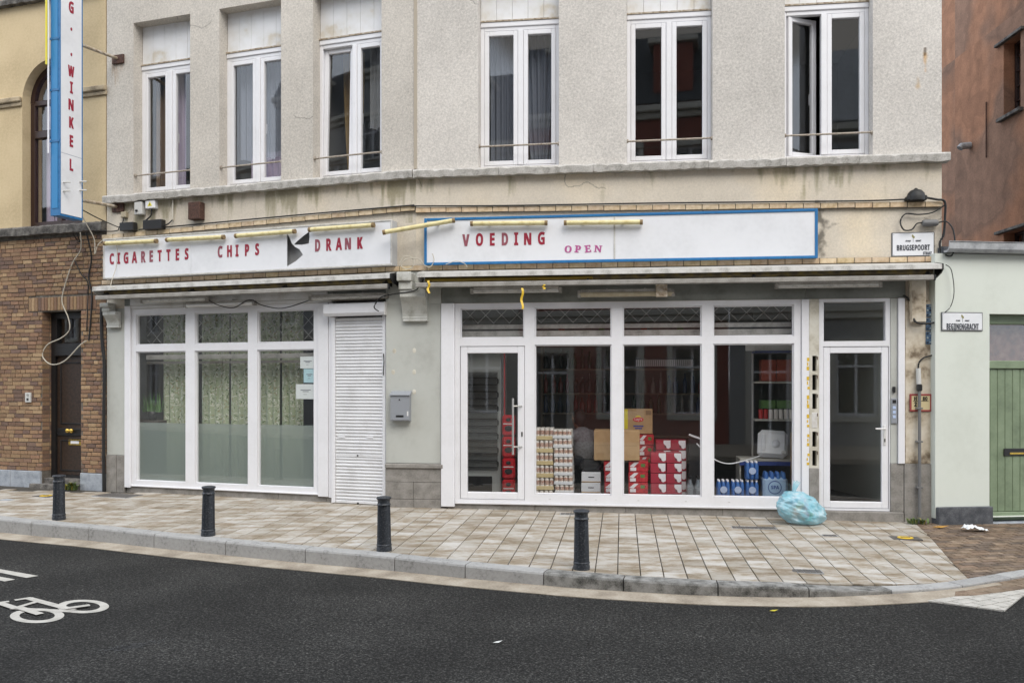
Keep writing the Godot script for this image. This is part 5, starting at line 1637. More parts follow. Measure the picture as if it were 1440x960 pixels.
	var xf := Transform3D(Basis(-zs, Vector3.UP, xs), FA * Vector3(-4.83, 0, 1.06))   # x runs from the outer edge to the wall, z faces along the street
	s = thing("blade_sign", "tall blue and white projecting sign with red letters WINKEL between the two houses", "sign", xf)
	m = MB.new()
	m.box(Vector3(0.0, 3.90, -0.16), Vector3(0.39, 8.2, -0.002))
	obj("case", m, mats.blue, s)
	obj("face_panel", mbox(Vector3(0.014, 3.93, -0.0019), Vector3(0.376, 4.76, 0.004)), mats.signwhite, s)
	obj("face_panel", mbox(Vector3(0.014, 4.765, -0.0019), Vector3(0.376, 8.18, 0.004)), mats.signwhite, s)
	m = MB.new(); frame_bars(m, -0.003, 0.393, 3.895, 8.2, 0.018, -0.01, 0.008, 0.003)
	obj("edge_trim", m, mats.blue, s)
	m = MB.new(); m.box(Vector3(-0.006, 4.0, -0.13), Vector3(-0.0005, 8.1, -0.03))
	obj("edge_panel", m, mats.blue2, s)
	for y in [4.9, 5.6, 6.3]:
		obj("edge_band", mbox(Vector3(-0.012, y, -0.162), Vector3(-0.0061, y + 0.03, 0.0)), mats.blue, s)
	for t in [["L", 4.62], ["E", 4.95], ["K", 5.21], ["N", 5.455], ["I", 5.69], ["W", 5.92], ["·", 6.15], ["·", 6.50], ["G", 6.80]]:
		letter(t[0], 0.15, 0.62 if t[0] != "W" else 0.5, mats.red, s, at(0.19, t[1], 0.006), false, 700)
	m = MB.new(); m.tube([Vector3(-0.06, 5.95, -0.17), Vector3(-0.06, 8.1, -0.17)], 0.014, 8)
	obj("neon_tube", m, mats.yellow2, s)
	m = MB.new(); m.tube([Vector3(-0.03, 4.75, -0.165), Vector3(-0.03, 8.1, -0.165)], 0.012, 8)
	obj("neon_tube", m, mats.white, s)
	for q in [[6.38, 0.39], [4.19, 0.39]]:
		m = MB.new(); m.tube([Vector3(q[1], q[0], -0.05), Vector3(1.05, q[0] + 0.03, -0.005)], 0.024, 8)
		obj("support_arm", m, mats.rusty, s)
		obj("wall_plate", mbox(Vector3(1.03, q[0] - 0.05, -0.09), Vector3(1.058, q[0] + 0.08, 0.12), 0.004), mats.rust, s)
	for q in [[0.06, 4.36], [0.34, 4.43], [0.06, 4.24], [0.34, 4.31]]:
		m = MB.new(); m.tube([Vector3(q[0], q[1], 0.004), Vector3(q[0], q[1], 0.06), Vector3(q[0] + 0.05, q[1] + 0.01, 0.07)], 0.012, 6)
		obj("tube_holder", m, mats.greybox, s)

# ---------------------------------------------------------------- awnings and lights below them
func awning(F: Transform3D, s0: float, s1: float, b0: float, b1: float, label: String) -> void:
	var a := thing("awning_case", label, "awning", F, "folded awnings over the shop fronts")
	var side := Transform3D(Basis(Vector3(0, 0, 1), Vector3.UP, Vector3(-1, 0, 0)), Vector3.ZERO)
	var m := MB.new()
	m.prism(PackedVector2Array([Vector2(0.046, 3.060), Vector2(0.355, 3.0), Vector2(0.36, 2.945), Vector2(0.348, 2.943), Vector2(0.343, 2.985), Vector2(0.046, 3.044)]), -s1, -s0, side)
	obj("hood", m, mats.alu, a)
	m = MB.new(); m.tube([Vector3(s0 + 0.05, 2.955, 0.17), Vector3(s1 - 0.05, 2.955, 0.17)], 0.05, 12)
	obj("cloth_roll", m, mats.awncloth, a)
	m = MB.new(); m.box(Vector3(s0 + 0.02, 2.86, 0.05), Vector3(s1 - 0.02, 3.04, 0.058))
	obj("back_plate", m, mats.underside, a)
	obj("front_bar", mbox(Vector3(b0, 2.815, 0.30), Vector3(b1, 2.878, 0.345), 0.01), mats.dirtyalu, a)
	obj("front_bar_cap", mbox(Vector3(b1 + 0.001, 2.812, 0.298), Vector3(b1 + 0.015, 2.882, 0.348), 0.003), mats.blackpaint, a)
	var n := 4
	for k in n:
		var x := lerpf(s0 + 0.12, s1 - 0.12, float(k) / (n - 1))
		m = MB.new()
		m.prism(PackedVector2Array([Vector2(0.06, 2.87), Vector2(0.30, 2.85), Vector2(0.31, 2.90), Vector2(0.20, 2.94), Vector2(0.06, 3.03)]), -x - 0.012, -x + 0.012, side)
		obj("arm_bracket", m, mats.underside, a)
	for x in [s0 - 0.016, s1 + 0.001]:
		m = MB.new()
		m.prism(PackedVector2Array([Vector2(0.047, 2.84), Vector2(0.30, 2.90), Vector2(0.365, 2.94), Vector2(0.36, 3.005), Vector2(0.047, 3.065)]), -x - 0.015, -x, side)
		obj("end_cap", m, mats.alu if x < s0 else mats.blackpaint, a)

func batten(F: Transform3D, s0: float, s1: float, y: float, o: float, tube: Material, label: String, r := 0.026) -> void:
	var t := thing("batten_light", label, "lamp", F, "tube lights under the awnings")
	obj("tray", mbox(Vector3(s0 + 0.03, y + r * 0.6, o - 0.03), Vector3(s1 - 0.03, y + r * 0.6 + 0.035, o + 0.03), 0.004), mats.dirtyalu, t)
	var m := MB.new(); m.tube([Vector3(s0, y, o), Vector3(s1, y, o)], r, 12)
	obj("tube", m, tube, t)
	for x in [s0 - 0.012, s1 - 0.028]:
		obj("socket", mbox(Vector3(x, y - r - 0.004, o - 0.034), Vector3(x + 0.04, y + r + 0.01, o + 0.034), 0.005), mats.dirtyalu, t)
	for x in [lerpf(s0, s1, 0.3), lerpf(s0, s1, 0.7)]:
		m = MB.new(); m.box(Vector3(x - 0.008, y + r * 0.6 + 0.036, 0.0165), Vector3(x + 0.008, y + r * 0.6 + 0.05, o + 0.02))
		obj("hanger", m, mats.dirtyalu, t)

func build_awnings() -> void:
	awning(FA, -4.94, -0.20, -4.93, -0.24, "folded awning with grey hood over the curtained shop front")
	awning(FB, 0.12, 6.36, 0.07, 6.28, "folded awning with grey hood over the shop front full of goods")
	batten(FA, -4.245, -3.11, 2.79, 0.17, mats.alu, "tube light under the awning above the curtained window's first bay")
	batten(FA, -3.55, -2.39, 2.715, 0.10, mats.white2, "tube light under the awning above the curtained window's middle bay")
	batten(FA, -1.50, -0.36, 2.745, 0.12, mats.alu, "tube light above the white roller shutter")
	batten(FB, 0.76, 1.90, 2.775, 0.17, mats.alu, "tube light above the glazed shop door")
	batten(FB, 2.12, 3.29, 2.72, 0.17, mats.yellowed, "yellowed thick tube light above the middle shop panes", 0.036)
	batten(FB, 4.51, 5.73, 2.785, 0.17, mats.alu, "tube light above the white house door")
	tag(obj("mounting_plate", mbox(Vector3(3.07, 2.67, 0.225), Vector3(3.21, 2.885, 0.235), 0.003), mats.rusty, null, FB), "rusty square plate hanging from the awning by the yellowed tube light", "plate")
	# strips of yellow tape left hanging
	var k := 0
	for q in [[0.245, 2.90, 2.74, "short yellow tape end dangling at the start of the awning"], [1.43, 2.79, 2.53, "long yellow tape end dangling above the glazed shop door"], [1.70, 2.83, 2.77, "yellow tape scrap caught on the tube light"]]:
		var m := MB.new()
		var prev := Vector3(q[0], q[1], 0.352)
		for j in 7:
			var nx := Vector3(q[0] + sin(j * 1.3 + k) * 0.012, lerpf(q[1], q[2], (j + 1) / 7.0), 0.352 + cos(j * 1.1) * 0.008)
			m.quad(prev + Vector3(-0.014, 0, 0), nx + Vector3(-0.014, 0, 0.003), nx + Vector3(0.014, 0, -0.003), prev + Vector3(0.014, 0, 0))
			m.quad(prev + Vector3(-0.014, 0, -0.002), prev + Vector3(0.014, 0, -0.002), nx + Vector3(0.014, 0, -0.005), nx + Vector3(-0.014, 0, 0.001))
			prev = nx
		tag(obj("tape_strip", m, mats.tape, null, FB), q[3], "tape")
		k += 1
	tag(obj("tape_strip", mbox(Vector3(0.18, 2.905, 0.20), Vector3(2.3, 2.93, 0.3), 0.004), mats.tapedirty, null, FB), "dirty yellow tape stretched along inside the awning", "tape")

# ---------------------------------------------------------------- things fixed to the walls
func cable(F: Transform3D, pts: Array, r: float, material: Material, label: String, called := "cable") -> void:
	var m := MB.new()
	m.tube(smooth_path(pts, 7), r, 6)
	tag(obj(called, m, material, null, F), label, "cable")

func street_sign(F: Transform3D, x0: float, x1: float, y0: float, y1: float, o: float, rows: Array, label: String) -> void:
	var s := thing("street_name_sign", label, "sign", F)
	obj("rim", mbox(Vector3(x0, y0, o), Vector3(x1, y1, o + 0.012), 0.004), mats.darkrim, s)
	obj("enamel_face", mbox(Vector3(x0 + 0.012, y0 + 0.012, o + 0.011), Vector3(x1 - 0.012, y1 - 0.012, o + 0.0165), 0.002), mats.signwhite, s)
	var cx := (x0 + x1) / 2
	for r in rows:
		letter(r[0], r[3], r[4], mats.ink, s, at(r[1], r[2], o + 0.018), false, 550, "lettering")
	# crest: a small tree-like figure on a stem between the two words
	var m := MB.new()
	var ty: float = y1 - 0.03
	m.prism(PackedVector2Array([Vector2(cx - 0.016, ty - 0.005), Vector2(cx - 0.006, ty), Vector2(cx + 0.004, ty - 0.012), Vector2(cx + 0.02, ty - 0.03), Vector2(cx + 0.014, ty - 0.045), Vector2(cx - 0.004, ty - 0.04), Vector2(cx - 0.014, ty - 0.025)]), o + 0.0166, o + 0.0185)
	obj("crest", m, mats.olive, s)
	obj("crest_stem", mbox(Vector3(cx - 0.0015, ty - 0.09, o + 0.0166), Vector3(cx + 0.0015, ty - 0.04, o + 0.018)), mats.ink, s)
	for q in [[x0 + 0.025, y1 - 0.025], [x1 - 0.025, y1 - 0.025], [x1 - 0.025, y0 + 0.025], [x0 + 0.025, y0 + 0.025]]:
		m = MB.new(); m.lathe([Vector2(0.0001, 0), Vector2(0.006, 0), Vector2(0.004, 0.003), Vector2(0.0001, 0.004)], 8, Transform3D(Basis(Vector3.RIGHT, PI / 2), Vector3(q[0], q[1], o + 0.0166)))
		obj("screw", m, mats.steel, s)

func build_wall_fittings() -> void:
	street_sign(FB, 5.90, 6.395, 3.14, 3.435, 0.0, [["BRUGSEPOORT", 6.147, 3.245, 0.064, 0.60], ["STRAAT", 6.31, 3.177, 0.034, 0.60], ["STAD", 6.09, 3.328, 0.018, 1.0], ["GENT", 6.207, 3.328, 0.018, 1.0]], "white street name plate reading BRUGSEPOORT STRAAT on the stained wall")
	street_sign(FD, 0.07, 0.605, 2.235, 2.46, 0.001, [["BEGIJNENGRACHT", 0.3375, 2.285, 0.068, 0.50], ["STAD", 0.28, 2.358, 0.016, 1.0], ["GENT", 0.397, 2.358, 0.016, 1.0]], "white street name plate reading BEGIJNENGRACHT on the pale green wall")
	var m := MB.new()
	# grey letterbox on the pier
	var mb := thing("letterbox", "grey metal letterbox on the painted pier beside the roller shutter", "letterbox", FB)
	m = MB.new()
	m.prism(PackedVector2Array([Vector2(0.021, 1.125), Vector2(0.115, 1.125), Vector2(0.125, 1.14), Vector2(0.125, 1.46), Vector2(0.021, 1.495)]), 0.06, 0.31, Transform3D(Basis(Vector3(0, 0, 1), Vector3.UP, Vector3(-1, 0, 0)), Vector3.ZERO))
	obj("body", m, mats.mailbox, mb)
	m = MB.new(); m.prism(PackedVector2Array([Vector2(0.021, 1.498), Vector2(0.140, 1.452), Vector2(0.142, 1.462), Vector2(0.021, 1.512)]), 0.05, 0.32, Transform3D(Basis(Vector3(0, 0, 1), Vector3.UP, Vector3(-1, 0, 0)), Vector3.ZERO))
	obj("lid", m, mats.mailbox, mb)
	m = MB.new(); m.lathe([Vector2(0.0001, 0), Vector2(0.010, 0), Vector2(0.008, 0.004), Vector2(0.0001, 0.005)], 10, Transform3D(Basis(Vector3.RIGHT, PI / 2), Vector3(-0.19, 1.40, 0.125)))
	obj("lock", m, mats.blackpaint, mb)
	obj("name_window", mbox(Vector3(-0.235, 1.175, 0.125), Vector3(-0.135, 1.20, 0.128)), mats.blackpaint, mb)
	obj("sticker", mbox(Vector3(-0.09, 1.19, 0.125), Vector3(-0.072, 1.25, 0.1265)), mats.white2, mb)
	# hydrant plate
	var hp := thing("hydrant_plate", "cream plate in a red frame behind the grey conduit on the corner pilaster", "plate", FB)
	m = MB.new(); frame_bars(m, 6.10, 6.355, 1.27, 1.483, 0.022, 0.031, 0.045, 0.004)
	obj("red_frame", m, mats.platered, hp)
	obj("face", mbox(Vector3(6.121, 1.291, 0.031), Vector3(6.334, 1.462, 0.039)), mats.platecream, hp)
	letter("H", 0.045, 0.8, mats.black, hp, at(6.165, 1.425, 0.041), false, 550, "lettering")
	letter("80", 0.045, 0.8, mats.black, hp, at(6.275, 1.425, 0.041), false, 550, "lettering")
	letter("2", 0.05, 0.8, mats.black, hp, at(6.165, 1.355, 0.041), false, 700, "lettering")
	obj("rule", mbox(Vector3(6.14, 1.393, 0.039), Vector3(6.315, 1.399, 0.0405)), mats.black, hp)
	# conduit
	var cd := thing("conduit_pipe", "grey conduit with pale sleeve running up the corner pilaster", "pipe", FB)
	m = MB.new(); m.tube([Vector3(6.20, -0.075, 0.085), Vector3(6.20, 1.52, 0.075)], 0.018, 10)
	obj("pipe", m, mats.conduit, cd)
	obj("coupling", mbox(Vector3(6.17, 1.515, 0.045), Vector3(6.23, 1.60, 0.10), 0.012), mats.blackpaint, cd)
	m = MB.new(); m.tube([Vector3(6.195, 1.60, 0.07), Vector3(6.19, 1.79, 0.065)], 0.028, 10)
	obj("sleeve", m, mats.greybox, cd)
	m = MB.new(); m.tube(smooth_path([Vector3(6.19, 1.79, 0.065), Vector3(6.20, 1.86, 0.065), Vector3(6.26, 1.92, 0.06), Vector3(6.36, 1.95, 0.05), Vector3(6.43, 2.02, 0.05), Vector3(6.44, 2.25, 0.05), Vector3(6.45, 2.60, 0.05)]), 0.010, 6)
	obj("lead", m, mats.cable, cd)
	for y in [0.35, 0.9, 1.3]:
		obj("clamp", mbox(Vector3(6.165, y, 0.031), Vector3(6.235, y + 0.02, 0.098), 0.003), mats.conduit, cd)
	# black dome-like splice box on the tile course, cables at the corner
	m = MB.new()
	m.lathe([Vector2(0.105, 0.0), Vector2(0.108, 0.04), Vector2(0.095, 0.09), Vector2(0.065, 0.125), Vector2(0.025, 0.14), Vector2(0.012, 0.155), Vector2(0.0001, 0.157)], 14, at(6.165, 3.80, 0.06))
	m.cbox(Vector3(6.05, 3.80, 0.0), Vector3(6.28, 3.86, 0.12), 0.012)
	tag(obj("splice_box", m, mats.cable, null, FB), "black domed cable box sitting on the glazed tile course near the corner", "box")
	m = MB.new()
	m.lathe([Vector2(0.0001, 0), Vector2(0.03, 0), Vector2(0.042, 0.02), Vector2(0.042, 0.16), Vector2(0.03, 0.18), Vector2(0.0001, 0.18)], 10, Transform3D(Basis(Vector3.BACK, PI / 2), Vector3(6.42, 3.535, 0.05)))
	tag(obj("cable_joint", m, mats.conduit, null, FB), "grey cable joint above the BRUGSEPOORT street plate", "joint")
	cable(FB, [Vector3(-0.05, 3.905, 0.055), Vector3(1.2, 3.878, 0.055), Vector3(3.0, 3.86, 0.055), Vector3(4.6, 3.835, 0.055), Vector3(5.6, 3.82, 0.055), Vector3(6.07, 3.825, 0.06)], 0.010, mats.cable, "black cable lying along the tile course above the blue-framed sign")
	cable(FA, [Vector3(-4.4, 3.85, 0.055), Vector3(-3.0, 3.875, 0.055), Vector3(-1.5, 3.90, 0.055), Vector3(0.0, 3.915, 0.06)], 0.010, mats.cable, "black cable lying along the tile course above the CIGARETTES sign")
	cable(FB, [Vector3(6.27, 3.84, 0.06), Vector3(6.40, 3.81, 0.07), Vector3(6.49, 3.78, 0.07), Vector3(6.50, 3.6, 0.05), Vector3(6.485, 3.40, 0.05), Vector3(6.44, 3.28, 0.05), Vector3(6.47, 3.10, 0.06)], 0.014, mats.cable, "thick black cable dropping down the building corner")
	cable(FB, [Vector3(6.49, 3.74, 0.06), Vector3(6.36, 3.66, 0.05), Vector3(6.20, 3.64, 0.05), Vector3(6.05, 3.65, 0.05), Vector3(5.99, 3.56, 0.05), Vector3(6.03, 3.46, 0.05), Vector3(6.12, 3.46, 0.05), Vector3(6.18, 3.53, 0.05), Vector3(6.25, 3.54, 0.05)], 0.009, mats.cable, "black cable looping over the BRUGSEPOORT street plate")
	cable(FB, [Vector3(6.42, 3.535, 0.05), Vector3(6.50, 3.54, 0.09), Vector3(6.56, 3.44, 0.13), Vector3(6.58, 3.25, 0.14), Vector3(6.55, 3.13, 0.12), Vector3(6.49, 3.15, 0.08), Vector3(6.46, 3.25, 0.06)], 0.009, mats.cable, "black cable loop hanging past the corner over the green house gutter")
	cable(FB, [Vector3(6.48, 3.02, 0.13), Vector3(6.54, 2.95, 0.14), Vector3(6.57, 2.7, 0.14), Vector3(6.53, 2.52, 0.14), Vector3(6.46, 2.44, 0.10)], 0.005, mats.cable, "thin dark wire curving down the edge of the pale green wall")
	cable(FB, [Vector3(6.02, 2.67, 0.06), Vector3(6.10, 2.60, 0.06), Vector3(6.125, 2.45, 0.06), Vector3(6.15, 2.34, 0.12), Vector3(6.30, 2.325, 0.12), Vector3(6.42, 2.36, 0.06), Vector3(6.46, 2.42, 0.05)], 0.013, mats.cable, "thick black cable bent round the stained pilaster block")
	cable(FB, [Vector3(0.16, 2.93, 0.26), Vector3(0.05, 2.80, 0.22), Vector3(-0.2, 2.76, 0.2), Vector3(-0.42, 2.72, 0.16), Vector3(-0.52, 2.60, 0.14), Vector3(-0.46, 2.54, 0.14)], 0.008, mats.cable, "black wire sagging past the pier console to the roller shutter box")
	cable(FA, [Vector3(-3.15, 2.80, 0.17), Vector3(-2.95, 2.70, 0.15), Vector3(-2.7, 2.66, 0.14), Vector3(-2.45, 2.76, 0.14), Vector3(-2.25, 2.68, 0.13), Vector3(-1.95, 2.63, 0.12), Vector3(-1.6, 2.70, 0.13), Vector3(-1.45, 2.75, 0.13)], 0.007, mats.cable, "black wire sagging under the awning above the curtained window")
	# electric boxes below the sill of the far window
	var gb := thing("meter_box", "small grey box with a round knob under the sill, left of the warning box", "box", FA)
	obj("case", mbox(Vector3(-4.46, 4.065, 0.0), Vector3(-4.32, 4.25, 0.09), 0.008), mats.greybox, gb)
	m = MB.new(); m.lathe([Vector2(0.0001, 0), Vector2(0.02, 0), Vector2(0.016, 0.02), Vector2(0.0001, 0.02)], 10, Transform3D(Basis(Vector3.RIGHT, PI / 2), Vector3(-4.41, 4.12, 0.09)))
	obj("knob", m, mats.blackpaint, gb)
	gb = thing("warning_box", "small white box with a yellow warning triangle under the sill", "box", FA)
	obj("case", mbox(Vector3(-4.27, 4.14, 0.0), Vector3(-4.10, 4.26, 0.08), 0.008), mats.white, gb)
	m = MB.new(); m.prism(PackedVector2Array([Vector2(-4.225, 4.175), Vector2(-4.145, 4.175), Vector2(-4.185, 4.24)]), 0.08, 0.0825)
	obj("triangle", m, mats.yellow2, gb)
	obj("bolt_mark", mbox(Vector3(-4.19, 4.185, 0.0825), Vector3(-4.18, 4.215, 0.0835)), mats.black, gb)
	tag(obj("rusty_box", mbox(Vector3(-3.49, 3.93, 0.0), Vector3(-3.29, 4.175, 0.12), 0.008), mats.rust, null, FA), "rusty brown metal box on the wall above the CIGARETTES sign", "box")
	tag(obj("transformer_box", mbox(Vector3(-4.69, 3.835, 0.035), Vector3(-4.44, 3.955, 0.13), 0.006), mats.blackpaint, null, FA), "black transformer box on the tile course, nearer the brick house", "box")
	tag(obj("transformer_box", mbox(Vector3(-4.27, 3.83, 0.035), Vector3(-3.94, 3.965, 0.13), 0.006), mats.blackpaint, null, FA), "black transformer box on the tile course below the warning box", "box")
	tag(obj("junction_box", mbox(Vector3(-4.735, 4.045, 0.0), Vector3(-4.64, 4.13, 0.06), 0.008), mats.yellowed, null, FA), "small cream junction box at the end of the blade sign's lower arm", "box")
	m = MB.new(); m.tube([Vector3(-3.83, 4.25, 0.02), Vector3(-3.83, 3.96, 0.02)], 0.012, 6)
	tag(obj("wire_duct", m, mats.cream, null, FA), "short pale wire duct below the sill beside the transformer box", "duct")
	cable(FA, [Vector3(-4.18, 4.14, 0.05), Vector3(-4.19, 4.05, 0.05), Vector3(-4.25, 3.99, 0.06), Vector3(-4.3, 3.97, 0.06)], 0.011, mats.cable, "black wire from the warning box to the transformer")
	cable(FA, [Vector3(-3.83, 3.96, 0.03), Vector3(-3.87, 3.90, 0.07), Vector3(-3.94, 3.87, 0.09)], 0.010, mats.cable, "black wire from the pale duct to the transformer")
	cable(FA, [Vector3(-5.02, 4.10, 0.5), Vector3(-4.95, 4.02, 0.3), Vector3(-4.86, 3.95, 0.12), Vector3(-4.75, 3.90, 0.06), Vector3(-4.69, 3.88, 0.07)], 0.008, mats.cable, "black wire from the blade sign to the first transformer")
	cable(FA, [Vector3(-4.69, 4.045, 0.04), Vector3(-4.70, 3.98, 0.05), Vector3(-4.76, 3.90, 0.06), Vector3(-4.78, 3.86, 0.06), Vector3(-4.9, 3.85, 0.07), Vector3(-5.05, 3.86, 0.12)], 0.008, mats.cable, "black wire hanging below the cream junction box")
	cable(FA, [Vector3(-5.0, 4.12, 0.6), Vector3(-5.02, 3.9, 0.4), Vector3(-5.0, 3.7, 0.28), Vector3(-5.03, 3.5, 0.24), Vector3(-4.98, 3.62, 0.24), Vector3(-4.9, 3.70, 0.22)], 0.007, mats.palecable, "pale wire hanging from the blade sign to the end of the long sign")
	cable(FA, [Vector3(-4.70, 3.70, 0.20), Vector3(-4.66, 3.55, 0.20), Vector3(-4.68, 3.3, 0.2), Vector3(-4.66, 3.10, 0.30), Vector3(-4.60, 2.98, 0.38), Vector3(-4.5, 2.98, 0.38)], 0.005, mats.palecable, "thin pale wire across the letters CIGARETTES")
	cable(FA, [Vector3(-5.40, 3.85, 0.14), Vector3(-5.48, 3.62, 0.05), Vector3(-5.66, 3.42, 0.03), Vector3(-5.80, 3.1, 0.03), Vector3(-5.86, 2.85, 0.03), Vector3(-5.74, 2.6, 0.03), Vector3(-5.72, 2.42, 0.03), Vector3(-5.86, 2.30, 0.04), Vector3(-6.12, 2.20, 0.05), Vector3(-6.22, 2.03, 0.05), Vector3(-6.05, 1.90, 0.05), Vector3(-5.80, 1.95, 0.04), Vector3(-5.52, 2.18, 0.03), Vector3(-5.40, 2.25, 0.02)], 0.009, mats.palecable, "pale loose wire looping over the dark front door of the brick house")
	cable(FA, [Vector3(-5.30, 3.86, 0.13), Vector3(-5.30, 3.5, 0.03), Vector3(-5.36, 3.2, 0.02), Vector3(-5.30, 2.95, 0.02), Vector3(-5.32, 2.6, 0.02), Vector3(-5.36, 2.25, 0.02)], 0.011, mats.cable, "black cable hanging down the brick wall right of the door")
	cable(FA, [Vector3(-5.62, 3.45, 0.02), Vector3(-5.5, 3.25, 0.02), Vector3(-5.38, 3.12, 0.02), Vector3(-5.38, 2.8, 0.02), Vector3(-5.40, 2.4, 0.02)], 0.008, mats.cable, "thinner black cable crossing the brick wall above the door")
	cable(FA, [Vector3(-5.57, 3.86, 0.11), Vector3(-5.57, 3.76, 0.03), Vector3(-5.52, 3.74, 0.03), Vector3(-5.50, 3.86, 0.11)], 0.007, mats.cable, "short black cable loop under the ledge of the ochre house")
	m = MB.new(); m.tube(smooth_path([Vector3(-5.10, 2.75, 0.04), Vector3(-5.09, 2.3, 0.045), Vector3(-5.05, 1.9, 0.04), Vector3(-5.052, 1.2, 0.045), Vector3(-5.055, 0.6, 0.045), Vector3(-5.05, 0.0, 0.045)]), 0.024, 8)
	tag(obj("drain_pipe", m, mats.cable, null, FA), "black drain pipe down the joint between brick house and shop", "pipe")
	cable(FB, [Vector3(-0.18, 3.16, 0.14), Vector3(-0.12, 3.24, 0.14), Vector3(-0.02, 3.22, 0.14), Vector3(0.0, 3.12, 0.14), Vector3(-0.08, 3.08, 0.14), Vector3(-0.16, 3.12, 0.14), Vector3(-0.10, 3.20, 0.15), Vector3(0.06, 3.21, 0.15), Vector3(0.14, 3.13, 0.15), Vector3(0.22, 3.10, 0.15), Vector3(0.27, 3.18, 0.15), Vector3(0.25, 3.27, 0.15)], 0.006, mats.palecable, "coil of thin white wire between the two shop signs")
	cable(FB, [Vector3(0.42, 3.13, 0.13), Vector3(0.55, 3.17, 0.13), Vector3(0.66, 3.14, 0.13), Vector3(0.70, 3.09, 0.13)], 0.005, mats.palecable, "short arc of white wire below the blue-framed sign")

# ---------------------------------------------------------------- goods behind the glass
func crate(called: String, label: String, category: String, s: float, y: float, o: float, turn: float, group: String) -> Node3D:
	return thing(called, label, category, FB * at(s, y, o, turn), group)

func can_tray(s: float, y: float, o: float, tan_: bool, h: float, label: String, group: String) -> void:
	var t := crate("can_tray", label, "can tray", s, y, o, rng.randf_range(-0.04, 0.04), group)
	var w := 0.245
	obj("tray", mbox(Vector3(-w / 2, 0, -0.17), Vector3(w / 2, h * 0.34, 0.17), 0.004), mats.traytan if tan_ else mats.traywhite, t)
	var m := MB.new(); var lb := MB.new()
	for k in 4:
		for j in 6:
			var xf := at(-w / 2 + 0.031 + k * 0.061, h * 0.05, 0.14 - j * 0.056)
			m.lathe([Vector2(0.0001, 0), Vector2(0.027, 0.0), Vector2(0.0285, 0.006), Vector2(0.0285, h * 0.86), Vector2(0.023, h * 0.93), Vector2(0.0001, h * 0.925)], 10, xf)
			if j == 0: lb.lathe([Vector2(0.0288, h * 0.40), Vector2(0.029, h * 0.42), Vector2(0.029, h * 0.72), Vector2(0.0288, h * 0.74)], 10, xf)
	obj("cans", m, mats.can, t)
	obj("can_labels", lb, mats.canlabel, t)

func carton(s: float, y: float, o: float, w: float, h: float, dep: float, body: Material, blotch: Material, label: String, group: String, style := 0) -> void:
	var t := crate("drink_carton", label, "carton", s, y, o, rng.randf_range(-0.03, 0.03), group)
	obj("box", mbox(Vector3(-w / 2, 0, -dep / 2), Vector3(w / 2, h - 0.003, dep / 2), 0.006), body, t)
	var z := dep / 2
	if style == 0:   # white flash with a bite taken out
		var m := MB.new()
		m.prism(PackedVector2Array([Vector2(w * 0.02, h * 0.96), Vector2(w * 0.47, h * 0.96), Vector2(w * 0.47, h * 0.26), Vector2(w * 0.33, h * 0.14), Vector2(w * 0.22, h * 0.2), Vector2(w * 0.17, h * 0.44), Vector2(w * 0.06, h * 0.55), Vector2(w * 0.0, h * 0.72)]), z, z + 0.0015)
		obj("printed_flash", m, blotch, t)
		m = MB.new(); m.prism(PackedVector2Array([Vector2(w * 0.05, h * 0.5), Vector2(w * 0.15, h * 0.42), Vector2(w * 0.19, h * 0.2), Vector2(w * 0.08, h * 0.24)]), z, z + 0.0014)
		obj("printed_spot", m, mats.maroon, t)
	elif style == 1:   # slanted white band and label
		var m := MB.new(); m.prism(PackedVector2Array([Vector2(-w * 0.46, h * 0.5), Vector2(-w * 0.2, h * 0.9), Vector2(w * 0.02, h * 0.9), Vector2(-w * 0.25, h * 0.42)]), z, z + 0.0015); obj("printed_flash", m, blotch, t)
		obj("printed_label", mbox(Vector3(-w * 0.42, h * 0.08, z), Vector3(-w * 0.12, h * 0.4, z + 0.0015)), blotch, t)
		obj("printed_spot", mbox(Vector3(w * 0.12, h * 0.45, z), Vector3(w * 0.34, h * 0.75, z + 0.0015)), mats.leafgreen, t)
	else:
		obj("hand_slot", mbox(Vector3(-w * 0.14, h * 0.45, z), Vector3(w * 0.16, h * 0.55, z + 0.0015)), mats.blackpaint, t)
		obj("printed_band", mbox(Vector3(-w / 2 + 0.004, 0.002, z), Vector3(w / 2 - 0.004, h * 0.1, z + 0.0012)), mats.card, t)

func bottle_mesh(r: float, h: float, sides := 10) -> ArrayMesh:
	var m := MB.new()
	m.lathe([Vector2(0.0001, 0), Vector2(r * 0.92, 0), Vector2(r, h * 0.03), Vector2(r, h * 0.58), Vector2(r * 0.8, h * 0.68), Vector2(r * 0.38, h * 0.8), Vector2(r * 0.36, h * 0.98), Vector2(r * 0.30, h), Vector2(0.0001, h)], sides)
	return m.mesh()

func cap_mesh(r: float, h: float) -> ArrayMesh:
	var m := MB.new()
	m.lathe([Vector2(r * 0.42, h * 0.91), Vector2(r * 0.44, h * 0.92), Vector2(r * 0.44, h * 1.0), Vector2(r * 0.38, h * 1.015), Vector2(0.0001, h * 1.02)], 10)
	return m.mesh()

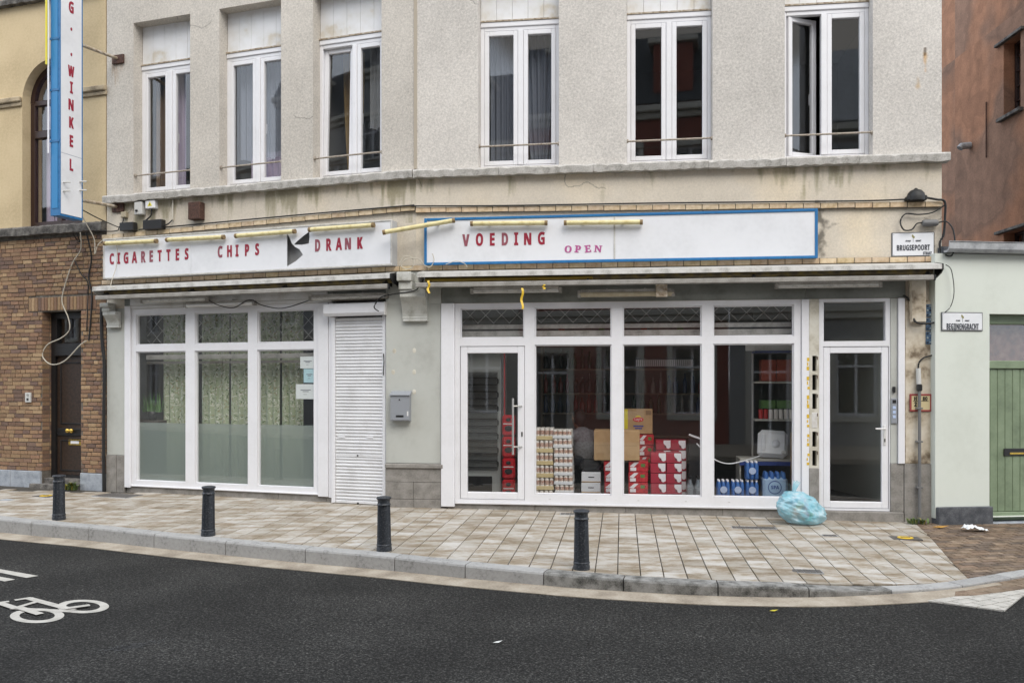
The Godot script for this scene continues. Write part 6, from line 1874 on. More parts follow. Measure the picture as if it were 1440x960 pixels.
func build_shop_contents() -> void:
	var F0 := 0.045
	for k in 6: can_tray(1.64, F0 + k * 0.164, -0.50, true, 0.160, "tray of drink cans, number %s from the floor in the tan-based stack" % ["one", "two", "three", "four", "five", "six"][k], "stack of tan can trays")
	for k in 8: can_tray(1.91 - k * 0.004, F0 + k * 0.1205, -0.47, false, 0.118, "tray of small cans, number %s from the floor in the white-based stack" % ["one", "two", "three", "four", "five", "six", "seven", "eight"][k], "stack of white can trays")
	for k in 3: carton(2.255, F0 + k * 0.137, -0.50, 0.25, 0.135, 0.34, mats.traywhite, mats.card, "plain white carton, %s of the low stack below the brown box" % ["bottom", "middle", "top"][k], "low stack of white cartons", 2)
	tag(obj("folded_sack", mbox(Vector3(-0.14, 0, -0.18), Vector3(0.14, 0.145, 0.18), 0.05), mats.darkplastic, null, FB * at(2.25, 0.458, -0.52, 0.05)), "dark crumpled sack lying on the low stack of white cartons", "sack")
	for k in 4: carton(2.55, F0 + k * 0.139, -0.52, 0.25, 0.137, 0.34, mats.redcarton, mats.white, "red and white carton, %s of the stack behind the window post" % ["lowest", "second lowest", "third from the floor", "highest"][k], "red cartons behind the window post", 1)
	for k in 4: carton(2.868, F0 + k * 0.139, -0.54, 0.25, 0.137, 0.34, mats.redcarton, mats.white, "red and white carton, %s of the stack right of the window post" % ["lowest", "second lowest", "third from the floor", "highest"][k], "red cartons right of the window post", 1)
	for k in 6: carton(2.98, F0 + k * 0.147, -0.92, 0.20, 0.145, 0.3, mats.redcarton, mats.white, "red carton, number %s from the floor in the rear stack below the crisps box" % ["one", "two", "three", "four", "five", "six"][k], "rear stack of red cartons", 1)
	for c in 2:
		for k in 5: carton(3.125 + c * 0.203, F0 + k * 0.134, -0.48, 0.198, 0.132, 0.26, mats.crimson, mats.white, "crimson carton with white flash, row %s of the %s column in front" % [["one", "two", "three", "four", "five"][k], ["near-post", "bottle-side"][c]], "crimson cartons in front", 0)
		for k in 6: carton(3.20 + c * 0.203, F0 + k * 0.136, -0.78, 0.198, 0.134, 0.26, mats.crimson, mats.white, "crimson carton with white flash, row %s of the %s column behind" % [["one", "two", "three", "four", "five", "six"][k], ["near-post", "bottle-side"][c]], "crimson cartons behind", 0)
	# brown boxes
	var bx := crate("cardboard_box", "large brown cardboard box with a perforated line behind the window post", "box", 2.59, 0.607, -0.52, 0.0, "")
	obj("body", mbox(Vector3(-0.295, 0, -0.19), Vector3(0.295, 0.392, 0.19), 0.006), mats.card, bx)
	for k in 22: obj("perforation", mbox(Vector3(-0.275 + k * 0.025, 0.19, 0.19), Vector3(-0.262 + k * 0.025, 0.198, 0.1915)), mats.rustend, bx)
	bx = crate("crisps_box", "brown crisps box with yellow end and a red oval logo", "box", 2.875, 0.93, -0.92, 0.0, "")
	obj("body", mbox(Vector3(-0.19, 0, -0.15), Vector3(0.19, 0.335, 0.15), 0.006), mats.card, bx)
	obj("yellow_stripe", mbox(Vector3(-0.188, 0.004, 0.15), Vector3(-0.14, 0.33, 0.1515)), mats.yellow2, bx)
	var m := MB.new(); m.lathe([Vector2(0.0001, 0), Vector2(0.045, 0), Vector2(0.045, 0.0015), Vector2(0.0001, 0.0016)], 18, Transform3D(Basis(Vector3.RIGHT, PI / 2), Vector3(0.0, 0.205, 0.15)))
	obj("logo_sun", m, mats.yellow2, bx)
	m = MB.new(); m.lathe([Vector2(0.0001, 0), Vector2(0.072, 0), Vector2(0.072, 0.0015), Vector2(0.0001, 0.0016)], 20, Transform3D(Basis(Vector3.RIGHT, PI / 2) * Basis().scaled(Vector3(1, 1, 0.46)), Vector3(0.0, 0.195, 0.1518)))
	obj("logo_oval", m, mats.logored, bx)
	letter("Lay's", 0.034, 1.0, mats.white, bx, at(0, 0.198, 0.154), false, 400, "lettering")
	obj("printed_line", mbox(Vector3(-0.065, 0.095, 0.15), Vector3(0.07, 0.115, 0.1515)), mats.inkblue, bx)
	obj("printed_line", mbox(Vector3(-0.045, 0.065, 0.15), Vector3(0.05, 0.083, 0.1515)), mats.inkblue, bx)
	obj("printed_marks", mbox(Vector3(0.10, 0.255, 0.15), Vector3(0.175, 0.315, 0.1512)), mats.cardmark, bx)
	# big plastic bottles
	var bm := bottle_mesh(0.05, 0.36, 14); var cm := cap_mesh(0.05, 0.36)
	for k in 4:
		var b := crate("plastic_bottle", "large clear plastic bottle beside the crimson cartons, %s" % ["first in the front row", "second in the front row", "first in the back row", "second in the back row"][k], "bottle", 3.535 + (k % 2) * 0.105, F0, -0.40 - (k / 2) * 0.12, 0.0, "large clear bottles")
		obj("body", bm, mats.pet, b)
		obj("cap", cm, mats.black, b)
		obj("content", mbox(Vector3(-0.03, 0.01, -0.03), Vector3(0.03, 0.2, 0.03), 0.01), mats.petfill, b)
	# shelf wall at the back
	var sh := thing("shelf_unit", "dim wall shelf unit with rows of bottles at the back of the shop", "shelf", FB * at(0, 0, -2.25))
	for y in [0.42, 0.80, 1.14, 1.44, 1.81, 2.2]:
		obj("board", mbox(Vector3(1.45, y, -0.16), Vector3(3.95, y + 0.022, 0.16), 0.003), mats.shelfboard, sh)
	for x in [1.43, 2.67, 3.95]:
		obj("upright", mbox(Vector3(x, 0.031, -0.17), Vector3(x + 0.03, 2.4, 0.17)), mats.shelfboard, sh)
	obj("back_panel", mbox(Vector3(1.45, 0.04, -0.19), Vector3(3.95, 2.4, -0.175)), mats.room, sh)
	var shapes := [bottle_mesh(0.036, 0.27, 8), bottle_mesh(0.042, 0.24, 8), bottle_mesh(0.032, 0.30, 8)]
	var bmats := [mats.brownglass, mats.greenglass, mats.clearglass, mats.bluebottle, mats.redbottle]
	var rows := [[1.163, "lowest lit shelf", 1.50, 3.9], [1.463, "middle shelf", 1.50, 3.9], [1.833, "upper shelf", 1.50, 2.6]]
	for r in rows:
		var x: float = r[2]
		var k := 0
		while x < r[3]:
			if absf(x - 2.68) > 0.06:
				tag(obj("bottle", shapes[(k * 7 + int(r[0] * 10)) % 3], bmats[(k / 4 + int(r[0] * 3)) % 5], null, FB * at(x, r[0], -2.25 + rng.randf_range(-0.03, 0.1))), "bottle standing in the row on the %s at the back of the shop" % r[1], "bottle", "bottles on the back shelves, %s" % r[1])
			x += rng.randf_range(0.095, 0.135)
			k += 1
	var bxm := [mbox(Vector3(-0.06, 0, -0.08), Vector3(0.06, 0.17, 0.08), 0.004).mesh(), mbox(Vector3(-0.045, 0, -0.08), Vector3(0.045, 0.22, 0.08), 0.004).mesh(), mbox(Vector3(-0.075, 0, -0.08), Vector3(0.075, 0.13, 0.08), 0.004).mesh()]
	var xq := 1.55
	var kq := 0
	while xq < 3.88:
		if absf(xq - 2.685) > 0.1:
			tag(obj("packet", bxm[kq % 3], [mats.traywhite, mats.redcarton2, mats.inkblue, mats.traytan, mats.leafgreen, mats.shelfpale][(kq * 5 + 2) % 6], null, FB * at(xq, 2.223, -2.2)), "%s %s packet on the top back shelf, in the bay nearer the %s" % [["middling", "tall narrow", "low wide"][kq % 3], ["white", "red", "dark blue", "tan", "green", "pale"][(kq * 5 + 2) % 6], "shop door" if xq < 2.685 else "street corner"], "packet", "packets on the top back shelf")
		xq += rng.randf_range(0.16, 0.24)
		kq += 1
	var ac := thing("louvre_panel", "white louvred panel above the bottles on the back shelf", "panel", FB * at(0, 0, -2.06))
	obj("frame", mbox(Vector3(2.84, 1.845, -0.03), Vector3(3.72, 1.99, 0.0), 0.006), mats.darkrim, ac)
	for k in 30: obj("slat", mbox(Vector3(2.865 + k * 0.028, 1.865, 0.0), Vector3(2.865 + k * 0.028 + 0.02, 1.965, 0.012)), mats.white, ac)
	# fridge back and cola packs behind the shop door
	var fr := thing("fridge", "back of a fridge with a black condenser grid behind the shop door", "fridge", FB * at(0, F0, -0.62))
	obj("cabinet", mbox(Vector3(0.50, 0.0, -0.6), Vector3(1.02, 1.98, -0.05), 0.01), mats.fridgegrey, fr)
	obj("compressor_plate", mbox(Vector3(0.52, 0.02, -0.0499), Vector3(0.90, 0.30, -0.02), 0.006), mats.blackpaint, fr)
	m = MB.new()
	for k in 34:
		var x := 0.525 + k * 0.0135
		m.box(Vector3(x, 0.38, -0.018), Vector3(x + 0.006, 1.72, -0.013))
	obj("wire_grid", m, mats.blackpaint, fr)
	var pts := []
	for k in 14:
		var y := 0.42 + k * 0.094
		if k % 2 == 0: pts.append_array([Vector3(0.53, y, -0.025), Vector3(0.965, y, -0.025), Vector3(0.985, y + 0.024, -0.025), Vector3(0.985, y + 0.07, -0.025), Vector3(0.965, y + 0.094, -0.025)])
		else: pts.append_array([Vector3(0.53, y, -0.025), Vector3(0.52, y + 0.04, -0.025), Vector3(0.53, y + 0.094, -0.025)])
	m = MB.new(); m.tube(pts, 0.008, 6)
	obj("condenser_coil", m, mats.blackpaint, fr)
	for k in 4:
		var pk := crate("cola_pack", "red-wrapped pack of dark bottles, %s of the stack behind the shop door" % ["lowest", "second lowest", "third from the floor", "topmost"][k], "bottle pack", 1.145, F0 + k * 0.288, -0.58, 0.05, "red packs behind the shop door")
		obj("wrap", mbox(Vector3(-0.085, 0, -0.12), Vector3(0.085, 0.278, 0.12), 0.022), mats.redwrap, pk)
		for q in [[0.0, 0.10, 0.055], [0.0, 0.215, 0.035]]:
			m = MB.new(); m.lathe([Vector2(0.0001, 0), Vector2(q[2], 0), Vector2(q[2] * 0.85, 0.012), Vector2(0.0001, 0.016)], 12, Transform3D(Basis(Vector3.RIGHT, PI / 2) * Basis().scaled(Vector3(1, 1, 0.75)), Vector3(q[0], q[1], 0.118)))
			obj("bottle_base", m, mats.darkplastic, pk)
		obj("label_band", mbox(Vector3(-0.07, 0.155, 0.1205), Vector3(0.07, 0.168, 0.1225)), mats.white2, pk)
	tag(obj("red_partition", mbox(Vector3(1.05, F0, -0.80), Vector3(1.07, 2.1, -0.72)), mats.redwrap, null, FB), "narrow red board standing between fridge and stacked cola packs", "board")
	# right-hand bay
	var ct := thing("counter_shelf", "low counter with a blue edge behind the last shop pane", "counter", FB * at(0, 0, -0.75))
	obj("top", mbox(Vector3(4.2, 0.585, -0.35), Vector3(4.98, 0.62, 0.05), 0.004), mats.shelfpale, ct)
	obj("blue_edge", mbox(Vector3(4.2, 0.53, 0.03), Vector3(4.98, 0.583, 0.048)), mats.inkblue, ct)
	obj("side", mbox(Vector3(4.93, 0.045, -0.35), Vector3(4.98, 0.584, 0.02)), mats.shelfpale, ct)
	obj("side", mbox(Vector3(4.2, 0.045, -0.35), Vector3(4.22, 0.584, 0.02)), mats.shelfpale, ct)
	var jc := thing("jerrycan", "white plastic jerrycan with a recessed grip leaning on the counter", "jerrycan", FB * Transform3D(Basis(Vector3.BACK, -0.06) * Basis(Vector3.RIGHT, -0.18), Vector3(4.615, 0.635, -0.70)))
	obj("body", mbox(Vector3(-0.19, 0, -0.09), Vector3(0.19, 0.36, 0.06), 0.05), mats.plasticwhite, jc)
	obj("grip_recess", mbox(Vector3(-0.15, 0.08, 0.0601), Vector3(-0.10, 0.29, 0.068), 0.004), mats.traywhite, jc)
	m = MB.new(); m.lathe([Vector2(0.05, 0), Vector2(0.055, 0.008), Vector2(0.035, 0.012), Vector2(0.03, 0.022), Vector2(0.0001, 0.024)], 18, Transform3D(Basis(Vector3.RIGHT, PI / 2), Vector3(0.03, 0.18, 0.06)))
	obj("screw_cap", m, mats.traywhite, jc)
	obj("tap", mbox(Vector3(0.10, 0.05, 0.0601), Vector3(0.17, 0.09, 0.085), 0.01), mats.greybox, jc)
	tag(obj("wooden_plank", mbox(Vector3(4.80, F0, -0.44), Vector3(4.885, 0.98, -0.41), 0.004), mats.woodlight, null, FB), "light brown wooden plank standing upright by the right edge of the window", "plank")
	var rs := thing("side_shelf", "pale shelf unit with red and green packets behind the last shop pane", "shelf", FB * at(0, 0, -1.0))
	for y in [1.11, 1.61, 2.02]:
		obj("board", mbox(Vector3(4.42, y, -0.18), Vector3(4.985, y + 0.025, 0.16), 0.003), mats.shelfpale if y < 2 else mats.inkblue, rs)
	obj("post", mbox(Vector3(4.955, 0.045, 0.12), Vector3(4.985, 2.2, 0.16)), mats.shelfpale, rs)
	obj("post", mbox(Vector3(4.42, 0.045, -0.18), Vector3(4.44, 2.2, -0.15)), mats.shelfpale, rs)
	obj("header_board", mbox(Vector3(4.30, 2.046, 0.10), Vector3(4.985, 2.20, 0.12)), mats.white2, rs)
	for k in 2:
		tag(obj("red_packet", mbox(Vector3(-0.095, 0, -0.1), Vector3(0.095, 0.29, 0.1), 0.006), mats.redcarton2, null, FB * at(4.60 + k * 0.2, 1.637, -0.97)), "tall red packet on the upper side shelf, %s" % ["further from the post", "next to the post"][k], "packet", "red packets on the side shelf")
		tag(obj("green_packet", mbox(Vector3(-0.095, 0, -0.1), Vector3(0.095, 0.11, 0.1), 0.006), mats.leafgreen, null, FB * at(4.60 + k * 0.2, 1.275, -0.99)), "green packet lying on the cans of the side shelf, %s" % ["further from the post", "next to the post"][k], "packet", "green packets on the side shelf")
	var cn := MB.new()
	cn.lathe([Vector2(0.0001, 0), Vector2(0.027, 0.0), Vector2(0.03, 0.006), Vector2(0.03, 0.118), Vector2(0.024, 0.13), Vector2(0.0001, 0.129)], 12)
	var cnm := cn.mesh()
	for k in 7:
		tag(obj("drink_can", cnm, mats.canred if k < 2 else mats.can, null, FB * at(4.50 + k * 0.066, 1.136, -0.90)), "%s drink can, number %s in the row on the side shelf" % ["red" if k < 2 else "pale", ["one", "two", "three", "four", "five", "six", "seven"][k]], "can", "cans on the side shelf")
	# water packs
	for q in [[3.955, F0 + 0.09, 0, "nearest the window post"], [4.135, F0 + 0.09, 0, "in the middle of the bottom row"], [4.315, F0 + 0.09, 0, "below the other pack"], [4.315, F0 + 0.335, 1, "on top of the bottom row"]]:
		var wp := crate("water_pack", "shrink-wrapped pack of blue water bottles, %s" % q[3], "bottle pack", q[0], q[1], -0.46, 0.0, "blue water packs")
		m = MB.new(); var ca := MB.new(); var lb := MB.new()
		for i in 3:
			for j in 3:
				var xf := at(-0.055 + i * 0.055, 0, -0.055 + j * 0.055)
				m.lathe([Vector2(0.0001, 0), Vector2(0.026, 0.002), Vector2(0.027, 0.07), Vector2(0.024, 0.09), Vector2(0.027, 0.11), Vector2(0.026, 0.165), Vector2(0.012, 0.215), Vector2(0.0001, 0.216)], 10, xf)
				ca.lathe([Vector2(0.014, 0.212), Vector2(0.014, 0.232), Vector2(0.0001, 0.234)], 8, xf)
		obj("bottles", m, mats.waterblue, wp)
		obj("caps", ca, mats.white, wp)
		m = MB.new(); m.lathe([Vector2(0.0001, 0), Vector2(0.045, 0), Vector2(0.045, 0.0015), Vector2(0.0001, 0.0016)], 16, Transform3D(Basis(Vector3.RIGHT, PI / 2), Vector3(0.0, 0.11, 0.086)))
		obj("round_label", m, mats.paleblue, wp)
	tag(obj("low_crate", mbox(Vector3(3.85, F0, -0.66), Vector3(4.42, F0 + 0.088, -0.34), 0.006), mats.darkplastic, null, FB), "low dark crate under the row of blue water packs", "crate")
	var sp := crate("water_bag", "white and blue wrapped pack of water marked SPA by the rubbish bag", "bottle pack", 4.60, F0 + 0.09, -0.47, 0.0, "")
	m = MB.new()
	for i in 4:
		for j in 3:
			m.lathe([Vector2(0.0001, 0), Vector2(0.034, 0.002), Vector2(0.035, 0.25), Vector2(0.016, 0.34), Vector2(0.0001, 0.345)], 10, at(-0.11 + i * 0.073, 0, -0.07 + j * 0.07))
	obj("bottles", m, mats.waterblue, sp)
	obj("wrap", mbox(Vector3(-0.155, 0.005, -0.115), Vector3(0.155, 0.275, 0.112), 0.03), mats.wrapblue, sp)
	m = MB.new(); m.lathe([Vector2(0.0001, 0), Vector2(0.085, 0), Vector2(0.085, 0.0015), Vector2(0.0001, 0.0016)], 22, Transform3D(Basis(Vector3.RIGHT, PI / 2), Vector3(-0.01, 0.15, 0.113)))
	obj("logo_ring", m, mats.inkblue, sp)
	m = MB.new(); m.lathe([Vector2(0.0001, 0), Vector2(0.075, 0), Vector2(0.075, 0.0015), Vector2(0.0001, 0.0016)], 22, Transform3D(Basis(Vector3.RIGHT, PI / 2), Vector3(-0.01, 0.15, 0.1148)))
	obj("logo_disc", m, mats.wrapblue, sp)
	letter("SPA", 0.042, 0.95, mats.inkblue, sp, at(-0.01, 0.15, 0.118), false, 700, "lettering")
	tag(obj("low_crate", mbox(Vector3(4.43, F0, -0.60), Vector3(4.77, F0 + 0.088, -0.34), 0.006), mats.woodlight, null, FB), "low wooden crate under the white and blue water pack", "crate")
	cable(FB, [Vector3(3.62, 0.83, -0.45), Vector3(3.72, 0.73, -0.42), Vector3(3.86, 0.62, -0.40), Vector3(4.02, 0.575, -0.42), Vector3(4.2, 0.60, -0.5), Vector3(4.38, 0.64, -0.62), Vector3(4.45, 0.66, -0.66)], 0.009, mats.plasticwhite, "white hose hanging in an arc in front of the water packs", "hose")
	tag(obj("price_stick", mbox(Vector3(-0.08, -0.012, -0.004), Vector3(0.08, 0.012, 0.004), 0.003), mats.white, null, FB * Transform3D(Basis(Vector3.BACK, -0.35), Vector3(3.60, 0.915, -0.5))), "white plastic stick poking out above the crimson cartons", "stick")
	tag(obj("stick_holder", mbox(Vector3(3.53, 0.045, -0.63), Vector3(3.67, 0.885, -0.60), 0.004), mats.darkplastic, null, FB), "dark upright display board behind the large clear bottles", "board")
	build_person()

# one continuous surface from smoothly joined tapered capsules, meshed as surface nets
func sdf_mesh(bones: Array, cell: float, k: float) -> MB:
	var lo := Vector3(1e9, 1e9, 1e9); var hi := -lo
	for b in bones:
		for e in [[b[0], b[2]], [b[1], b[3]]]:
			lo = lo.min(e[0] - Vector3.ONE * (e[1] + 0.05)); hi = hi.max(e[0] + Vector3.ONE * (e[1] + 0.05))
	var n := Vector3i(((hi - lo) / cell).ceil()) + Vector3i.ONE
	var val := PackedFloat32Array(); val.resize(n.x * n.y * n.z); val.fill(1.0)
	for b in bones:
		var a: Vector3 = b[0]; var c: Vector3 = b[1]; var ra: float = b[2]; var rb: float = b[3]
		var d := c - a; var dd := maxf(d.length_squared(), 1e-9)
		var pad := maxf(ra, rb) + 0.06
		var i0 := Vector3i(((a.min(c) - Vector3.ONE * pad - lo) / cell).floor()).clamp(Vector3i.ZERO, n - Vector3i.ONE)
		var i1 := Vector3i(((a.max(c) + Vector3.ONE * pad - lo) / cell).ceil()).clamp(Vector3i.ZERO, n - Vector3i.ONE)
		for z in range(i0.z, i1.z + 1):
			for y in range(i0.y, i1.y + 1):
				for x in range(i0.x, i1.x + 1):
					var p := lo + Vector3(x, y, z) * cell
					var t := clampf((p - a).dot(d) / dd, 0, 1)
					var f := (p - a - d * t).length() - lerpf(ra, rb, t)
					var q := (z * n.y + y) * n.x + x
					var o := val[q]
					var h := clampf(0.5 + 0.5 * (o - f) / k, 0, 1)
					val[q] = lerpf(o, f, h) - k * h * (1 - h)
	var m := MB.new()
	var id := {}
	var off := [Vector3i(0, 0, 0), Vector3i(1, 0, 0), Vector3i(0, 1, 0), Vector3i(1, 1, 0), Vector3i(0, 0, 1), Vector3i(1, 0, 1), Vector3i(0, 1, 1), Vector3i(1, 1, 1)]
	var edges := [[0, 1], [2, 3], [4, 5], [6, 7], [0, 2], [1, 3], [4, 6], [5, 7], [0, 4], [1, 5], [2, 6], [3, 7]]
	for z in n.z - 1:
		for y in n.y - 1:
			for x in n.x - 1:
				var vs := []
				var neg := 0
				for o in off:
					var f := val[((z + o.z) * n.y + y + o.y) * n.x + x + o.x]
					vs.append(f)
					if f < 0: neg += 1
				if neg == 0 or neg == 8: continue
				var s := Vector3.ZERO; var cnt := 0
				for e in edges:
					var fa: float = vs[e[0]]; var fb: float = vs[e[1]]
					if (fa < 0) != (fb < 0):
						s += Vector3(off[e[0]]).lerp(Vector3(off[e[1]]), fa / (fa - fb)); cnt += 1
				var g := Vector3(vs[1] + vs[3] + vs[5] + vs[7] - vs[0] - vs[2] - vs[4] - vs[6], vs[2] + vs[3] + vs[6] + vs[7] - vs[0] - vs[1] - vs[4] - vs[5], vs[4] + vs[5] + vs[6] + vs[7] - vs[0] - vs[1] - vs[2] - vs[3])
				id[Vector3i(x, y, z)] = m.put(lo + (Vector3(x, y, z) + s / cnt) * cell, g.normalized(), Vector2(x, y) * cell)
	for key in id:
		var p: Vector3i = key
		var f0 := val[(p.z * n.y + p.y) * n.x + p.x]
		for ax in 3:
			var d := Vector3i.ZERO; d[ax] = 1
			var u := Vector3i.ZERO; u[(ax + 1) % 3] = 1
			var w := Vector3i.ZERO; w[(ax + 2) % 3] = 1
			var f1 := val[((p.z + d.z) * n.y + p.y + d.y) * n.x + p.x + d.x]
			if (f0 < 0) == (f1 < 0): continue
			var q := [p, p - u, p - u - w, p - w]
			if not q.all(func(r): return id.has(r)): continue
			var i4 := q.map(func(r): return id[r])
			if f0 < 0: m.ix.append_array(PackedInt32Array([i4[0], i4[2], i4[1], i4[0], i4[3], i4[2]]))
			else: m.ix.append_array(PackedInt32Array([i4[0], i4[1], i4[2], i4[0], i4[2], i4[3]]))
	return m

func build_person() -> void:
	# seated on a low stool with the back half turned to the window, bending forward over the goods
	var st := thing("low_stool", "low dark stool under the person inside the shop", "stool", FB * at(2.16, 0.045, -1.02, -0.95))
	obj("seat", mbox(Vector3(-0.16, 0.36, -0.15), Vector3(0.16, 0.40, 0.15), 0.012), mats.darkplastic, st)
	for x in [-0.13, 0.13]:
		for z in [-0.12, 0.12]:
			obj("leg", mbox(Vector3(x - 0.015, 0, z - 0.015), Vector3(x + 0.015, 0.359, z + 0.015), 0.003), mats.darkplastic, st)
	var p := thing("person", "person in a grey pullover with dark hair bending over behind the can stacks", "person", FB * at(2.16, 0.045, -1.02, -0.95))
	var V := func(x, y, z): return Vector3(x, y, z)
	var body := [[V.call(0, 0.50, 0.0), V.call(-0.03, 0.66, 0.0), 0.135, 0.125], [V.call(-0.03, 0.66, 0.0), V.call(-0.09, 0.83, 0.0), 0.125, 0.12], [V.call(-0.09, 0.83, -0.13), V.call(-0.09, 0.83, 0.13), 0.075, 0.075], [V.call(-0.11, 0.86, 0.0), V.call(-0.15, 0.96, 0.0), 0.055, 0.05],
		[V.call(-0.10, 0.83, 0.17), V.call(-0.20, 0.60, 0.22), 0.055, 0.045], [V.call(-0.20, 0.60, 0.22), V.call(-0.42, 0.56, 0.14), 0.042, 0.032], [V.call(-0.10, 0.83, -0.17), V.call(-0.22, 0.61, -0.22), 0.055, 0.045], [V.call(-0.22, 0.61, -0.22), V.call(-0.44, 0.57, -0.12), 0.042, 0.032],
		[V.call(0.0, 0.47, 0.09), V.call(-0.40, 0.46, 0.12), 0.085, 0.062], [V.call(-0.40, 0.46, 0.12), V.call(-0.38, 0.09, 0.12), 0.058, 0.042], [V.call(-0.38, 0.05, 0.12), V.call(-0.54, 0.04, 0.12), 0.042, 0.035], [V.call(0.0, 0.47, -0.09), V.call(-0.40, 0.46, -0.12), 0.085, 0.062], [V.call(-0.40, 0.46, -0.12), V.call(-0.38, 0.09, -0.12), 0.058, 0.042], [V.call(-0.38, 0.05, -0.12), V.call(-0.54, 0.04, -0.12), 0.042, 0.035],
		[V.call(-0.175, 1.03, 0.0), V.call(-0.195, 1.09, 0.0), 0.085, 0.09], [V.call(-0.235, 1.02, 0.0), V.call(-0.24, 0.985, 0.0), 0.06, 0.045], [V.call(-0.285, 1.045, 0.0), V.call(-0.295, 1.03, 0.0), 0.014, 0.012]]
	for s in [-1, 1]:   # hands: palm, four fingers, thumb
		var w := Vector3(-0.43, 0.565, 0.13 * s)
		body.append([w, w + Vector3(-0.07, -0.02, -0.01 * s), 0.03, 0.034])
		for f in 4:
			var r := w + Vector3(-0.09, -0.022, (-0.03 + f * 0.02) * s)
			var l: float = [0.030, 0.036, 0.034, 0.026][f]
			body.append([r, r + Vector3(-l, -0.012, 0), 0.009, 0.009]); body.append([r + Vector3(-l, -0.012, 0), r + Vector3(-l * 1.5, -0.04, 0), 0.009, 0.008])
		body.append([w + Vector3(-0.03, 0, -0.03 * s), w + Vector3(-0.075, -0.02, -0.055 * s), 0.011, 0.009])
	obj("body", sdf_mesh(body, 0.014, 0.03), mats.skin, p)
	var pull := []
	for k in [0, 1, 2, 4, 5, 6, 7]: pull.append([body[k][0], body[k][1] if k != 5 and k != 7 else (body[k][0] as Vector3).lerp(body[k][1], 0.85), body[k][2] + 0.014, body[k][3] + 0.014])
	obj("pullover", sdf_mesh(pull, 0.016, 0.03), mats.pullover, p)
	var tr := []
	for k in [8, 9, 11, 12]: tr.append([body[k][0], body[k][1], body[k][2] + 0.012, body[k][3] + 0.016])
	tr.append([Vector3(0, 0.49, -0.06), Vector3(0, 0.49, 0.06), 0.12, 0.12])
	obj("trousers", sdf_mesh(tr, 0.018, 0.03), mats.darkcloth, p)
	obj("hair", sdf_mesh([[Vector3(-0.150, 1.06, 0.0), Vector3(-0.175, 1.12, 0.0), 0.095, 0.088], [Vector3(-0.12, 1.0, 0.0), Vector3(-0.14, 1.06, 0.0), 0.06, 0.08]], 0.012, 0.02), mats.hair, p)
	for s in [-1, 1]:
		var m := MB.new(); m.lathe([Vector2(0.0001, -0.01), Vector2(0.009, -0.004), Vector2(0.009, 0.004), Vector2(0.0001, 0.01)], 8, Transform3D(Basis(), Vector3(-0.275, 1.065, 0.034 * s)))
		obj("eye", m, mats.black, p)
		obj("ear", sdf_mesh([[Vector3(-0.185, 1.045, 0.092 * s), Vector3(-0.18, 1.075, 0.096 * s), 0.013, 0.016]], 0.006, 0.01), mats.skin, p)
	var ch := thing("folding_chair", "dark red folding chair beside the seated person", "chair", FB * at(2.42, 0.045, -0.98, 0.2))
	obj("seat", mbox(Vector3(-0.17, 0.40, -0.17), Vector3(0.17, 0.43, 0.17), 0.01), mats.maroon, ch)
	obj("backrest", mbox(Vector3(-0.02, 0.0, -0.17), Vector3(0.01, 0.34, 0.17), 0.01), mats.maroon, ch, Transform3D(Basis(Vector3.BACK, -0.25), Vector3(-0.15, 0.50, 0)))
	for x in [-0.15, 0.15]:
		for z in [-0.15, 0.15]:
			obj("leg", mbox(Vector3(x - 0.011, 0, z - 0.011), Vector3(x + 0.011, 0.399, z + 0.011), 0.003), mats.maroon, ch)
	for z in [-0.15, 0.15]:
		obj("back_post", mbox(Vector3(-0.011, 0, -0.011), Vector3(0.011, 0.42, 0.011), 0.003), mats.maroon, ch, Transform3D(Basis(Vector3.BACK, -0.20), Vector3(-0.16, 0.42, z)))

func floral_tex() -> ImageTexture:
	var im := Image.create(512, 512, false, Image.FORMAT_RGB8)
	im.fill(Color(0.42, 0.48, 0.33).linear_to_srgb())
	var r := RandomNumberGenerator.new(); r.seed = 5
	for k in 700:
		var c: Color = [Color(.62, .64, .54), Color(.40, .47, .33), Color(.14, .20, .11), Color(.74, .75, .68), Color(.34, .30, .18), Color(.66, .67, .58)][r.randi() % 6]
		var p := Vector2(r.randf() * 512, r.randf() * 512)
		var an := r.randf() * TAU
		var n := r.randi_range(4, 13)
		for j in n:
			an += r.randf_range(-0.45, 0.45)
			p += Vector2(cos(an), sin(an)) * 3.0
			var w := 3 if j < 2 or j > n - 2 else 6
			im.fill_rect(Rect2i(posmod(int(p.x), 506), posmod(int(p.y), 506), w, w), c.linear_to_srgb())
	return ImageTexture.create_from_image(im)

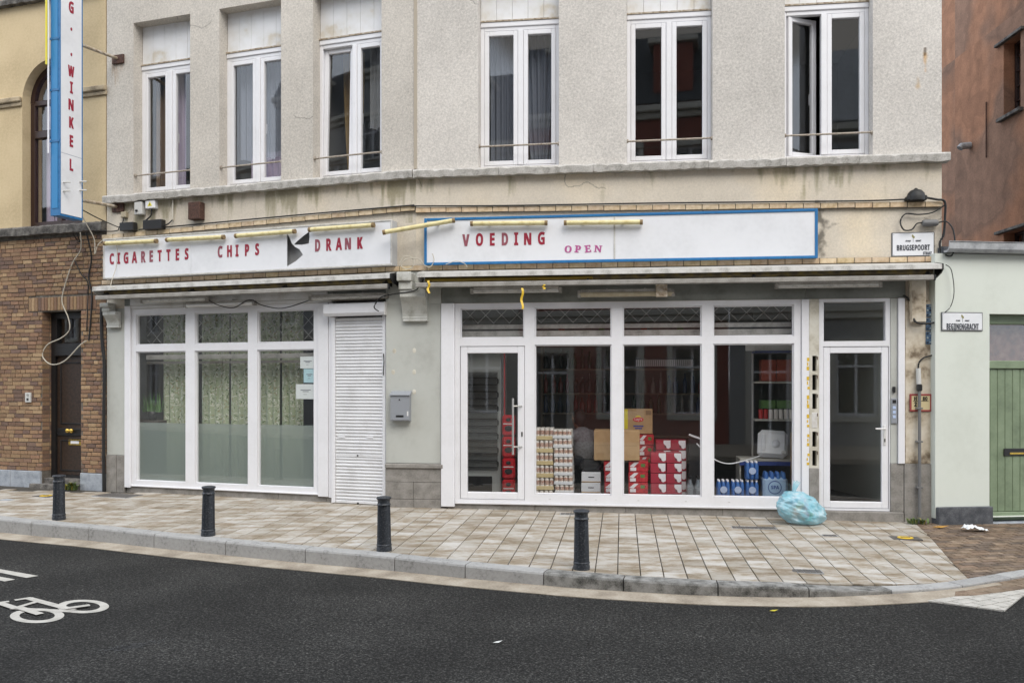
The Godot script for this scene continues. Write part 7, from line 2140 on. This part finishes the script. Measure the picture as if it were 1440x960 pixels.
func build_curtains() -> void:
	var fm := StandardMaterial3D.new()
	fm.albedo_texture = floral_tex(); fm.roughness = 0.95
	fm.uv1_scale = Vector3(1.25, 1.25, 1)
	fm.backlight_enabled = true; fm.backlight = Color(0.15, 0.15, 0.15)
	# drapes of the curtained shop front
	curtain(FA, -4.40, -3.86, 0.10, 2.66, -0.46, 5, 0.028, fm, "floral green curtain drawn to the side in the first shop bay")
	curtain(FA, -3.70, -3.22, 0.10, 2.66, -0.46, 4, 0.030, fm, "floral green curtain in the middle shop bay, nearer the brick house")
	curtain(FA, -3.19, -2.72, 0.10, 2.66, -0.46, 4, 0.030, fm, "floral green curtain in the middle shop bay, nearer the roller shutter")
	curtain(FA, -2.69, -2.36, 0.10, 2.66, -0.46, 3, 0.028, fm, "narrow floral curtain at the left of the third shop bay")
	curtain(FA, -2.33, -1.98, 0.10, 2.66, -0.47, 3, 0.028, fm, "floral curtain beside the notices in the third shop bay")
	# notices taped inside the glass
	for q in [[-1.782, -1.553, 1.815, 1.98, mats.paper, "top white notice sheet inside the curtained shop window"], [-1.727, -1.553, 1.62, 1.808, mats.paperblue, "pale blue notice sheet below the top one"], [-1.85, -1.553, 1.396, 1.60, mats.paper, "lowest and widest notice sheet inside the shop window"]]:
		var s := thing("notice_sheet", q[5], "notice", FA, "notices in the window")
		obj("sheet", mbox(Vector3(q[0], q[2], -0.0755), Vector3(q[1], q[3], -0.0742)), q[4], s)
		var w: float = q[1] - q[0]
		obj("printed_line", mbox(Vector3(q[0] + w * 0.25, lerpf(q[2], q[3], 0.58), -0.0741), Vector3(q[1] - w * 0.2, lerpf(q[2], q[3], 0.58) + 0.010, -0.0736)), mats.inkgrey, s)
		obj("printed_line", mbox(Vector3(q[0] + w * 0.36, lerpf(q[2], q[3], 0.48), -0.0741), Vector3(q[1] - w * 0.32, lerpf(q[2], q[3], 0.48) + 0.010, -0.0736)), mats.inkgrey, s)
		obj("printed_line", mbox(Vector3(q[0] + w * 0.4, lerpf(q[2], q[3], 0.3), -0.0741), Vector3(q[1] - w * 0.42, lerpf(q[2], q[3], 0.3) + 0.005, -0.0736)), mats.inkgrey, s)
	var ps := MB.new()   # potted greenery on the inner ledge
	for k in 60:
		var a := rng.randf() * TAU; var h := rng.randf_range(0.12, 0.34)
		var b := Vector3(rng.randf_range(-0.16, 0.16), 0.12, rng.randf_range(-0.05, 0.05))
		var t := b + Vector3(cos(a) * 0.07, h, sin(a) * 0.05)
		var w := Vector3(cos(a + 1.5), 0, sin(a + 1.5)) * 0.012
		ps.tri(b - w, b + w, t)
	var pl := thing("house_plant", "green leafy plant behind the glass of the first curtained bay", "plant", FA * at(-4.52, 1.06, -0.36))
	obj("leaves", ps, mats.leafgreen, pl)
	var pot := MB.new(); pot.lathe([Vector2(0.0001, 0), Vector2(0.06, 0), Vector2(0.08, 0.13), Vector2(0.0001, 0.125)], 14)
	obj("pot", pot, mats.blackpaint, pl)
	tag(obj("plant_shelf", mbox(Vector3(-4.72, 0.02, -0.46), Vector3(-4.34, 1.058, -0.26), 0.005), mats.roomdark, null, FA), "dark plant stand in the first curtained bay", "stand")
	# upstairs
	curtain(FA, -4.50, -4.20, 4.42, 6.3, -0.42, 4, 0.03, mats.curtbrown, "brown drape in the first upstairs window beside the blade sign")
	curtain(FA, -4.18, -3.98, 4.42, 6.3, -0.44, 3, 0.025, mats.lilac, "lilac sheer curtain in the first upstairs window beside the blade sign")
	curtain(FA, -3.84, -3.60, 4.7, 6.3, -0.44, 4, 0.025, mats.sheer, "white sheer curtain in the first upstairs window beside the blade sign")
	curtain(FA, -3.00, -2.10, 4.85, 6.3, -0.42, 9, 0.025, mats.sheerblue, "bluish white sheer curtain across the second upstairs window")
	curtain(FA, -2.85, -2.12, 4.42, 4.95, -0.47, 8, 0.02, mats.lilac, "lower lilac curtain in the second upstairs window")
	curtain(FA, -1.44, -1.10, 4.42, 6.3, -0.66, 4, 0.035, mats.curtochre, "ochre drape gathered behind the tilted upstairs window", 0.55)
	curtain(FA, -0.90, -0.55, 5.12, 6.3, -0.44, 6, 0.025, mats.sheer, "short white net curtain behind the tilted upstairs window")
	curtain(FB, 0.90, 1.34, 4.42, 6.3, -0.50, 6, 0.03, mats.sheerblue, "pale sheer curtain in the upstairs window above VOEDING, nearer the bend")
	curtain(FB, 1.36, 1.80, 4.42, 6.3, -0.46, 5, 0.03, mats.sheerblue, "pale sheer curtain pulled aside in the upstairs window above VOEDING", 0.5)

# ---------------------------------------------------------------- things on the pavement
func build_street_things() -> void:
	# fluted cast-iron bollards
	var m := MB.new()
	m.lathe([Vector2(0.074, 0.0), Vector2(0.076, 0.03), Vector2(0.072, 0.045), Vector2(0.072, 0.055), Vector2(0.0745, 0.06), Vector2(0.0745, 0.07), Vector2(0.069, 0.075)], 40)
	var foot := m.mesh()
	m = MB.new()
	m.lathe([Vector2(0.0695, 0.07), Vector2(0.0695, 0.09), Vector2(0.0625, 0.44), Vector2(0.0625, 0.455)], 72, Transform3D(), 0.012, 12)
	var shaft := m.mesh()
	m = MB.new()
	m.lathe([Vector2(0.061, 0.45), Vector2(0.067, 0.452), Vector2(0.068, 0.460), Vector2(0.062, 0.465), Vector2(0.060, 0.475), Vector2(0.062, 0.505), Vector2(0.072, 0.515), Vector2(0.074, 0.525), Vector2(0.068, 0.532), Vector2(0.045, 0.537), Vector2(0.0001, 0.539)], 40)
	var head := m.mesh()
	var spots := [[-5.40, -10.22, "in front of the brick house door"], [-3.26, -9.20, "in front of the curtained shop window"], [-1.255, -8.42, "in front of the grey pier"], [0.625, -7.70, "in front of the can stacks, nearest the camera"]]
	for q in spots:
		var b := thing("bollard", "black fluted cast-iron bollard %s" % q[2], "bollard", pav(q[0], q[1], -0.004, rng.randf()), "bollards along the kerb")
		b.transform = b.transform * Transform3D(Basis(Vector3.BACK, rng.randf_range(-0.012, 0.012)), Vector3.ZERO)
		obj("foot", foot, mats.iron, b); obj("shaft", shaft, mats.iron, b); obj("head", head, mats.iron, b)
	# rubbish bag
	var bag := thing("rubbish_bag", "tied pale blue see-through rubbish bag on the pavement by the shop window", "bag", pav(3.42, -10.16, 0.0, 0.13))
	m = MB.new()
	var nz := FastNoiseLite.new(); nz.seed = 8; nz.frequency = 5.0; nz.fractal_octaves = 3
	var nr := FastNoiseLite.new(); nr.seed = 9; nr.frequency = 2.2; nr.fractal_type = FastNoiseLite.FRACTAL_RIDGED; nr.fractal_octaves = 3
	var U := 72; var Vn := 44
	for j in Vn + 1:
		for i in U + 1:
			var t := float(j) / Vn; var an := TAU * (i % U) / U
			var yy := t * 0.40
			var r := 0.235 * pow(sin(PI * clampf(t * 0.86 + 0.16, 0, 1)), 0.55)
			if t < 0.06: r *= 0.86 + 2.3 * t
			if j == Vn: r = 0.02
			if j == 0: r = 0.02
			var p := Vector3(cos(an) * r * 1.12, yy, sin(an) * r * 0.9)
			var k := nz.get_noise_3dv(p) * 0.024 + (nr.get_noise_3d(p.x * 2.2, p.y * 3.0, p.z * 2.2)) * 0.034
			if j > 1 and j < Vn: p += Vector3(cos(an), 0.3, sin(an)) * k
			p.x += (0.06 - t * 0.15)   # leans towards the tied end
			if j <= 1: p.y = maxf(p.y, 0.002)
			m.put(p, Vector3.UP, Vector2(float(i) / U * 1.5, -t * 0.5))
	for j in Vn:
		for i in U:
			var a := j * (U + 1) + i
			m.ix.append_array(PackedInt32Array([a, a + 1, a + U + 2, a, a + U + 2, a + U + 1]))
	var nn := PackedVector3Array(); nn.resize(m.v.size())
	for k in range(0, m.ix.size(), 3):
		var f := (m.v[m.ix[k + 2]] - m.v[m.ix[k]]).cross(m.v[m.ix[k + 1]] - m.v[m.ix[k]])
		for w in 3: nn[m.ix[k + w]] += f
	for j in Vn + 1:
		var s := nn[j * (U + 1)] + nn[j * (U + 1) + U]
		nn[j * (U + 1)] = s; nn[j * (U + 1) + U] = s
	for k in nn.size():
		var c := m.v[k] - Vector3(0, 0.2, 0)
		m.n[k] = nn[k].normalized() if nn[k].dot(c) > 0 else -nn[k].normalized()
	obj("bag_skin", m, mats.bagblue, bag)
	m = MB.new()
	for q in [[-0.08, 0.12, 0.35], [0.05, 0.08, 0.9], [-0.04, 0.20, 0.5], [0.05, 0.19, 1.3], [-0.08, 0.24, 0.2], [0.0, 0.05, 2.0], [0.10, 0.07, 0.4], [-0.02, 0.13, 1.1], [0.0, 0.25, 0.6]]:
		m.col = [Color(.55, .1, .25), Color(.7, .7, .68), Color(.35, .25, .15), Color(.25, .45, .12), Color(.7, .45, .1), Color(.15, .2, .4)][rng.randi() % 6]
		m.cbox(Vector3(-0.055, -0.03, -0.04), Vector3(0.055, 0.03, 0.04), 0.012, Transform3D(Basis.from_euler(Vector3(q[2], q[2] * 2, q[2] * 3)), Vector3(q[0], q[1] + 0.02, rng.randf_range(-0.03, 0.05))))
	obj("contents", m, mats.vcol, bag)
	m = MB.new()
	for k in 7:
		var an := TAU * k / 7
		var a := Vector3(-0.09 + cos(an) * 0.02, 0.375, sin(an) * 0.02); var b := Vector3(-0.055 + cos(an) * (0.035 + 0.02 * (k % 2)), 0.47 + 0.025 * (k % 3), sin(an) * 0.03)
		var an2 := TAU * (k + 1) / 7
		var c := Vector3(-0.055 + cos(an2) * (0.035 + 0.02 * ((k + 1) % 2)), 0.47 + 0.025 * ((k + 1) % 3), sin(an2) * 0.03); var d := Vector3(-0.09 + cos(an2) * 0.02, 0.375, sin(an2) * 0.02)
		m.quad(a, d, c, b)
	obj("tied_neck", m, mats.bagblue, bag)
	# torn white carrier bag
	m = MB.new()
	nz.frequency = 9.0
	var W := 22; var D := 12
	for j in D + 1:
		for i in W + 1:
			var x := (float(i) / W - 0.5) * 0.27; var z := (float(j) / D - 0.5) * 0.12
			var y := 0.01 + 0.05 * exp(-pow((x + 0.07) * 10.0, 2)) * (1.0 - absf(z) * 7.0) + maxf(0.0, nz.get_noise_2d(x * 2.0, z * 2.0)) * 0.05 + maxf(0.0, nz.get_noise_2d(x * 5.0 + 9, z * 5.0)) * 0.025
			m.put(Vector3(x + nz.get_noise_2d(z * 6, x) * 0.015, maxf(y, 0.006), z * (1.0 - 0.9 * maxf(0.0, x)) + 0.02 * sin(x * 20)), Vector3.UP, Vector2(x, z))
	for j in D:
		for i in W:
			var a := j * (W + 1) + i
			m.ix.append_array(PackedInt32Array([a, a + 1, a + W + 2, a, a + W + 2, a + W + 1]))
	var st := SurfaceTool.new(); st.create_from(m.mesh(), 0); st.generate_normals()
	tag(obj("carrier_bag", st.commit(), mats.plasticwhite, null, at(5.28, klink_y(Vector2(5.28, -9.78)) + 0.004, -9.78, 0.25)), "crumpled white plastic carrier bag on the brick paving by the green gate", "bag")
	# covers in the pavement
	var cov := [[2.78, -9.86, 0.50, 0.15, "plate", "long dark cover plate in the paving near the rubbish bag", FB], [2.66, -7.75, 0.28, 0.14, "plate", "dark cover plate near the kerb at the corner", FB], [3.49, -9.42, 0.16, 0.09, "plate", "small dark valve cover between rubbish bag and yellow hydrant cover", FB], [0.72, -10.72, 0.24, 0.12, "plate", "dark drain grating at the foot of the shop window", FB], [-5.62, -12.22, 0.62, 0.34, "plate", "large dark cover in front of the brick house plinth", FA], [-6.95, -11.80, 0.17, 0.12, "bluestone", "small grey valve cover at the edge of the pavement by the brick house", FA]]
	for q in cov:
		var xf := Transform3D((q[6] as Transform3D).basis, Vector3(q[0], py(q[0], q[1]) + 0.0035, q[1]))
		var c := thing("cover_plate", q[5], "cover", xf, "covers in the pavement")
		obj("frame", mbox(Vector3(-q[2] / 2, -0.01, -q[3] / 2), Vector3(q[2] / 2, 0.0005, q[3] / 2)), mats.zinc, c)
		var n := int(q[2] / 0.05)
		for k in n:
			var a: float = -q[2] / 2 + 0.008 + k * (q[2] - 0.016) / n
			obj("rib", mbox(Vector3(a + 0.002, -0.005, -q[3] / 2 + 0.008), Vector3(a + (q[2] - 0.016) / n - 0.002, 0.004, q[3] / 2 - 0.008), 0.0015), mats[q[4]], c)
	for q in [[4.28, -9.33, FB, "yellow hydrant cover in the paving near the street corner"], [-6.62, -12.18, FA, "yellow hydrant cover in the pavement by the brick house"]]:
		var xf := Transform3D((q[2] as Transform3D).basis, Vector3(q[0], py(q[0], q[1]) + 0.0035, q[1]))
		var c := thing("hydrant_cover", q[3], "cover", xf)
		obj("frame", mbox(Vector3(-0.15, -0.01, -0.10), Vector3(0.15, 0.001, 0.10)), mats.plate, c)
		m = MB.new(); m.lathe([Vector2(0.0001, 0), Vector2(0.085, 0), Vector2(0.08, 0.006), Vector2(0.0001, 0.008)], 20, at(0, 0.001, 0))
		obj("lid", m, mats.tape, c)
		obj("lifting_bar", mbox(Vector3(-0.05, 0.008, -0.012), Vector3(0.05, 0.013, 0.012), 0.003), mats.plate, c)
	# weeds and fallen leaves
	var weeds := [[FA * Vector3(-5.62, 0, 0.12), 90, 0.16, "tuft of green weeds beside the doorstep of the brick house"], [FB * Vector3(6.16, 0, 0.16), 46, 0.10, "small yellow-green weed at the foot of the conduit"]]
	for q in weeds:
		m = MB.new()
		for k in q[1]:
			var a := rng.randf() * TAU; var l: float = q[2] * rng.randf_range(0.4, 1.0)
			var b := Vector3(rng.randf_range(-0.11, 0.11), 0, rng.randf_range(-0.04, 0.04))
			var mid := b + Vector3(cos(a) * l * 0.35, l * 0.7, sin(a) * l * 0.3); var tp := b + Vector3(cos(a) * l * 0.9, l * 0.75, sin(a) * l * 0.7)
			var w := Vector3(-sin(a), 0, cos(a)) * rng.randf_range(0.008, 0.016)
			m.col = Color(.11, .16, .05) * rng.randf_range(0.7, 1.3) if rng.randf() < 0.8 else Color(.35, .30, .05)
			m.quad(b - w * 0.4, b + w * 0.4, mid + w, mid - w); m.tri(mid - w, mid + w, tp)
		var o: Vector3 = q[0]
		tag(obj("weed_tuft", m, mats.vcol, null, at(o.x, py(o.x, o.z), o.z)), q[3], "plant")
	for q in [[4.98, -9.98, "orange-brown dead leaf by the plinth of the green house", Color(.45, .24, .05), -1.0], [2.05, -6.72, "single yellow leaf lying on the asphalt", Color(.5, .42, .03), -0.174], [-0.10, -5.9, "pale paper scrap on the asphalt", Color(.6, .6, .58), -0.174]]:
		m = MB.new(); m.col = q[3]
		var y: float = py(q[0], q[1]) + 0.004 if q[4] < -0.5 else q[4]
		var big := 2.2 if q[4] < -0.5 else 0.8
		m.quad(Vector3(-0.045, 0.004, 0) * big, Vector3(0, 0.002, 0.02) * big, Vector3(0.05, 0.010, 0) * big, Vector3(0, 0.004, -0.02) * big)
		tag(obj("fallen_leaf" if q[3].g < 0.55 else "paper_scrap", m, mats.vcol, null, at(q[0], y, q[1], rng.randf())), q[2], "leaf" if q[3].g < 0.55 else "scrap")
	# wire hanging on the guide rail of the shutter, small camera hook on the pilaster
	cable(FA, [Vector3(-0.45, 2.0, 0.045), Vector3(-0.44, 1.9, 0.05), Vector3(-0.445, 1.8, 0.05), Vector3(-0.45, 1.72, 0.045)], 0.006, mats.cable, "short black wire on the roller shutter's guide rail")
